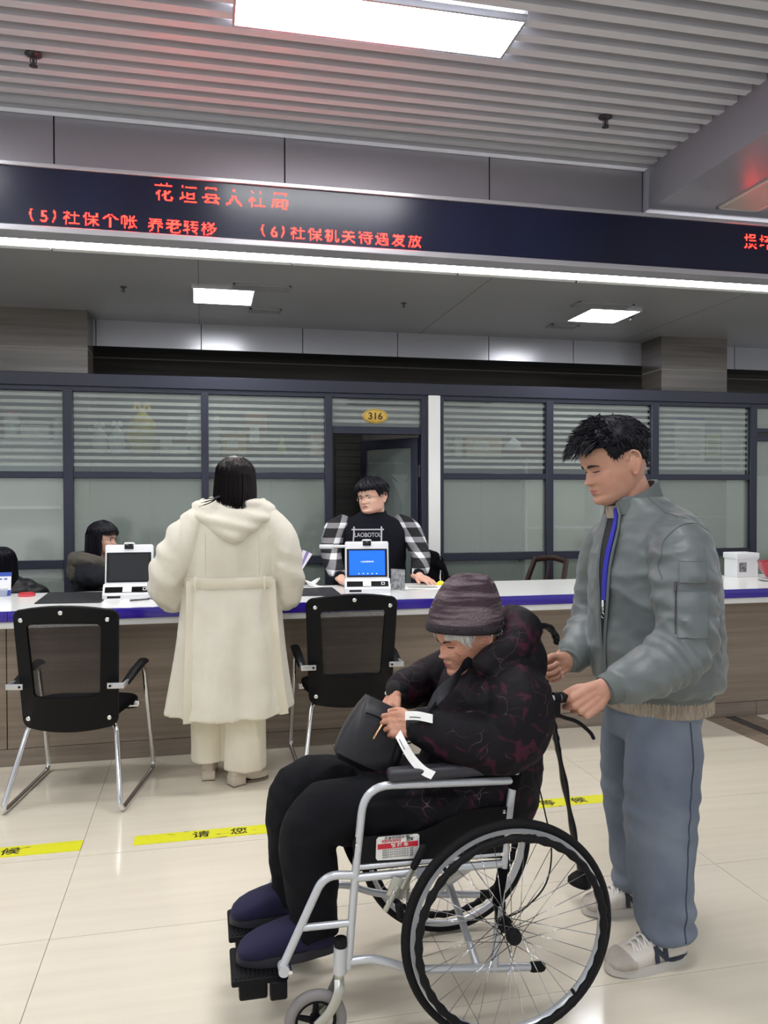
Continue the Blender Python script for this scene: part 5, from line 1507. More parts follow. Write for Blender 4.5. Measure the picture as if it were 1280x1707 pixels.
def eye(P, H, side, mode='open', t=None, iris=0.0):
    t = t or H.eye_z
    sc = H.M.to_scale()[0]
    c = H.front(side * 0.031, t, -0.0005)
    R = H.M.to_3x3().normalized() @ Matrix.Rotation(side * 0.28, 3, 'Z')
    if mode == 'open':
        e = P.build(MB().ell(c, (0.0125 * sc, 0.004 * sc, 0.0052 * sc), R, 16, 10), 'eye', m_eyew)
        ci = c + R @ Vector((iris * sc, -0.0036 * sc, 0))
        P.build(MB().ell(ci, (0.0052 * sc, 0.0016 * sc, 0.0052 * sc), R, 14, 8), 'iris', m_eyed, None)
    q = [H.front(side * (0.018 + 0.027 * k / 6), t + (0.018 if mode == 'open' else -0.006) * math.sin(PI * k / 6) * (1 if mode == 'open' else 1.0) + (0.002 * k / 6), 0.0012) for k in range(7)]
    P.build(MB().tube(q, [0.0008, 0.0014, 0.0017, 0.0018, 0.0018, 0.0016, 0.0009], 6), 'eyelid_line', m_eyed)

def glasses(P, H, mat, r=0.024, t=0.462, rim=0.0013):
    R = H.M.to_3x3().normalized(); sc = H.M.to_scale()[0]
    root = None
    for s in (-1, 1):
        c = H.M @ Vector((s * 0.032, -0.100 * H.deep, (t - 0.5) * 0.23))
        ring = [c + R @ Vector((r * sc * math.cos(a), 0.010 * sc * (abs(math.cos(a)) if math.cos(a) * s > 0 else 0), r * 0.86 * sc * math.sin(a))) for a in [2 * PI * k / 28 for k in range(28)]]
        mb = MB().tube(ring, rim * sc, 6, closed=True)
        o = P.build(mb, 'spectacle_rim', mat)
        tmp = [c + R @ Vector((s * r * sc, 0.010 * sc, 0.004)), H.M @ Vector((s * 0.076 * H.wide, -0.04, (t + 0.012 - 0.5) * 0.23)), H.M @ Vector((s * 0.080 * H.wide, 0.02, (t + 0.02 - 0.5) * 0.23))]
        P.build(MB().tube(tmp, rim * 0.9 * sc, 6), 'spectacle_temple', mat)
    P.build(MB().tube(catmull([H.M @ Vector((-0.010, -0.101 * H.deep, (t + 0.02 - 0.5) * 0.23)), H.M @ Vector((0, -0.104 * H.deep, (t + 0.035 - 0.5) * 0.23)), H.M @ Vector((0.010, -0.101 * H.deep, (t + 0.02 - 0.5) * 0.23))], 4), rim * sc, 6), 'spectacle_bridge', mat)

def shoe_frame(heel, toe):
    heel = Vector(heel); toe = Vector(toe); x = (toe - heel); x.normalize()
    return frame(heel, x, Vector((0, 0, 1)).cross(x))

def shoe_upper(mb, Mx, L, W_, rows):
    """rows: (s along 0..1, half width factor, bottom z, top z)"""
    rings = []
    for s, hw, z0, z1 in rows:
        ring = []
        for k in range(28):
            a = 2 * PI * k / 28; c, q = math.cos(a), math.sin(a)
            yy = W_ / 2 * hw * math.copysign(abs(c) ** 0.8, c)
            zz = (z0 + z1) / 2 + (z1 - z0) / 2 * math.copysign(abs(q) ** (0.75 if q > 0 else 0.45), q)
            ring.append(Mx @ Vector((L * s, yy, zz)))
        rings.append(ring)
    mb.loft(rings)
def sole(mb, Mx, L, W_, z0, z1, n=36, grow=0.0, toe=0.0):
    out = []
    for k in range(n):
        a = 2 * PI * k / n
        u = 0.5 + 0.5 * math.cos(a)
        hw = (0.78 + 0.22 * math.sin(PI * min(1, max(0, (u - 0.25) / 0.75)) ) * 1.0) * (1 - 0.1 * (1 - u))
        out.append((L * (0.5 + (0.5 + grow) * math.copysign(abs(math.cos(a)) ** 0.75, math.cos(a))), W_ / 2 * hw * math.copysign(abs(math.sin(a)) ** 0.7, math.sin(a)) * (1 + grow)))
    r0 = [Mx @ Vector((x, y, z0 + toe * max(0, (x / L - 0.75)) * 4)) for x, y in out]
    r1 = [Mx @ Vector((x, y, (z0 + z1) / 2 + toe * max(0, (x / L - 0.75)) * 4)) for x, y in out]
    r2 = [Mx @ Vector((x * 0.985 + L * 0.005, y * 0.97, z1 + toe * max(0, (x / L - 0.75)) * 4)) for x, y in out]
    mb.loft([r0, r1, r2])

def folds(co, a=0.006, k=(7, 7, 15), b=0.002, kb=34, off=3.0):
    n = nz(co, k, off)
    return a * (1 - 2.2 * np.abs(n)) + b * nz(co, kb, off + 9)

def snap(obj, pts, d, off=0.0008):
    """drop points along direction d onto the mesh of obj (world coordinates)"""
    me = obj.data; base = obj.parent.location if obj.parent else obj.location
    bv = BVHTree.FromPolygons([v.co for v in me.vertices], [p.vertices[:] for p in me.polygons])
    d = Vector(d).normalized(); out = []
    for p in pts:
        q = Vector(p) - base
        h = bv.ray_cast(q - d * 0.3, d)[0]
        if h is not None:
            out.append(h + base - d * off)
    return out
# ------------------------------------------------------------------ young man pushing the wheelchair
m_jacket = M('nylon_grey_green', (104, 112, 111), 0.42, spec=0.45, sheen=0.15, bump=0.05, bscale=40, col2=(98, 104, 107), nscale=5)
m_rib = M('rib_grey_green', (100, 107, 105), 0.75, col2=(84, 92, 92), nscale=3)
m_knit = M('knit_beige', (172, 160, 144), 0.9, col2=(142, 130, 116), nscale=90, nstretch=(1, 1, 0.2))
m_shirtd = M('shirt_dark', (26, 26, 34), 0.8)
m_lany = M('lanyard_blue', (36, 40, 168), 0.4)
m_denim = M('denim', (94, 105, 124), 0.85, col2=(136, 145, 158), nscale=4.5, ramp=(0.3, 0.8), bump=0.2, bscale=500)
m_denimd = M('denim_seam', (66, 74, 92), 0.85)
m_sneak = M('sneaker_grey', (186, 178, 168), 0.7, col2=(170, 160, 150), nscale=30)
m_sneakl = M('sneaker_light', (214, 208, 198), 0.6)
m_soleb = M('sole_offwhite', (200, 196, 190), 0.5)
m_navy = M('navy_patch', (34, 40, 58), 0.5)
m_lace = M('lace_white', (236, 234, 230), 0.7)

A = Person((1.45, 2.45, 0))
HA = Head((1.326, 2.45, 1.592), (-1, 0.02), math.radians(17), 0.0, 1.15, 1.0, 1.06, 0.9)
b = A.mb
HA.add(b)
b.capsule([(1.362, 2.45, 1.54), (1.39, 2.45, 1.48), (1.42, 2.45, 1.40)], [0.066, 0.066, 0.07], 20)
b.capsule([(1.47, 2.45, 1.36), (1.475, 2.45, 1.1), (1.475, 2.45, 0.92)], [(0.07, 0.10), (0.09, 0.12), (0.08, 0.11)], 16, up=(1, 0, 0))
for y, e, w_ in ((2.28, (1.40, 2.16, 1.045), (1.155, 2.118, 0.93)), (2.62, (1.43, 2.735, 1.045), (1.185, 2.565, 0.915))):
    b.capsule([(1.46, 2.45, 1.36), (1.452, y, 1.345), e, w_], [0.05, 0.045, 0.036, 0.026], 12)
nailsA = MB()
fist = [(1.25, 1.5, 0.9), (1.25, 1.5, 0.9), (1.25, 1.55, 0.9), (1.25, 1.55, 0.9)]
hand(b, (1.098, 2.094, 0.927), (-0.84, 0.03, -0.54), (0.1, -1.0, 0.25), 1, [(1.25, 1.5, 0.9), (1.25, 1.5, 0.9), (1.3, 1.5, 0.9), (1.3, 1.5, 0.9)], 1.06, ((0.8, 0.5, 0.0), (0.95, 0.1, -0.3), (0.95, -0.1, -0.35)), 0.02, nailsA)
hand(b, (1.215, 2.556, 0.915), (-0.90, 0.02, -0.30), (0.1, 1.0, 0.2), -1, fist, 1.06, ((0.8, 0.5, -0.2), (0.9, 0.1, -0.4), (0.95, -0.1, -0.35)), 0.02, nailsA)
b.capsule([(1.47, 2.45, 0.92), (1.455, 2.35, 0.86), (1.415, 2.31, 0.47), (1.43, 2.295, 0.10), (1.36, 2.285, 0.05)], [0.07, 0.06, 0.045, 0.033, 0.022], 12)
b.capsule([(1.47, 2.45, 0.92), (1.475, 2.55, 0.86), (1.485, 2.59, 0.47), (1.52, 2.61, 0.10), (1.45, 2.615, 0.05)], [0.07, 0.06, 0.045, 0.033, 0.022], 12)
A.body(m_skin, 'young man in grey green bomber jacket and loose jeans pushing the wheelchair', 0.0032, HA)
A.build(nailsA, 'fingernails', m_nail)
for s in (-1, 1):
    brow(A, HA, s, 0.013, 0.050, 0.53, 0.515, 0.0044)
    eye(A, HA, s, 'down', 0.462)
# hair: cap + tufts
def hair_mask_man(P_, T_):
    ap = np.abs(((P_ + PI) % (2 * PI)) - PI)
    line = np.interp(ap, [0, 0.5, 0.95, 1.15, 1.3, 1.5, 1.75, 2.1, 2.6, PI], [0.75, 0.755, 0.715, 0.60, 0.50, 0.56, 0.585, 0.44, 0.33, 0.30])
    return np.clip((T_ - line) / 0.05, 0, 1)
def hair_off_man(P_, T_):
    k = hair_mask_man(P_, T_)
    ap = np.abs(((P_ + PI) % (2 * PI)) - PI)
    thick = 0.004 + 0.015 * np.clip((T_ - 0.55) / 0.3, 0, 1) + 0.008 * np.clip(1.2 - ap, 0, 1)
    thick = thick + 0.0035 * np.sin(P_ * 23 + T_ * 40) * np.sin(T_ * 60 + P_ * 9) * k
    return -0.008 + (thick + 0.008) * k
_, _, G = HA.grid(110, 80, hair_off_man)
hm = MB().loft([[HA.M @ Vector(p) for p in row] for row in G])
rg = random.Random(3)
for k in range(2600):
    phi = rg.uniform(-PI, PI); t = rg.uniform(0.3, 0.985) if rg.random() < 0.5 else rg.uniform(0.62, 0.985)
    if float(hair_mask_man(np.array(phi), np.array(t))) < 0.4: continue
    o_ = float(hair_off_man(np.array(phi), np.array(t)))
    p = HA.at(phi, t, o_ - 0.004)
    n = (p - HA.M @ Vector((0, 0.01, 0.0))).normalized()
    fwd = HA.M.to_3x3() @ Vector((0, -1, 0.1))
    dn = HA.M.to_3x3() @ Vector((0, 0.1, -1))
    ap = abs(phi)
    if t > 0.7:
        d = n * 0.5 + fwd * (1.0 if ap < 1.4 else 0.1) + dn * (0.15 if ap < 1.4 else 0.7) + Vector((rg.uniform(-.35, .35), rg.uniform(-.35, .35), rg.uniform(-.2, .4)))
        l = rg.uniform(0.018, 0.032) * (1.3 if ap < 0.9 else (1 if ap < 1.7 else 0.65))
    else:
        d = dn + n * 0.22 + Vector((rg.uniform(-.15, .15), rg.uniform(-.15, .15), 0)); l = rg.uniform(0.008, 0.016)
    tuft(hm, p, d, l, rg.uniform(0.0016, 0.003), dn * 0.3)
for k in range(260):     # front quiff
    phi = rg.uniform(-0.85, 0.85); t = rg.uniform(0.74, 0.88)
    p = HA.at(phi, t, 0.016)
    d = HA.M.to_3x3() @ Vector((rg.uniform(-.5, .5), -1, rg.uniform(-0.35, 0.15)))
    tuft(hm, p, d, rg.uniform(0.035, 0.055), rg.uniform(0.002, 0.0034), HA.M.to_3x3() @ Vector((0, 0, -0.7)))
A.build(hm, 'hair', m_hair)

# jacket
F_, S_ = Vector((-1, 0, 0)), Vector((0, -1, 0))
rows = interp_rows([(0.845, 1.487, 0.180, 0.212), (0.89, 1.484, 0.194, 0.226), (1.0, 1.478, 0.197, 0.232), (1.12, 1.474, 0.192, 0.232), (1.25, 1.466, 0.180, 0.224), (1.34, 1.462, 0.158, 0.214), (1.40, 1.452, 0.130, 0.178), (1.44, 1.425, 0.10, 0.125), (1.47, 1.405, 0.085, 0.088)], 4)
jk_ = MB()
jk_.loft([ringv((cx, 2.45, z), F_, S_, a, b_, 48, 0.86) for z, cx, a, b_ in rows])
# near sleeve
def sleeve(mb, pts, radii, n=6):
    q = catmull(pts, n); r = [tuple(x) for x in catmull([np.array(x) for x in radii], n)]
    mb.capsule([Vector(p) for p in q], r, 22)
sleeve(jk_, [(1.44, 2.30, 1.335), (1.428, 2.215, 1.29), (1.412, 2.170, 1.17), (1.402, 2.150, 1.075), (1.355, 2.135, 1.005), (1.262, 2.120, 0.964), (1.180, 2.109, 0.941)],
       [(0.085, 0.085), (0.094, 0.094), (0.092, 0.092), (0.088, 0.088), (0.085, 0.085), (0.072, 0.072), (0.058, 0.058)])
sleeve(jk_, [(1.44, 2.60, 1.335), (1.43, 2.68, 1.27), (1.425, 2.715, 1.15), (1.41, 2.725, 1.05), (1.36, 2.695, 0.99), (1.29, 2.615, 0.947), (1.252, 2.585, 0.93)],
       [(0.085, 0.085), (0.094, 0.094), (0.092, 0.092), (0.088, 0.088), (0.08, 0.08), (0.066, 0.066), (0.058, 0.058)])
def jd(co):
    d = folds(co + 0.25 * co[:, [2, 2, 0]], 0.0075, (6, 6, 11), 0.0022, 24)
    # bunched rings along both forearms and the elbow
    ax_ = np.array([-0.86, 0, -0.5]); arm = (co[:, 1] < 2.24) & (co[:, 2] < 1.12) | (co[:, 1] > 2.66) & (co[:, 2] < 1.1)
    u = co @ ax_
    ph = u * 2 * PI / 0.050 + 5.0 * nz(co, 7, 5.0)
    d = d + np.where(arm, 0.0042 * np.sin(ph) * np.clip(0.55 + 1.6 * nz(co, 8, 8.0), 0, 1.2), 0.0)
    rdg = 1 - 2.5 * np.abs(nz(co + 0.3 * co[:, [2, 0, 1]], (13, 13, 22), 4.0))
    d = d + np.where(co[:, 1] < 2.26, 0.0035, 0.0018) * rdg
    up = (co[:, 1] < 2.24) & (co[:, 2] >= 1.12)
    d = d + np.where(up, 0.0035 * np.sin(co[:, 2] * 2 * PI / 0.075 + 3.0 * nz(co, 6, 2.0) + co[:, 0] * 22), 0.0)
    return d
JK = A.fuse(jk_, 'bomber_jacket', m_jacket, 0.0065, 2, jd)
def ribbed(P, name, pts, radii, mat, n=130, amp=0.012, caps=True):
    q = [Vector(p) for p in pts]; rings = []
    T = [(q[min(i + 1, len(q) - 1)] - q[max(i - 1, 0)]).normalized() for i in range(len(q))]
    for p, t_, (a, b_) in zip(q, T, radii):
        s_ = Vector((0, -1, 0)); s_ = (s_ - t_ * s_.dot(t_)).normalized(); f_ = s_.cross(t_)
        rings.append(ringv(p, f_, s_, a, b_, n, 1.0, mod=lambda t__: 1 + amp * math.cos(t__ * n / 2)))
    return P.build(MB().loft(rings, caps=caps), name, mat)
ribbed(A, 'jacket_hem', [(1.490, 2.45, 0.795), (1.489, 2.45, 0.81), (1.488, 2.45, 0.845), (1.486, 2.45, 0.868)], [(0.158, 0.190), (0.166, 0.198), (0.179, 0.210), (0.180, 0.212)], m_rib, 160, 0.006)
ribbed(A, 'cuff', [(1.108, 2.095, 0.926), (1.114, 2.096, 0.928), (1.165, 2.105, 0.938), (1.20, 2.111, 0.944)], [(0.040, 0.042), (0.044, 0.046), (0.049, 0.050), (0.055, 0.055)], m_rib, 90, 0.012)
ribbed(A, 'cuff', [(1.212, 2.556, 0.913), (1.217, 2.56, 0.915), (1.255, 2.585, 0.93), (1.275, 2.60, 0.94)], [(0.040, 0.042), (0.044, 0.046), (0.049, 0.050), (0.054, 0.054)], m_rib, 90, 0.012)
ribbed(A, 'sweater_hem', [(1.484, 2.45, 0.776), (1.484, 2.45, 0.786), (1.487, 2.45, 0.83)], [(0.168, 0.202), (0.171, 0.205), (0.168, 0.202)], m_knit, 200, 0.008)
# stand collar, higher at the nape, open at the throat
rowsC = []
for k in range(2):
    pass
cg = []
for j in range(6):
    v = j / 5
    row = []
    for k in range(41):
        a = math.radians(28 + 304 * k / 40)          # measured from the front
        c_, s_ = math.cos(a), math.sin(a)
        back = 0.5 - 0.5 * c_
        rx = 0.092 - 0.016 * v; ry = 0.098 - 0.016 * v
        x = 1.405 - rx * c_ - 0.018 * v * (1 - back) - 0.012 * back * v
        z = 1.415 + 0.025 * back + v * (0.040 + 0.052 * back)
        row.append((x, 2.45 + ry * s_, z))
    cg.append(row)
A.build(MB().sheet(cg, 0.012), 'jacket_collar', m_rib)
cg = []
for j in range(4):
    v = j / 3; row = []
    for k in range(31):
        a = 2 * PI * k / 30; c_, s_ = math.cos(a), math.sin(a); back = 0.5 - 0.5 * c_
        row.append((1.395 - (0.082 - 0.008 * v) * c_ - 0.01 * v, 2.45 + (0.078 - 0.006 * v) * s_, 1.405 + 0.02 * back + v * (0.04 + 0.02 * back)))
    cg.append(row)
A.build(MB().sheet(cg, 0.010), 'sweater_collar', m_knit)
def jsurf(z, ang, off=0.004):
    """point on the jacket front: ang measured from straight ahead towards the near side"""
    rr = min(rows, key=lambda r: abs(r[0] - z)); i = rows.index(rr)
    zs = [r[0] for r in rows]
    cx = float(np.interp(z, zs, [r[1] for r in rows])); a = float(np.interp(z, zs, [r[2] for r in rows])) + off; b_ = float(np.interp(z, zs, [r[3] for r in rows])) + off
    c_, s_ = math.cos(ang), math.sin(ang)
    return Vector((cx - a * math.copysign(abs(c_) ** 0.86, c_), 2.45 - b_ * math.copysign(abs(s_) ** 0.86, s_), z))
g_ = []
for k in range(14):
    z = 1.455 - 0.5 * k / 13
    hw = 0.16 * (1 - k / 13) ** 0.9 + 0.012
    g_.append([jsurf(z, 0.10 + hw * (2 * j / 6 - 1), 0.0075) for j in range(7)])
A.build(MB().sheet(g_, 0.004), 'inner_shirt', m_shirtd)
for e, w0 in ((-1, 0.17), (1, 0.17)):
    q = [jsurf(1.455 - 0.60 * k / 15, 0.10 + e * (w0 * (1 - min(1, k / 12.5)) ** 0.9 + 0.016), 0.011) for k in range(16)]
    A.build(MB().tube(q, [(0.004, 0.007)] * 16, 8, up=(-1, 0, 0)), 'zip_edge', m_rib)
g_ = [[jsurf(1.44 - 0.30 * k / 10, 0.10 + 0.075 * (1 - k / 12) + 0.045 * (2 * j / 3 - 1), 0.0125) for j in range(4)] for k in range(11)]
A.build(MB().sheet(g_, 0.003), 'lanyard', m_lany)
q = jsurf(1.135, 0.12, 0.016)
A.build(MB().capsule([q, q + Vector((0, 0, -0.03))], 0.005, 8), 'lanyard_clip', m_chrome)
A.build(MB().torus(q + Vector((0, 0, -0.045)), 0.009, 0.0018, 'X', 18, 6), 'lanyard_ring', m_chrome)
# sleeve pocket with zip, seams
def arm_pt(z, ang, off=0.0):
    c = Vector((1.408, 2.163, z)); r_ = 0.094 + off
    return c + Vector((-math.sin(ang) * r_, -math.cos(ang) * r_, 0))
cd_ = Vector((0.53, 0.84, 0.0)); ct_ = Vector((0.84, -0.53, 0))
def psheet(name, z0, z1, u0, u1, th=0.004, n=12):
    g_ = []
    for k in range(n):
        row = snap(JK, [Vector((1.335, 2.07, 0)) + ct_ * (u0 + (u1 - u0) * j / (n - 1)) + Vector((0, 0, z0 + (z1 - z0) * k / (n - 1))) for j in range(n)], cd_, 0.002)
        if len(row) == n: g_.append(row)
    A.build(MB().sheet(g_, th), name, m_jacket)
    edge_ = g_[0] + [r_[-1] for r_ in g_[1:]] + g_[-1][::-1][1:] + [r_[0] for r_ in g_[::-1][1:-1]]
    A.build(MB().tube([p - cd_ * 0.001 for p in edge_], 0.0022, 5, closed=True), 'pocket_seam', m_rib)
psheet('sleeve_pocket', 1.07, 1.20, -0.012, 0.072)
A.build(MB().tube(snap(JK, [Vector((1.335, 2.07, 1.215 - 0.015 * k)) - ct_ * 0.018 for k in range(10)], cd_, 0.002), 0.0026, 6), 'pocket_zip', m_dsteel)
A.build(MB().capsule(snap(JK, [Vector((1.335, 2.07, 1.225 - 0.012 * k)) - ct_ * 0.018 for k in range(3)], cd_, 0.006), 0.004, 8), 'zip_pull', m_dsteel)
psheet('pocket_flap', 1.225, 1.285, -0.008, 0.068, 0.004, 8)
q = [(1.335, 2.20, 1.22), (1.335, 2.20, 1.28), (1.355, 2.20, 1.34), (1.41, 2.20, 1.385), (1.48, 2.2, 1.385), (1.53, 2.2, 1.34), (1.54, 2.2, 1.27)]
A.build(MB().tube(snap(JK, catmull(q, 8), (0.25, 1, -0.25)), 0.0024, 6), 'shoulder_seam', m_rib)
A.build(MB().tube(snap(JK, catmull([(1.43, 2.22, 1.50), (1.41, 2.30, 1.52), (1.39, 2.36, 1.55)], 8), (0, 0.25, -1)), 0.0024, 6), 'yoke_seam', m_rib)
# jeans
jn = MB()
jn.loft([ringv((cx, 2.45, z), F_, S_, a, b_, 40, 0.9) for z, cx, a, b_ in interp_rows([(0.68, 1.458, 0.125, 0.17), (0.76, 1.468, 0.142, 0.182), (0.85, 1.474, 0.138, 0.178), (0.95, 1.478, 0.12, 0.16)], 3)])
def leg(mb, pts, rr, n=6):
    q = catmull(pts, n); r = [tuple(x) for x in catmull([np.array(x) for x in rr], n)]
    mb.tube([Vector(p) for p in q], r, 24, up=(0, 1, 0))
leg(jn, [(1.462, 2.375, 0.80), (1.445, 2.34, 0.65), (1.418, 2.315, 0.46), (1.414, 2.302, 0.28), (1.425, 2.296, 0.14), (1.432, 2.295, 0.085)],
    [(0.10, 0.105), (0.108, 0.124), (0.104, 0.116), (0.095, 0.104), (0.085, 0.090), (0.078, 0.086)])
leg(jn, [(1.475, 2.53, 0.80), (1.472, 2.565, 0.65), (1.478, 2.59, 0.46), (1.500, 2.605, 0.28), (1.510, 2.61, 0.14), (1.512, 2.61, 0.08)],
    [(0.10, 0.105), (0.10, 0.115), (0.098, 0.108), (0.09, 0.096), (0.084, 0.088), (0.08, 0.086)])
def jeand(co):
    low = np.clip((0.30 - co[:, 2]) / 0.2, 0, 1)
    kn = np.exp(-((co[:, 2] - 0.47) / 0.1) ** 2)
    return folds(co, 0.004, (5, 5, 7), 0.0008, 40) + 0.006 * low * np.sin(co[:, 2] * 2 * PI / 0.08 + co[:, 0] * 25 + 5.0 * nz(co, 6, 1.0)) + 0.003 * kn * np.sin(co[:, 2] * 90 + co[:, 0] * 40)
JN = A.fuse(jn, 'jeans', m_denim, 0.0065, 2, jeand)
sq = catmull([(1.490, 2.1, 0.765), (1.482, 2.1, 0.65), (1.455, 2.1, 0.46), (1.445, 2.1, 0.28), (1.442, 2.1, 0.14), (1.44, 2.1, 0.10)], 14)
A.build(MB().tube(snap(JN, sq, (0, 1, 0)), 0.0026, 6), 'side_seam', m_denimd)
# sneakers
def sneaker(P, heel, toe, near=-1):
    Mx = shoe_frame(heel, toe); L = (Vector(toe) - Vector(heel)).length; W_ = 0.112
    up = MB()
    shoe_upper(up, Mx, L, W_, [(0.02, 0.45, 0.03, 0.075), (0.06, 0.66, 0.025, 0.105), (0.16, 0.76, 0.02, 0.118), (0.30, 0.78, 0.02, 0.115), (0.42, 0.82, 0.02, 0.102), (0.55, 0.90, 0.02, 0.086), (0.68, 0.96, 0.02, 0.072), (0.80, 0.95, 0.02, 0.062), (0.90, 0.82, 0.02, 0.053), (0.97, 0.52, 0.022, 0.044), (0.995, 0.2, 0.026, 0.036)])
    o = P.build(up, 'sneaker_upper', m_sneakl)
    s_ = MB(); sole(s_, Mx, L, W_, 0.0, 0.030, grow=0.012, toe=0.006); P.build(s_, 'sneaker_sole', m_soleb)
    s2 = MB(); sole(s2, Mx, L * 0.4, W_ * 0.93, 0.028, 0.036, grow=0.015); P.build(s2, 'heel_band', m_navy)
    tp = MB()   # suede toe cap
    shoe_upper(tp, Mx, L, W_ * 1.02, [(0.74, 0.97, 0.02, 0.062), (0.80, 0.97, 0.02, 0.064), (0.90, 0.84, 0.02, 0.055), (0.97, 0.55, 0.022, 0.046), (1.0, 0.2, 0.026, 0.038)])
    P.build(tp, 'toe_cap', m_sneak)
    for k in range(5):
        s0 = 0.40 + 0.068 * k; z = 0.117 - 0.0095 * k
        for e in (-1, 1):
            q = catmull([Mx @ Vector((L * s0, e * 0.032, z - 0.014)), Mx @ Vector((L * (s0 + 0.02), 0, z + 0.003)), Mx @ Vector((L * (s0 + 0.045), -e * 0.032, z - 0.020))], 5)
            P.build(MB().tube(q, 0.0028, 6), 'lace', m_lace)
    for e in (-1, 1):
        q = catmull([Mx @ Vector((L * 0.40, 0, 0.116)), Mx @ Vector((L * 0.42, e * 0.025, 0.128)), Mx @ Vector((L * 0.50, e * 0.038, 0.112)), Mx @ Vector((L * 0.44, e * 0.008, 0.114))], 6)
        P.build(MB().tube(q, 0.0025, 6), 'lace_bow', m_lace)
    for e in (-1, 1):
        x_ax = Mx.to_3x3() @ Vector((1 if e < 0 else -1, 0, 0)); z_ax = Mx.to_3x3() @ Vector((0, e * -0.28, 1))
        m4 = frame(Mx @ Vector((L * 0.43, e * 0.050, 0.058)), x_ax, z_ax)
        text_mesh('N', 0.058, 'side_letter', m_navy, P.root, Matrix.Translation(-P.base) @ m4, extrude=0.0025, bold=0.004, xs=1.05)
sneaker(A, (1.492, 2.298, 0), (1.212, 2.272, 0))
sneaker(A, (1.585, 2.606, 0), (1.305, 2.622, 0))

# ------------------------------------------------------------------ elderly person in the wheelchair
def leaf_coat():
    m = M('leaf_print_coat', (20, 15, 22), 0.7, spec=0.2, bump=0.12, bscale=60)
    nt = m.node_tree; N, L = nt.nodes, nt.links; bs = N['Principled BSDF']
    tc = N.new('ShaderNodeTexCoord'); n1 = N.new('ShaderNodeTexNoise'); n1.inputs['Scale'].default_value = 13; n1.inputs['Detail'].default_value = 2; n1.inputs['Distortion'].default_value = 1.6
    L.new(tc.outputs['Object'], n1.inputs['Vector'])
    r1 = N.new('ShaderNodeValToRGB'); r1.color_ramp.elements[0].position = 0.56; r1.color_ramp.elements[0].color = lin((14, 11, 17)); r1.color_ramp.elements[1].position = 0.66; r1.color_ramp.elements[1].color = lin((58, 20, 38))
    L.new(n1.outputs['Fac'], r1.inputs[0])
    n2 = N.new('ShaderNodeTexNoise'); n2.inputs['Scale'].default_value = 6; L.new(tc.outputs['Object'], n2.inputs['Vector'])
    vm = N.new('ShaderNodeMixRGB'); vm.inputs[0].default_value = 0.32; L.new(tc.outputs['Object'], vm.inputs[1]); L.new(n2.outputs['Color'], vm.inputs[2])
    vo = N.new('ShaderNodeTexVoronoi'); vo.feature = 'DISTANCE_TO_EDGE'; vo.inputs['Scale'].default_value = 13; L.new(vm.outputs[0], vo.inputs['Vector'])
    r2 = N.new('ShaderNodeValToRGB'); r2.color_ramp.elements[0].position = 0.003; r2.color_ramp.elements[0].color = (1, 1, 1, 1); r2.color_ramp.elements[1].position = 0.008; r2.color_ramp.elements[1].color = (0, 0, 0, 1)
    L.new(vo.outputs['Distance'], r2.inputs[0])
    n3 = N.new('ShaderNodeTexNoise'); n3.inputs['Scale'].default_value = 9; L.new(tc.outputs['Object'], n3.inputs['Vector'])
    r3 = N.new('ShaderNodeValToRGB'); r3.color_ramp.elements[0].position = 0.5; r3.color_ramp.elements[0].color = (0, 0, 0, 1); r3.color_ramp.elements[1].position = 0.56; r3.color_ramp.elements[1].color = (1, 1, 1, 1)
    L.new(n3.outputs['Fac'], r3.inputs[0])
    mu = N.new('ShaderNodeMath'); mu.operation = 'MULTIPLY'; L.new(r2.outputs[0], mu.inputs[0]); L.new(r3.outputs[0], mu.inputs[1])
    mx = N.new('ShaderNodeMixRGB'); mx.inputs[2].default_value = lin((92, 74, 80)); L.new(mu.outputs[0], mx.inputs[0]); L.new(r1.outputs[0], mx.inputs[1])
    L.new(mx.outputs[0], bs.inputs['Base Color'])
    return m
m_leaf = leaf_coat()
m_pants = M('black_trousers', (12, 13, 18), 0.85, spec=0.2, bump=0.1, bscale=200)
m_slip = M('navy_felt', (19, 17, 54), 0.85, bump=0.15, bscale=300)
m_slips = M('slipper_sole', (34, 32, 40), 0.6)
m_hat = M('striped_knit', (112, 98, 104), 0.95, col2=(58, 42, 50), nscale=13, nstretch=(0.5, 0.5, 5.0), ndetail=8, ramp=(0.42, 0.58), bump=1.0, bscale=110)
m_hatb = M('knit_band', (52, 44, 52), 0.95, col2=(38, 32, 38), nscale=60, bump=0.9, bscale=150)
m_strap = M('bag_leather', (30, 30, 36), 0.42, bump=0.06, bscale=150)
m_gold = M('gold_zip', (206, 160, 120), 0.25, metal=1.0)

B = Person((0.7, 2.335, 0.47))
HB_ = Head((0.775, 2.325, 1.060), (-1, -0.16), math.radians(15), 0.0, 1.0, 1.02, 1.05, 0.85, cheeks=1.5)
b = B.mb
HB_.add(b)
b.capsule([(0.80, 2.33, 1.0), (0.85, 2.335, 0.94)], [0.052, 0.058], 16)
b.capsule([(0.86, 2.335, 0.90), (0.85, 2.335, 0.7), (0.80, 2.335, 0.57)], [(0.08, 0.12), (0.09, 0.12), (0.09, 0.13)], 16, up=(1, 0, 0))
b.capsule([(0.85, 2.335, 0.92), (0.865, 2.18, 0.92), (0.825, 2.115, 0.775), (0.60, 2.195, 0.825)], [0.05, 0.04, 0.034, 0.024], 12)
b.capsule([(0.85, 2.335, 0.92), (0.83, 2.49, 0.92), (0.69, 2.555, 0.835), (0.60, 2.475, 0.862)], [0.05, 0.04, 0.034, 0.024], 12)
nailsB = MB()
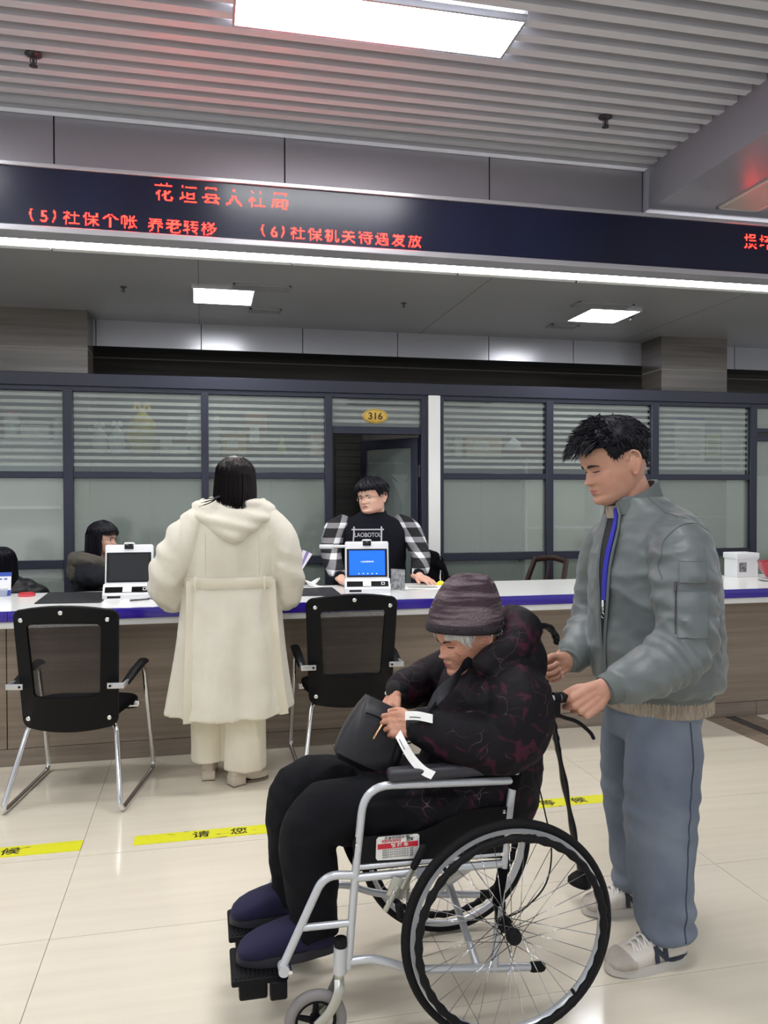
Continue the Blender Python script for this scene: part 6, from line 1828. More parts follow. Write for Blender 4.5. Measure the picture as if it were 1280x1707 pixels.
hand(b, (0.585, 2.205, 0.832), (-0.80, 0.42, -0.05), (-0.5, -0.75, 0.45), 1, [(0.7, 0.9, 0.4), (0.8, 0.9, 0.4), (0.85, 0.9, 0.4), (0.9, 0.9, 0.4)], 0.92, ((0.75, 0.55, -0.2), (0.9, 0.2, -0.5), (0.9, 0.0, -0.5)), 0.03, nailsB)
hand(b, (0.590, 2.468, 0.862), (-0.62, -0.52, -0.62), (-0.70, 0.10, 0.75), -1, [(0.45, 0.6, 0.3), (0.5, 0.6, 0.3), (0.5, 0.7, 0.3), (0.55, 0.7, 0.3)], 0.95, ((0.75, 0.6, -0.1), (0.9, 0.3, -0.3), (0.9, 0.1, -0.4)), 0.04, nailsB)
for y, k_, an in ((2.24, (0.305, 2.238, 0.595), (0.285, 2.236, 0.30)), (2.43, (0.285, 2.442, 0.60), (0.255, 2.442, 0.30))):
    b.capsule([(0.80, 2.335, 0.57), (0.76, y, 0.56), k_, an, (an[0] - 0.09, an[1], 0.245)], [0.08, 0.06, 0.045, 0.034, 0.03], 12)
B.body(m_skin3, 'elderly person in knitted hat and dark leaf print coat seated in the wheelchair', 0.0035, HB_)
B.build(nailsB, 'fingernails', m_nail)
for s in (-1, 1):
    brow(B, HB_, s, 0.015, 0.046, 0.525, 0.53, 0.0026)
    eye(B, HB_, s, 'down', 0.462)
    # cheek and mouth creases
    for (t0, x0, t1, x1) in ((0.33, 0.026, 0.22, 0.034), (0.30, 0.038, 0.18, 0.044), (0.40, 0.046, 0.33, 0.055), (0.27, 0.05, 0.17, 0.05)):
        q = [HB_.front(s * (x0 + (x1 - x0) * k / 5 + 0.003 * math.sin(PI * k / 5)), t0 + (t1 - t0) * k / 5, 0.0002) for k in range(6)]
        B.build(MB().tube(q, [0.0003, 0.0008, 0.001, 0.001, 0.0008, 0.0003], 5), 'skin_crease', M('crease', (150, 98, 80), 0.7))
# grey hair under the hat
hg = MB(); rg = random.Random(5)
dn = HB_.M.to_3x3() @ Vector((0, 0.05, -1))
for k in range(620):
    phi = rg.choice((-1, 1)) * rg.uniform(0.35, 2.9); t = rg.uniform(0.60, 0.74)
    ap = abs(phi)
    l = float(np.interp(ap, [0.5, 0.9, 1.2, 1.5, 2.0, 2.9], [0.008, 0.012, 0.045, 0.012, 0.04, 0.05])) * rg.uniform(0.7, 1.1) + (t - 0.60) * 0.2
    p = HB_.at(phi, t, rg.uniform(0.001, 0.005))
    n = (p - HB_.M @ Vector((0, 0, 0))).normalized()
    tuft(hg, p, dn + n * 0.12 + Vector((rg.uniform(-.15, .15), rg.uniform(-.1, .1), 0)), l, rg.uniform(0.0012, 0.0022), (0, 0, -0.1))
B.build(hg, 'hair', m_hairg)
# knitted hat in the head's frame
HM = HB_.M @ Matrix.Translation((0, 0, 0.022)) @ Matrix.Rotation(math.radians(-17), 4, 'X') @ Matrix.Translation((0, 0, -0.022))
def hat_ring(z, rx, ry, cy, n=72, fold=0.0, ph=0.0):
    out = []
    for k in range(n):
        a = 2 * PI * k / n
        m = 1 + fold * (abs(math.sin(2.5 * a + ph)) - 0.5) * 1.6
        out.append(HM @ Vector((rx * m * math.sin(a), cy - ry * m * math.cos(a), z)))
    return out
hz = interp_rows([(0.018, 0.091, 0.112, -0.002, 0.0), (0.035, 0.096, 0.117, 0.0, 0.0), (0.07, 0.096, 0.116, 0.003, 0.004), (0.105, 0.086, 0.103, 0.006, 0.045), (0.14, 0.071, 0.084, 0.010, 0.11), (0.168, 0.054, 0.062, 0.014, 0.19), (0.184, 0.032, 0.036, 0.016, 0.24), (0.182, 0.012, 0.014, 0.004, 0.1)], 5)
htm = MB()
htm.loft([hat_ring(z, rx, ry, cy, 72, f_) for z, rx, ry, cy, f_ in hz])
B.build(htm, 'knitted_hat', m_hat)
rim = [HM @ Vector((0.0935 * math.sin(2 * PI * k / 60), -0.001 - 0.1145 * math.cos(2 * PI * k / 60), 0.026)) for k in range(60)]
B.build(MB().tube(rim, [(0.014, 0.0085)] * 60, 10, closed=True, up=HM.to_3x3() @ Vector((0, 0, 1))), 'hat_band', m_hatb)
# coat
ct = MB()
FB = Vector((-1, 0, 0))
for_rows = interp_rows([(0.50, 0.80, 0.165, 0.195), (0.58, 0.80, 0.185, 0.20), (0.68, 0.82, 0.175, 0.205), (0.80, 0.835, 0.155, 0.21), (0.90, 0.85, 0.14, 0.205), (0.955, 0.86, 0.115, 0.175), (1.0, 0.855, 0.085, 0.105), (1.02, 0.845, 0.075, 0.085)], 4)
ct.loft([ringv((cx, 2.335, z), FB, S_, a, b_, 44, 0.9) for z, cx, a, b_ in for_rows])
sleeve(ct, [(0.875, 2.22, 0.935), (0.872, 2.135, 0.885), (0.850, 2.118, 0.815), (0.80, 2.130, 0.785), (0.70, 2.155, 0.798), (0.615, 2.192, 0.822)],
       [(0.085, 0.085), (0.09, 0.09), (0.088, 0.088), (0.082, 0.082), (0.072, 0.072), (0.058, 0.058)])
sleeve(ct, [(0.835, 2.46, 0.935), (0.79, 2.535, 0.90), (0.71, 2.555, 0.865), (0.655, 2.52, 0.862), (0.618, 2.488, 0.868)],
       [(0.085, 0.085), (0.08, 0.08), (0.072, 0.072), (0.064, 0.064), (0.054, 0.054)])
# skirt of the coat over the thighs
ct.loft([ringv((x, 2.335, z), (0, 0, 1), (0, 1, 0), h_, w_, 36, 0.75) for x, z, h_, w_ in interp_rows([(0.82, 0.57, 0.09, 0.19), (0.66, 0.575, 0.095, 0.195), (0.52, 0.59, 0.09, 0.185), (0.44, 0.60, 0.075, 0.17)], 4)])
# raised hood behind the neck
ct.capsule(catmull([(0.80, 2.215, 0.985), (0.885, 2.225, 1.035), (0.945, 2.30, 1.075), (0.945, 2.40, 1.075), (0.89, 2.46, 1.035), (0.80, 2.46, 0.985)], 5), [0.042 + 0.014 * math.sin(PI * k / 25) for k in range(26)], 14)
ct.ell((0.935, 2.335, 0.985), (0.075, 0.15, 0.105), None, 24, 16)
B.fuse(ct, 'leaf_print_coat', m_leaf, 0.0065, 2, lambda co: folds(co, 0.007, (8, 8, 11), 0.002, 30, 7.0))
for c0, c1, r_ in (((0.622, 2.190, 0.821), (0.600, 2.199, 0.829), 0.052), ((0.622, 2.490, 0.868), (0.604, 2.477, 0.865), 0.05)):
    B.build(MB().capsule([c0, c1], [r_, r_ * 0.92], 20), 'coat_cuff', M('cuff_black', (16, 14, 19), 0.8, bump=0.1, bscale=200))
# trousers
tr_ = MB()
for y, kx, kz, axx in ((2.238, 0.305, 0.592, 0.285), (2.442, 0.283, 0.60, 0.255)):
    leg(tr_, [(0.78, 2.335 + (y - 2.335) * 0.85, 0.56), (0.60, y, 0.575), (0.42, y, 0.588), (kx + 0.02, y, kz - 0.006), (kx - 0.018, y, kz - 0.055), (kx - 0.022, y, kz - 0.13), (axx + 0.006, y, 0.38), (axx + 0.012, y, 0.30), (axx + 0.015, y, 0.262)],
        [(0.10, 0.10), (0.095, 0.095), (0.088, 0.088), (0.084, 0.084), (0.080, 0.080), (0.074, 0.074), (0.068, 0.070), (0.064, 0.066), (0.062, 0.064)])
def pd(co):
    return folds(co, 0.008, (10, 10, 12), 0.0015, 40, 2.0)
B.fuse(tr_, 'trousers', m_pants, 0.0065, 2, pd)
for (h_, t_) in (((0.355, 2.236, 0.2072), (0.083, 2.230, 0.2072)), ((0.325, 2.442, 0.2072), (0.072, 2.446, 0.2072))):
    Mx = shoe_frame(h_, t_); L_ = (Vector(t_) - Vector(h_)).length
    u_ = MB(); shoe_upper(u_, Mx, L_, 0.112, [(0.02, 0.5, 0.02, 0.075), (0.08, 0.74, 0.012, 0.10), (0.2, 0.84, 0.012, 0.112), (0.34, 0.88, 0.012, 0.108), (0.48, 0.94, 0.012, 0.098), (0.64, 1.0, 0.012, 0.085), (0.78, 0.98, 0.012, 0.072), (0.89, 0.84, 0.012, 0.058), (0.96, 0.6, 0.014, 0.044), (0.995, 0.25, 0.018, 0.03)])
    B.build(u_, 'slipper', m_slip)
    s_ = MB(); sole(s_, Mx, L_, 0.116, 0.0, 0.026, grow=0.01); B.build(s_, 'slipper_sole', m_slips)

# bag on the lap
BG = Vector((0.50, 2.335, 0.672))
bagr = empty('shoulder_bag', BG); tag(bagr, 'black leather shoulder bag with gold zip pull held on the lap', 'bag')
RB = Matrix.Rotation(math.radians(-4), 3, 'Z') @ Matrix.Rotation(math.radians(27), 3, 'Y') @ Matrix.Rotation(math.radians(-8), 3, 'X')
mt = Matrix.Translation((-0.005, 0.01, 0.098)) @ RB.to_4x4()
rings = []
for k in range(13):
    t = k / 12; z = -0.105 + 0.20 * t
    hw = 0.092 + 0.012 * math.sin(PI * t) - 0.016 * t; hd = 0.055 * (0.75 + 0.45 * math.sin(PI * min(1, 0.15 + t * 0.75))) * (1 if t < 0.85 else 1 - (t - 0.85) * 3)
    if k == 0: hw *= 0.86; hd *= 0.6
    ring = []
    for q_ in range(40):
        a = 2 * PI * q_ / 40; c_, s_ = math.cos(a), math.sin(a)
        ring.append(mt @ Vector((hw * math.copysign(abs(c_) ** 0.5, c_), hd * math.copysign(abs(s_) ** 0.7, s_) + 0.003 * math.sin(5 * a + 6 * t), z)))
    rings.append(ring)
MB().loft(rings).build('bag_body', m_strap, bagr)
MB().tube([mt @ Vector((-0.07 + 0.12 * k / 6, -0.074, 0.048 + 0.004 * math.sin(k))) for k in range(7)], 0.0028, 6).build('zip_line', m_black, bagr)
MB().capsule([mt @ Vector((-0.012, -0.077, 0.046)), mt @ Vector((-0.018, -0.081, 0.014)), mt @ Vector((-0.020, -0.081, -0.004))], [(0.0035, 0.006), (0.003, 0.0045), (0.003, 0.006)], 8).build('zip_pull', m_gold, bagr)
MB().tube([mt @ Vector((0.085 - 0.03 * math.sin(PI * k / 10), -0.066, 0.085 - 0.17 * k / 10)) for k in range(11)], 0.0022, 6).build('piping', m_black, bagr)
MB().torus(mt @ Vector((0.088, -0.045, 0.03)), 0.011, 0.0022, 'Y', 20, 6).build('strap_ring', m_chrome, bagr)
def ribbon(pts, w_, th, up, n=8):
    q = catmull(pts, n)
    return MB().tube(q, [(w_, th)] * len(q), 8, up=up)
rel_ = lambda p: Vector(p) - BG
ribbon([rel_((0.595, 2.245, 0.80)), rel_((0.64, 2.195, 0.905)), rel_((0.70, 2.205, 0.955)), rel_((0.745, 2.25, 0.985)), rel_((0.80, 2.27, 1.0))], 0.017, 0.002, (0.3, 0.2, 1)).build('shoulder_strap', m_strap, bagr)
ribbon([rel_((0.56, 2.24, 0.78)), rel_((0.565, 2.175, 0.84)), rel_((0.60, 2.155, 0.865)), rel_((0.64, 2.19, 0.89))], 0.012, 0.002, (0, 0, 1)).build('bag_handle', m_strap, bagr)

# receipts in the hand
def slip(pts, w_, up, label, group='paper slips held in the hand'):
    o0 = Vector(pts[0]); q = catmull([Vector(p) - o0 for p in pts], 6); upv = Vector(up)
    r_ = empty('paper_slip', o0); tag(r_, label, 'paper', group)
    rows_ = [[Vector(p) - upv * w_, Vector(p), Vector(p) + upv * w_] for p in q]
    MB().sheet(rows_, 0.0008).build('slip', m_paper, r_)
    MB().sheet([[Vector(p) - upv * w_ * 0.5 + Vector((0, -0.0012, 0.0006)), Vector(p) - upv * w_ * 0.3 + Vector((0, -0.0012, 0.0006))] for p in q[2:8]], 0.0004).build('printed_line', m_ink2, r_)
slip([(0.522, 2.165, 0.822), (0.533, 2.135, 0.795), (0.55, 2.12, 0.765), (0.575, 2.10, 0.738), (0.60, 2.085, 0.726)], 0.012, (0.62, 0.2, 0.75), 'curling white receipt hanging from the hand above the armrest')
slip([(0.545, 2.175, 0.868), (0.575, 2.150, 0.872), (0.61, 2.125, 0.868)], 0.012, (0.1, 0.25, 0.95), 'short white receipt tucked between hand and coat cuff')
# ------------------------------------------------------------------ long straight hair
def long_hair(P, H, z_end, mat, face_open=0.95, bangs=True, thick=0.016, flare=0.01, n_str=700, seed=1, back_push=0.0, sweep=(0, 0, 0)):
    """cap over the skull plus a curtain falling round the back and sides to world height z_end"""
    def mask(P_, T_):
        ap = np.abs(((P_ + PI) % (2 * PI)) - PI)
        line = np.interp(ap, [0, 0.4, face_open, face_open + 0.12, PI], [0.68 if bangs else 0.76, 0.68 if bangs else 0.76, 0.64, 0.1, 0.1])
        return np.clip((T_ - line) / 0.05, 0, 1)
    def off(P_, T_):
        k = mask(P_, T_)
        return -0.008 + (thick + 0.008 + 0.0012 * np.sin(P_ * 40)) * k
    _, _, G = H.grid(110, 70, off)
    m = MB().loft([[H.M @ Vector(p) for p in row] for row in G])
    a0 = face_open + 0.1
    rows_ = []
    for j in range(15):
        v = j / 14; row = []
        for k in range(49):
            phi = a0 + (2 * PI - 2 * a0) * k / 48
            p = H.at(phi, 0.60, thick * 0.6)
            z = p.z + (z_end + 0.012 * math.sin(k * 1.7) - p.z) * v
            c = H.M @ Vector((0, 0, 0)); r = Vector((p.x - c.x, p.y - c.y, 0))
            q = Vector((p.x, p.y, z)) + r.normalized() * (flare * v + 0.0025 * math.sin(k * 2.3 + 2 * v)) + Vector(sweep) * v * v
            row.append(q)
        rows_.append(row)
    m.sheet(rows_, 0.016)
    rg_ = random.Random(seed)
    for i in range(n_str):
        k = rg_.uniform(0, 48); phi = a0 + (2 * PI - 2 * a0) * k / 48
        p = H.at(phi, rg_.uniform(0.45, 0.95), thick + 0.001)
        c = H.M @ Vector((0, 0, 0)); r = Vector((p.x - c.x, p.y - c.y, 0)).normalized()
        b0 = H.at(phi, 0.60, thick * 0.6) + r * 0.009
        e = Vector((b0.x, b0.y, z_end - rg_.uniform(-0.03, 0.02))) + r * (flare + 0.003) + Vector(sweep)
        mid = Vector((b0.x, b0.y, min(p.z, b0.z))) + r * 0.004
        m.tube([p, mid, (mid + e) / 2 + r * 0.002 + Vector(sweep) * -0.25, e], [0.0012, 0.002, 0.002, 0.0004], 3, caps=False)
    if bangs:
        for i in range(160):
            phi = rg_.uniform(-face_open, face_open)
            p = H.at(phi, rg_.uniform(0.66, 0.85), thick)
            q = H.at(phi * 1.02, 0.565 + 0.05 * rg_.random(), 0.006)
            m.tube([p, (p + q) / 2 + (p - H.M @ Vector((0, 0, 0))).normalized() * 0.006, q], [0.002, 0.002, 0.0004], 3, caps=False)
    return P.build(m, 'hair', mat)

# ------------------------------------------------------------------ woman in the cream coat, seen from behind
m_cream = M('cream_wool', (222, 217, 203), 0.9, col2=(213, 207, 191), nscale=6, bump=0.12, bscale=120, sheen=0.3)
m_creamd = M('cream_belt', (216, 209, 190), 0.9, bump=0.12, bscale=120)
m_creamp = M('cream_trousers', (228, 221, 203), 0.9, col2=(218, 210, 190), nscale=5)
m_boot = M('beige_leather', (202, 190, 172), 0.5)
m_bsole = M('boot_sole', (120, 106, 92), 0.6)
C = Person((0.13, 4.27, 0))
HC = Head((0.165, 4.27, 1.562), (0.25, 1), math.radians(6), 0, 1.02)
b = C.mb; HC.add(b)
b.capsule([(0.16, 4.25, 1.48), (0.155, 4.24, 1.40)], [0.05, 0.056], 14)
b.capsule([(0.15, 4.24, 1.36), (0.14, 4.25, 1.05), (0.13, 4.26, 0.85)], [(0.08, 0.13), (0.08, 0.12), (0.08, 0.13)], 14, up=(0, 1, 0))
arms = [((-0.055, 4.23, 1.36), (-0.185, 4.235, 1.065), (-0.125, 4.50, 0.925), -1), ((0.365, 4.23, 1.36), (0.425, 4.25, 1.055), (0.40, 4.52, 0.925), 1)]
for sh_, el_, wr_, sd in arms:
    b.capsule([(0.15, 4.24, 1.36), sh_, el_, wr_], [0.05, 0.045, 0.035, 0.024], 12)
    hand(b, wr_, (-sd * 0.35, 0.9, -0.12), (0, 0.1, 1), 1 if sd > 0 else -1, [(0.25, 0.4, 0.2)] * 4, 0.92)
for x, y, ax_, ay_, tx, ty in ((0.025, 4.30, 0.025, 4.34, 0.03, 4.45), (0.205, 4.25, 0.205, 4.24, 0.29, 4.29)):
    b.capsule([(0.13, 4.26, 0.86), (x, y, 0.80), (x, y, 0.45), (ax_, ay_, 0.10), (tx, ty, 0.05)], [0.08, 0.065, 0.045, 0.034, 0.022], 12)
C.body(m_skin2, 'woman in long cream belted coat standing with her back to us at the counter', 0.0045, None)
cf, cs = Vector((0, 1, 0)), Vector((1, 0, 0))
crow = interp_rows([(0.395, 0.128, 0.205, 0.318, 0.065), (0.50, 0.130, 0.195, 0.300, 0.06), (0.70, 0.134, 0.175, 0.275, 0.048), (0.90, 0.138, 0.155, 0.252, 0.032), (1.03, 0.140, 0.142, 0.235, 0.012), (1.07, 0.140, 0.142, 0.235, 0.01), (1.20, 0.146, 0.150, 0.238, 0.0), (1.31, 0.150, 0.145, 0.225, 0.0), (1.38, 0.153, 0.122, 0.185, 0.0), (1.42, 0.156, 0.09, 0.12, 0.0), (1.45, 0.158, 0.07, 0.078, 0.0)], 4)
cm_ = MB()
def cring(r, grow=0.0):
    z, cx, a, b_, fo = r
    out = []
    n = 96
    for k in range(n):
        t = 2 * PI * k / n; x, y = math.cos(t), math.sin(t)
        m_ = 1 + fo * (math.cos(7 * t + 0.6) * 0.6 + math.cos(11 * t + 2.0) * 0.5)
        zz = z - (0.028 * max(0, -x) if z < 0.45 else 0)
        out.append(Vector((cx + (b_ + grow) * m_ * math.copysign(abs(y) ** 0.92, y), 4.255 + (a + grow) * m_ * math.copysign(abs(x) ** 0.92, x), zz)))
    return out
cm_.loft([cring(r) for r in crow])
sleeve(cm_, [(-0.03, 4.24, 1.345), (-0.095, 4.225, 1.26), (-0.155, 4.222, 1.15), (-0.188, 4.235, 1.06), (-0.165, 4.30, 0.985), (-0.145, 4.37, 0.955)],
       [(0.085, 0.085), (0.092, 0.092), (0.090, 0.090), (0.090, 0.090), (0.086, 0.086), (0.076, 0.076)])
sleeve(cm_, [(0.335, 4.24, 1.345), (0.385, 4.228, 1.26), (0.412, 4.228, 1.15), (0.425, 4.24, 1.055), (0.425, 4.30, 0.975), (0.412, 4.38, 0.945)],
       [(0.085, 0.085), (0.092, 0.092), (0.090, 0.090), (0.088, 0.088), (0.086, 0.086), (0.076, 0.076)])
def cd(co):
    arm = (np.abs(co[:, 0] - 0.13) > 0.24) & (co[:, 2] > 0.9)
    d = folds(co, 0.006, (9, 9, 2.2), 0.0008, 40, 4.0)
    return d + np.where(arm, 0.008 * np.sin(co[:, 2] * 48 + co[:, 0] * 30 + 4 * nz(co, 5, 3.0)) * np.clip(0.4 + 1.5 * nz(co, 6, 1.0), 0, 1), 0)
CM = C.fuse(cm_, 'long_coat', m_cream, 0.008, 2, cd)
# hood lying on the back
hd_ = MB()
hd_.capsule(catmull([(0.05, 4.30, 1.435), (0.045, 4.21, 1.445), (0.10, 4.15, 1.43), (0.20, 4.15, 1.43), (0.275, 4.21, 1.44), (0.275, 4.30, 1.43)], 5), 0.04, 14)
hp = []
for z, hw, th, yy in interp_rows([(1.455, 0.155, 0.03, 4.165), (1.42, 0.205, 0.045, 4.145), (1.37, 0.215, 0.055, 4.115), (1.32, 0.175, 0.055, 4.10), (1.28, 0.115, 0.045, 4.095), (1.245, 0.05, 0.03, 4.10)], 4):
    hp.append([Vector((0.152 + hw * math.cos(a) - 0.02 * (1.4 - z), yy + 0.10 * (math.cos(a) ** 2) + th * math.sin(a), z + 0.028 * math.cos(a) ** 2)) for a in [2 * PI * k / 36 for k in range(36)]])
hd_.loft(hp)
def hdd(co):
    return 0.0045 * np.sin(co[:, 2] * 95 + 22 * (co[:, 0] - 0.15) + 1.0 * nz(co, 4, 1.0))
C.fuse(hd_, 'coat_hood', m_cream, 0.0075, 2, hdd)
# belt with hanging ends
br = min(crow, key=lambda r: abs(r[0] - 1.05))
ring_o = cring((1.05, br[1], br[2], br[3], br[4]), 0.008)
C.build(MB().tube(ring_o, [(0.028, 0.005)] * len(ring_o), 8, closed=True, up=(0, 0, 1)), 'coat_belt', m_creamd)
for x0, x1, zb in ((-0.060, -0.078, 0.365), (0.335, 0.385, 0.375)):
    q = snap(CM, [(x0 + (x1 - x0) * (k / 16) ** 1.5, 3.8, 1.062 - (1.062 - 0.44) * k / 16) for k in range(17)], (0, 1, 0), 0.013)
    for k in (1, 2, 3): q.append(q[-1] + Vector((0.004 if x0 > 0 else 0.0, 0.002, -(0.44 - zb) / 3)))
    for k in range(1, len(q)): q[k].y = min(q[k].y, q[k - 1].y + 0.004)
    C.build(MB().tube(q, [(0.025, 0.0045)] * len(q), 8, up=(1, 0.25 if x0 < 0 else -0.25, 0)), 'belt_end', m_creamd)
for x in (-0.04, 0.30):
    C.build(MB().box((x - 0.006, 4.1, 1.015), (x + 0.006, 4.112, 1.085), 0.002, 1), 'belt_loop', m_creamd)
# back seam of the coat
C.build(MB().tube(snap(CM, [(0.275, 3.9, 1.30 - 0.03 * k) for k in range(8)], (0, 1, 0)), 0.002, 6), 'coat_seam', m_creamd)
C.build(MB().tube(snap(CM, [(0.01, 3.9, 1.30 - 0.03 * k) for k in range(8)], (0, 1, 0)), 0.002, 6), 'coat_seam', m_creamd)
wp = MB()
leg(wp, [(0.06, 4.27, 0.85), (0.03, 4.29, 0.60), (0.022, 4.315, 0.35), (0.022, 4.325, 0.15), (0.022, 4.325, 0.11)], [(0.10, 0.10), (0.088, 0.092), (0.088, 0.09), (0.09, 0.088), (0.09, 0.088)])
leg(wp, [(0.20, 4.26, 0.85), (0.205, 4.255, 0.60), (0.206, 4.25, 0.35), (0.205, 4.245, 0.13), (0.205, 4.245, 0.08)], [(0.10, 0.10), (0.095, 0.10), (0.10, 0.104), (0.103, 0.106), (0.104, 0.107)])
C.fuse(wp, 'wide_trousers', m_creamp, 0.0075, 2, lambda co: folds(co, 0.005, (9, 9, 2.2), 0.001, 40, 6.0))
for hl, to in (((0.02, 4.30, 0), (0.035, 4.53, 0)), ((0.128, 4.195, 0), (0.325, 4.305, 0))):
    Mx = shoe_frame(hl, to); L_ = (Vector(to) - Vector(hl)).length
    u_ = MB(); shoe_upper(u_, Mx, L_, 0.085, [(0.0, 0.5, 0.05, 0.12), (0.06, 0.8, 0.045, 0.14), (0.22, 0.82, 0.042, 0.14), (0.36, 0.8, 0.03, 0.115), (0.52, 0.9, 0.014, 0.088), (0.7, 0.98, 0.01, 0.068), (0.86, 0.8, 0.01, 0.05), (0.96, 0.45, 0.012, 0.036), (0.995, 0.2, 0.014, 0.026)])
    C.build(u_, 'ankle_boot', m_boot)
    hb = MB().box((0.0, -0.034, 0.006), (0.075, 0.034, 0.055), 0.006, 2, Mx); C.build(hb, 'block_heel', m_boot)
    C.build(MB().box((0.001, -0.033, 0.0), (0.074, 0.033, 0.007), 0.001, 1, Mx), 'heel_cap', m_bsole)
    s_ = MB(); sole(s_, Mx @ Matrix.Translation((L_ * 0.42, 0, 0)), L_ * 0.58, 0.084, 0.0, 0.012); C.build(s_, 'boot_sole', m_bsole)
long_hair(C, HC, 1.425, m_hairb, 1.0, False, 0.02, 0.006, 1500, 4, 0.0, (-0.008, -0.045, 0))
for k, (dx, l) in enumerate(((-0.10, 0.07), (-0.12, 0.05), (-0.09, 0.09))):
    C.build(MB().tube(catmull([(0.085, 4.17, 1.50), (0.06 + 0.01 * k, 4.125, 1.47 + 0.006 * k), (0.025, 4.105, 1.45 + 0.012 * k), (-0.02 + 0.01 * k, 4.11, 1.435 + 0.018 * k)], 5), [0.004] * 8 + [0.003] * 5 + [0.0015] * 3, 5), 'hair_lock', m_hairb)

# ------------------------------------------------------------------ officer behind the counter
def plaid():
    m = M('plaid_sleeve', (18, 18, 24), 0.85)
    nt = m.node_tree; N, L = nt.nodes, nt.links; bs = N['Principled BSDF']
    tc = N.new('ShaderNodeTexCoord'); se = N.new('ShaderNodeSeparateXYZ'); L.new(tc.outputs['Object'], se.inputs[0])
    def band(sock, period, ph, thr):
        a = N.new('ShaderNodeMath'); a.operation = 'MULTIPLY_ADD'; a.inputs[1].default_value = 2 * PI / period; a.inputs[2].default_value = ph; L.new(sock, a.inputs[0])
        s_ = N.new('ShaderNodeMath'); s_.operation = 'SINE'; L.new(a.outputs[0], s_.inputs[0])
        g_2 = N.new('ShaderNodeMath'); g_2.operation = 'GREATER_THAN'; g_2.inputs[1].default_value = thr; L.new(s_.outputs[0], g_2.inputs[0]); return g_2.outputs[0]
    ab = N.new('ShaderNodeMath'); ab.operation = 'ABSOLUTE'; L.new(se.outputs[0], ab.inputs[0])
    tl = N.new('ShaderNodeMath'); tl.operation = 'MULTIPLY_ADD'; tl.inputs[1].default_value = 0.42; L.new(se.outputs[2], tl.inputs[0]); L.new(ab.outputs[0], tl.inputs[2])
    z1 = band(se.outputs[2], 0.105, 0.4, 0.4); v1 = band(tl.outputs[0], 0.13, 2.6, 0.45)
    ad = N.new('ShaderNodeMath'); ad.operation = 'ADD'; L.new(z1, ad.inputs[0]); L.new(v1, ad.inputs[1])
    hv = N.new('ShaderNodeMath'); hv.operation = 'MULTIPLY'; hv.inputs[1].default_value = 0.5; L.new(ad.outputs[0], hv.inputs[0])
    r = N.new('ShaderNodeValToRGB'); r.color_ramp.interpolation = 'CONSTANT'
    r.color_ramp.elements[0].position = 0; r.color_ramp.elements[0].color = lin((16, 16, 22)); r.color_ramp.elements[1].position = 0.3; r.color_ramp.elements[1].color = lin((126, 124, 128))
    e = r.color_ramp.elements.new(0.8); e.color = lin((222, 222, 224))
    L.new(hv.outputs[0], r.inputs[0]); L.new(r.outputs[0], bs.inputs['Base Color'])
    return m
m_plaid = plaid()
m_sweat = M('black_knit', (14, 15, 24), 0.9, spec=0.2, bump=0.1, bscale=200)
m_print = M('grey_print', (176, 176, 182), 0.8)
m_rim = M('thin_metal_rim', (150, 130, 110), 0.25, metal=0.9)
m_rimb = M('black_rim', (20, 18, 20), 0.3)
D = Person((1.20, 5.85, 0))
HD = Head((1.205, 5.80, 1.487), (-0.72, -0.70), math.radians(2), math.radians(-5), 1.10, 1.12, 1.22, 0.85, cheeks=2.0)
b = D.mb; HD.add(b)
b.capsule([(1.225, 5.82, 1.42), (1.225, 5.84, 1.26)], [0.078, 0.078], 16)
b.capsule([(1.22, 5.86, 1.17), (1.21, 5.86, 1.0), (1.21, 5.88, 0.86)], [(0.10, 0.17), (0.11, 0.15), (0.10, 0.14)], 14, up=(0, 1, 0))
for e, sh_, el_, wr_ in ((-1, (0.955, 5.83, 1.27), (0.89, 5.72, 1.05), (0.915, 5.42, 0.925)), (1, (1.475, 5.83, 1.27), (1.54, 5.68, 1.07), (1.470, 5.455, 0.930))):
    b.capsule([(1.22, 5.85, 1.22), (sh_[0], sh_[1], sh_[2] - 0.03), el_, wr_], [0.06, 0.05, 0.042, 0.03], 12)
nailsD = MB()
hand(b, (0.915, 5.41, 0.922), (0.35, -0.9, -0.2), (0, -0.2, 1), -1, [(0.35, 0.6, 0.3)] * 4, 1.06, spread=0.08, nails=nailsD)
hand(b, (1.465, 5.455, 0.924), (0.42, -0.88, -0.16), (0, -0.16, 1), 1, [(0.12, 0.35, 0.2)] * 4, 1.10, spread=0.1, nails=nailsD)
for x in (1.10, 1.32):
    b.capsule([(1.21, 5.88, 0.88), (x, 5.90, 0.80), (x, 5.90, 0.45), (x, 5.92, 0.08), (x, 5.84, 0.04)], [0.10, 0.07, 0.05, 0.036, 0.03], 12)
D.body(m_skin2, 'heavyset man in glasses and black sweater with plaid sleeves behind the counter', 0.0045, HD)
D.build(nailsD, 'fingernails', m_nail)
for s in (-1, 1):
    brow(D, HD, s, 0.014, 0.048, 0.53, 0.53, 0.0045)
    eye(D, HD, s, 'open', 0.465, 0.002)
glasses(D, HD, m_rim, 0.025, 0.462, 0.0012)
def hmD(P_, T_):
    ap = np.abs(((P_ + PI) % (2 * PI)) - PI)
    line = np.interp(ap, [0, 0.5, 0.9, 1.1, 1.3, 1.5, 1.8, 2.1, 2.6, PI], [0.66, 0.665, 0.66, 0.56, 0.46, 0.55, 0.56, 0.38, 0.28, 0.25])
    return np.clip((T_ - line) / 0.05, 0, 1)
def hoD(P_, T_): return -0.008 + (0.006 + 0.02 * np.clip((T_ - 0.5) / 0.3, 0, 1) + 0.008 + 0.002 * np.sin(P_ * 19 + T_ * 30)) * hmD(P_, T_)
_, _, G = HD.grid(100, 70, hoD)
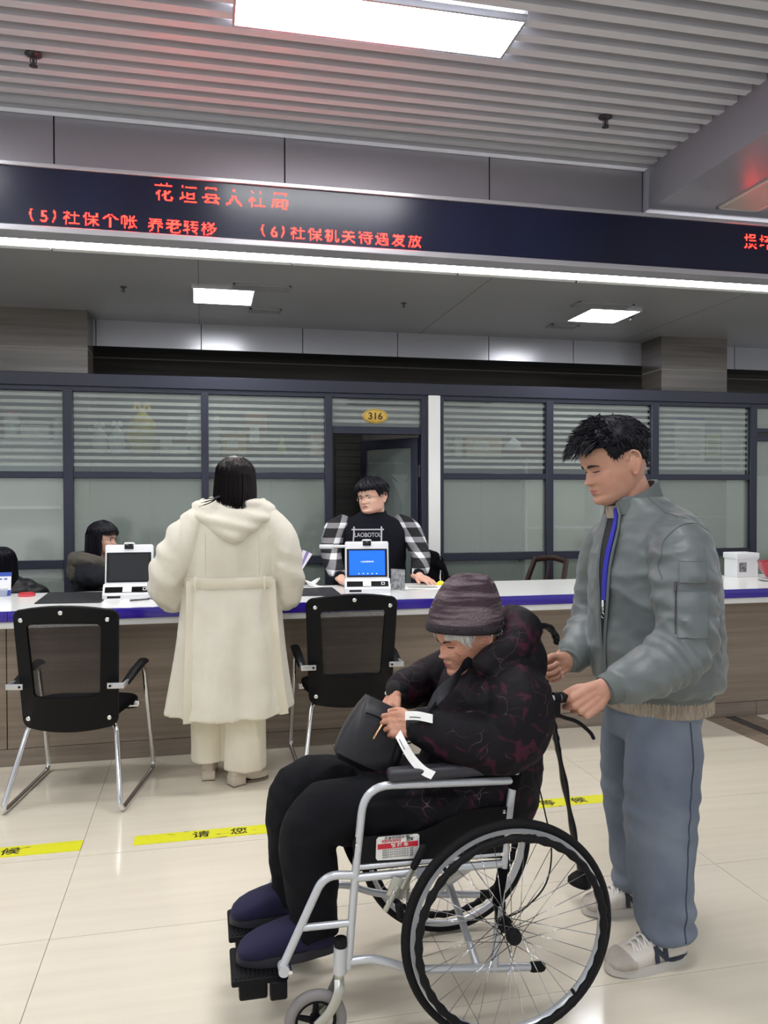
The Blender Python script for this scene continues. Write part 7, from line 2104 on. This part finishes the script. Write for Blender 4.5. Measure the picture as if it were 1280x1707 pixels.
hm = MB().loft([[HD.M @ Vector(p) for p in row] for row in G]); rg = random.Random(11)
for k in range(1100):
    phi = rg.uniform(-PI, PI); t = rg.uniform(0.3, 0.985)
    if float(hmD(np.array(phi), np.array(t))) < 0.5: continue
    p = HD.at(phi, t, float(hoD(np.array(phi), np.array(t))) - 0.003); n = (p - HD.M @ Vector((0, 0, 0))).normalized()
    dn = HD.M.to_3x3() @ Vector((0.3, -0.3 if abs(phi) < 1.4 else 0.1, -1))
    tuft(hm, p, dn + n * 0.45 + Vector((rg.uniform(-.3, .3), rg.uniform(-.3, .3), rg.uniform(-.1, .3))), rg.uniform(0.016, 0.032), rg.uniform(0.002, 0.0034), dn * 0.3)
D.build(hm, 'hair', m_hair)
sw = MB()
df, ds = Vector((0, -1, 0)), Vector((1, 0, 0))
sw.loft([ringv((1.215, cy, z), df, ds, a, b_, 44, 0.86) for z, cy, a, b_ in interp_rows([(0.72, 5.87, 0.18, 0.235), (0.85, 5.865, 0.195, 0.25), (1.0, 5.86, 0.195, 0.25), (1.15, 5.85, 0.18, 0.255), (1.25, 5.845, 0.155, 0.25), (1.31, 5.84, 0.12, 0.205), (1.35, 5.835, 0.098, 0.12), (1.372, 5.832, 0.09, 0.095)], 4)])
SWT = D.fuse(sw, 'sweater', m_sweat, 0.009, 2, lambda co: folds(co, 0.005, (7, 7, 9), 0.001, 30, 5.0))
D.build(MB().tube([(1.222 + 0.092 * math.cos(a), 5.832 + 0.09 * math.sin(a), 1.372 + 0.01 * math.sin(a)) for a in [2 * PI * k / 40 for k in range(40)]], [(0.012, 0.008)] * 40, 8, closed=True, up=(0, 0, 1)), 'neckband', m_sweat)
for pts in ([(0.99, 5.84, 1.275), (0.935, 5.82, 1.23), (0.902, 5.77, 1.13), (0.892, 5.70, 1.05), (0.897, 5.58, 0.985), (0.908, 5.49, 0.95)], [(1.44, 5.84, 1.275), (1.495, 5.82, 1.23), (1.528, 5.75, 1.14), (1.538, 5.67, 1.06), (1.515, 5.57, 0.99), (1.487, 5.51, 0.957)]):
    sl2 = MB(); sleeve(sl2, pts, [(0.082, 0.082), (0.084, 0.084), (0.075, 0.075), (0.069, 0.069), (0.060, 0.060), (0.052, 0.052)])
    D.fuse(sl2, 'sleeve', m_plaid, 0.008, 2, lambda co: folds(co, 0.005, (9, 9, 14), 0.001, 30, 2.0), label='black and white plaid sleeve')
    e0, e1 = Vector(pts[-1]), Vector(pts[-2]); d = (e0 - e1).normalized()
    D.build(MB().capsule([e0 - d * 0.02, e0 + d * 0.03], [0.052, 0.043], 18), 'cuff', m_sweat)
# printed frame and lettering on the chest
def chest(x, z): return snap(SWT, [(x, 5.3, z)], (0, 1, 0), 0.002)
def pline(p0, p1, w_):
    q = snap(SWT, [(p0[0] + (p1[0] - p0[0]) * k / 8, 5.3, p0[1] + (p1[1] - p0[1]) * k / 8) for k in range(9)], (0, 1, 0), 0.001)
    if len(q) > 2: D.build(MB().tube(q, [(w_, 0.0015)] * len(q), 6, up=(1, 0, 0) if abs(p1[0] - p0[0]) < 0.02 else (0, 0, 1)), 'print_line', m_print)
XC = 1.155
pline((XC - 0.115, 1.250), (XC + 0.115, 1.250), 0.006); pline((XC - 0.096, 1.272), (XC - 0.112, 1.10), 0.006); pline((XC + 0.098, 1.272), (XC + 0.088, 1.10), 0.006)
tq = text_mesh('LAOBOTOU', 0.044, 'lettering', m_print, D.root, Matrix.Translation((0, 0, 0)), extrude=0.0004, bold=0.0006, xs=0.82)
bvS = BVHTree.FromPolygons([v.co for v in SWT.data.vertices], [p.vertices[:] for p in SWT.data.polygons])
for v in tq.data.vertices:
    X, Z = v.co.x + XC - D.base.x, v.co.y + 1.212
    h = bvS.ray_cast(Vector((X, -1.0, Z)), Vector((0, 1, 0)))[0]
    v.co = Vector((X, (h.y if h else -0.18) - 0.0015 - v.co.z, Z))
for (x, z, r0) in ((XC - 0.002, 1.135, 0.022), (XC - 0.026, 1.158, 0.011), (XC + 0.022, 1.158, 0.011)):
    c = chest(x, z)
    if c: D.build(MB().ell(c[0], (r0, 0.0015, r0 * 0.8), None, 14, 8), 'print_emblem', m_print)
dt = MB()
for x in (1.10, 1.32):
    leg(dt, [(1.21 + (x - 1.21) * 0.8, 5.88, 0.86), (x, 5.89, 0.6), (x, 5.90, 0.3), (x, 5.91, 0.06)], [(0.13, 0.13), (0.10, 0.10), (0.085, 0.085), (0.08, 0.08)])
D.fuse(dt, 'trousers', m_pants, 0.012, 2)
for x in (1.10, 1.32):
    Mx = shoe_frame((x, 5.98, 0), (x - 0.01, 5.72, 0)); u_ = MB()
    shoe_upper(u_, Mx, 0.26, 0.1, [(0.02, 0.5, 0.0, 0.06), (0.1, 0.75, 0.0, 0.085), (0.35, 0.8, 0.0, 0.085), (0.6, 0.95, 0.0, 0.06), (0.85, 0.85, 0.0, 0.045), (0.99, 0.3, 0.005, 0.025)]); D.build(u_, 'shoe', m_black)

# ------------------------------------------------------------------ seated clerk-side visitors
m_parka = M('parka_navy', (16, 17, 26), 0.7, spec=0.3, bump=0.15, bscale=30)
m_olive = M('hood_lining', (78, 74, 66), 0.95, bump=0.6, bscale=120)
m_puff = M('puffer_black', (12, 12, 17), 0.5, spec=0.4)
E_ = Person((-0.72, 5.92, 0.46))
HE = Head((-0.672, 5.86, 1.205), (0.9, -0.42), math.radians(2), 0, 0.97, 0.98, 0.98, 0.8)
b = E_.mb; HE.add(b)
b.capsule([(-0.69, 5.87, 1.13), (-0.71, 5.89, 1.05)], [0.048, 0.052], 14)
b.capsule([(-0.72, 5.90, 1.0), (-0.73, 5.93, 0.75), (-0.74, 5.95, 0.57)], [(0.08, 0.12), (0.08, 0.11), (0.09, 0.13)], 14, up=(1, 0, 0))
for pts in ([(-0.72, 5.90, 0.98), (-0.74, 5.74, 0.95), (-0.66, 5.60, 0.915), (-0.45, 5.42, 0.932)], [(-0.72, 5.90, 0.98), (-0.70, 6.06, 0.95), (-0.58, 5.90, 0.84), (-0.40, 5.62, 0.925)]):
    b.capsule(pts, [0.05, 0.042, 0.034, 0.024], 12)
hand(b, (-0.44, 5.42, 0.925), (0.9, -0.4, -0.1), (0, 0, 1), -1, [(0.3, 0.5, 0.3)] * 4, 0.9)
hand(b, (-0.41, 5.56, 0.925), (0.7, -0.7, -0.1), (0, 0, 1), 1, [(0.3, 0.5, 0.3)] * 4, 0.9)
for y in (5.84, 6.02):
    b.capsule([(-0.74, 5.95, 0.57), (-0.70, y, 0.55), (-0.36, y, 0.55), (-0.36, y, 0.10), (-0.26, y, 0.05)], [0.09, 0.065, 0.05, 0.035, 0.028], 12)
E_.body(m_skin2, 'seated person with long black hair, round glasses and dark hooded parka', 0.0045, HE)
for s in (-1, 1):
    brow(E_, HE, s, 0.014, 0.045, 0.53, 0.53, 0.003); eye(E_, HE, s, 'open', 0.465)
glasses(E_, HE, m_rimb, 0.025, 0.455, 0.0013)
long_hair(E_, HE, 1.00, m_hair, 1.18, True, 0.016, 0.004, 800, 8)
pk = MB()
pk.loft([ringv((cx, cy, z), (1, 0, 0), (0, 1, 0), a, b_, 40, 0.9) for z, cx, cy, a, b_ in interp_rows([(0.50, -0.75, 5.95, 0.17, 0.21), (0.70, -0.745, 5.94, 0.17, 0.215), (0.88, -0.73, 5.92, 0.155, 0.215), (0.98, -0.72, 5.90, 0.13, 0.19), (1.04, -0.715, 5.89, 0.09, 0.12), (1.07, -0.71, 5.885, 0.075, 0.085)], 4)])
sleeve(pk, [(-0.73, 5.78, 0.99), (-0.755, 5.70, 0.965), (-0.70, 5.62, 0.962), (-0.58, 5.52, 0.966), (-0.50, 5.46, 0.955)], [(0.075, 0.08), (0.082, 0.085), (0.072, 0.08), (0.06, 0.066), (0.05, 0.055)])
sleeve(pk, [(-0.71, 6.03, 0.98), (-0.68, 6.06, 0.93), (-0.60, 5.93, 0.90), (-0.50, 5.75, 0.935), (-0.45, 5.65, 0.94)], [(0.08, 0.08), (0.085, 0.085), (0.075, 0.075), (0.062, 0.062), (0.05, 0.05)])
E_.fuse(pk, 'parka', m_parka, 0.0085, 2, lambda co: folds(co, 0.008, (9, 9, 13), 0.001, 30, 5.0))
hd2 = MB()
hd2.capsule(catmull([(-0.66, 5.78, 1.02), (-0.75, 5.75, 1.055), (-0.83, 5.80, 1.06), (-0.85, 5.90, 1.06), (-0.80, 6.0, 1.05), (-0.70, 6.02, 1.02)], 5), 0.055, 14)
hd2.ell((-0.845, 5.88, 0.985), (0.07, 0.12, 0.10), None, 20, 12)
E_.fuse(hd2, 'parka_hood', m_olive, 0.008, 1, lambda co: 0.008 * nz(co, 22) + 0.004 * nz(co, 60))
tp_ = MB()
for y in (5.84, 6.02):
    leg(tp_, [(-0.74, 5.94, 0.57), (-0.6, y, 0.565), (-0.42, y, 0.56), (-0.36, y, 0.50), (-0.36, y, 0.30), (-0.36, y, 0.08)], [(0.11, 0.11), (0.085, 0.085), (0.078, 0.078), (0.075, 0.075), (0.062, 0.062), (0.055, 0.055)])
E_.fuse(tp_, 'trousers', m_pants, 0.012, 2)
for y in (5.84, 6.02):
    Mx = shoe_frame((-0.42, y, 0), (-0.18, y, 0)); u_ = MB()
    shoe_upper(u_, Mx, 0.24, 0.09, [(0.02, 0.5, 0.0, 0.06), (0.1, 0.75, 0.0, 0.085), (0.35, 0.8, 0.0, 0.085), (0.6, 0.95, 0.0, 0.06), (0.85, 0.85, 0.0, 0.045), (0.99, 0.3, 0.005, 0.025)]); E_.build(u_, 'shoe', m_black)

def stool(x, y, label):
    r_ = empty('office_stool', (x, y, 0)); tag(r_, label, 'stool', 'stools behind the counter')
    MB().lathe([(0, 0.40), (0.17, 0.40), (0.18, 0.42), (0.175, 0.455), (0, 0.465)], seg=28).build('seat', m_blackfab, r_)
    MB().tube([(0, 0, 0.06), (0, 0, 0.41)], 0.022, 12).build('column', m_chrome, r_)
    for k in range(5):
        a = 2 * PI * k / 5
        MB().tube([(0, 0, 0.07), (0.22 * math.cos(a), 0.22 * math.sin(a), 0.05)], [0.02, 0.013], 8).build('base_spoke', m_black, r_)
        MB().ell((0.22 * math.cos(a), 0.22 * math.sin(a), 0.025), 0.025, None, 12, 8).build('castor', m_black, r_)
stool(-0.74, 5.95, 'black round office stool under the person in the hooded parka')
stool(-1.335, 5.88, 'black round office stool under the person in the black puffer jacket')

F2 = Person((-1.42, 5.86, 0.46))
HF2 = Head((-1.395, 5.80, 1.035), (-0.55, 0.84), math.radians(20), 0, 0.96)
b = F2.mb; HF2.add(b)
b.capsule([(-1.40, 5.82, 0.96), (-1.41, 5.84, 0.90)], [0.048, 0.052], 14)
b.capsule([(-1.41, 5.85, 0.86), (-1.42, 5.86, 0.70), (-1.42, 5.86, 0.56)], [(0.08, 0.12), (0.08, 0.11), (0.09, 0.13)], 14, up=(0, 1, 0))
for e in (-1, 1):
    b.capsule([(-1.41, 5.85, 0.84), (-1.41 + e * 0.16, 5.86, 0.82), (-1.42 + e * 0.24, 5.92, 0.66), (-1.44 + e * 0.10, 6.08, 0.62)], [0.05, 0.042, 0.034, 0.024], 12)
    hand(b, (-1.44 + e * 0.10, 6.08, 0.62), (-e * 0.3, 0.9, -0.1), (0, 0, 1), e, [(0.3, 0.5, 0.3)] * 4, 0.9)
    b.capsule([(-1.42, 5.86, 0.57), (-1.42 + e * 0.1, 5.90, 0.55), (-1.44 + e * 0.1, 6.22, 0.55), (-1.44 + e * 0.1, 6.24, 0.10), (-1.44 + e * 0.1, 6.32, 0.05)], [0.09, 0.065, 0.05, 0.035, 0.028], 12)
F2.body(m_skin2, 'person with black hair and black puffer jacket sitting turned away by the counter end', 0.005, None)
long_hair(F2, HF2, 0.86, m_hair, 1.0, False, 0.018, 0.006, 700, 12)
pf = MB()
pf.loft([ringv((cx, cy, z), (0, 1, 0), (1, 0, 0), a, b_, 40, 0.9) for z, cx, cy, a, b_ in interp_rows([(0.50, -1.42, 5.86, 0.18, 0.22), (0.70, -1.42, 5.86, 0.18, 0.235), (0.82, -1.41, 5.855, 0.165, 0.225), (0.89, -1.40, 5.85, 0.14, 0.19), (0.935, -1.395, 5.84, 0.10, 0.12), (0.96, -1.395, 5.835, 0.08, 0.085)], 4)])
for e in (-1, 1):
    sleeve(pf, [(-1.41 + e * 0.15, 5.86, 0.85), (-1.41 + e * 0.21, 5.86, 0.80), (-1.42 + e * 0.25, 5.90, 0.70), (-1.43 + e * 0.20, 6.0, 0.64), (-1.44 + e * 0.12, 6.06, 0.625)], [(0.085, 0.085), (0.095, 0.095), (0.09, 0.09), (0.078, 0.078), (0.06, 0.06)])
F2.fuse(pf, 'puffer_jacket', m_puff, 0.009, 2, lambda co: 0.010 * np.abs(np.sin(co[:, 2] * PI / 0.075)) + 0.004 * nz(co, 16))
tp_ = MB()
for e in (-1, 1):
    leg(tp_, [(-1.42 + e * 0.06, 5.88, 0.56), (-1.43 + e * 0.1, 6.02, 0.56), (-1.44 + e * 0.1, 6.18, 0.56), (-1.44 + e * 0.1, 6.25, 0.50), (-1.44 + e * 0.1, 6.25, 0.3), (-1.44 + e * 0.1, 6.25, 0.08)], [(0.10, 0.10), (0.085, 0.085), (0.078, 0.078), (0.075, 0.075), (0.062, 0.062), (0.055, 0.055)])
F2.fuse(tp_, 'trousers', m_pants, 0.012, 2)
F2.root.location.x += 0.085
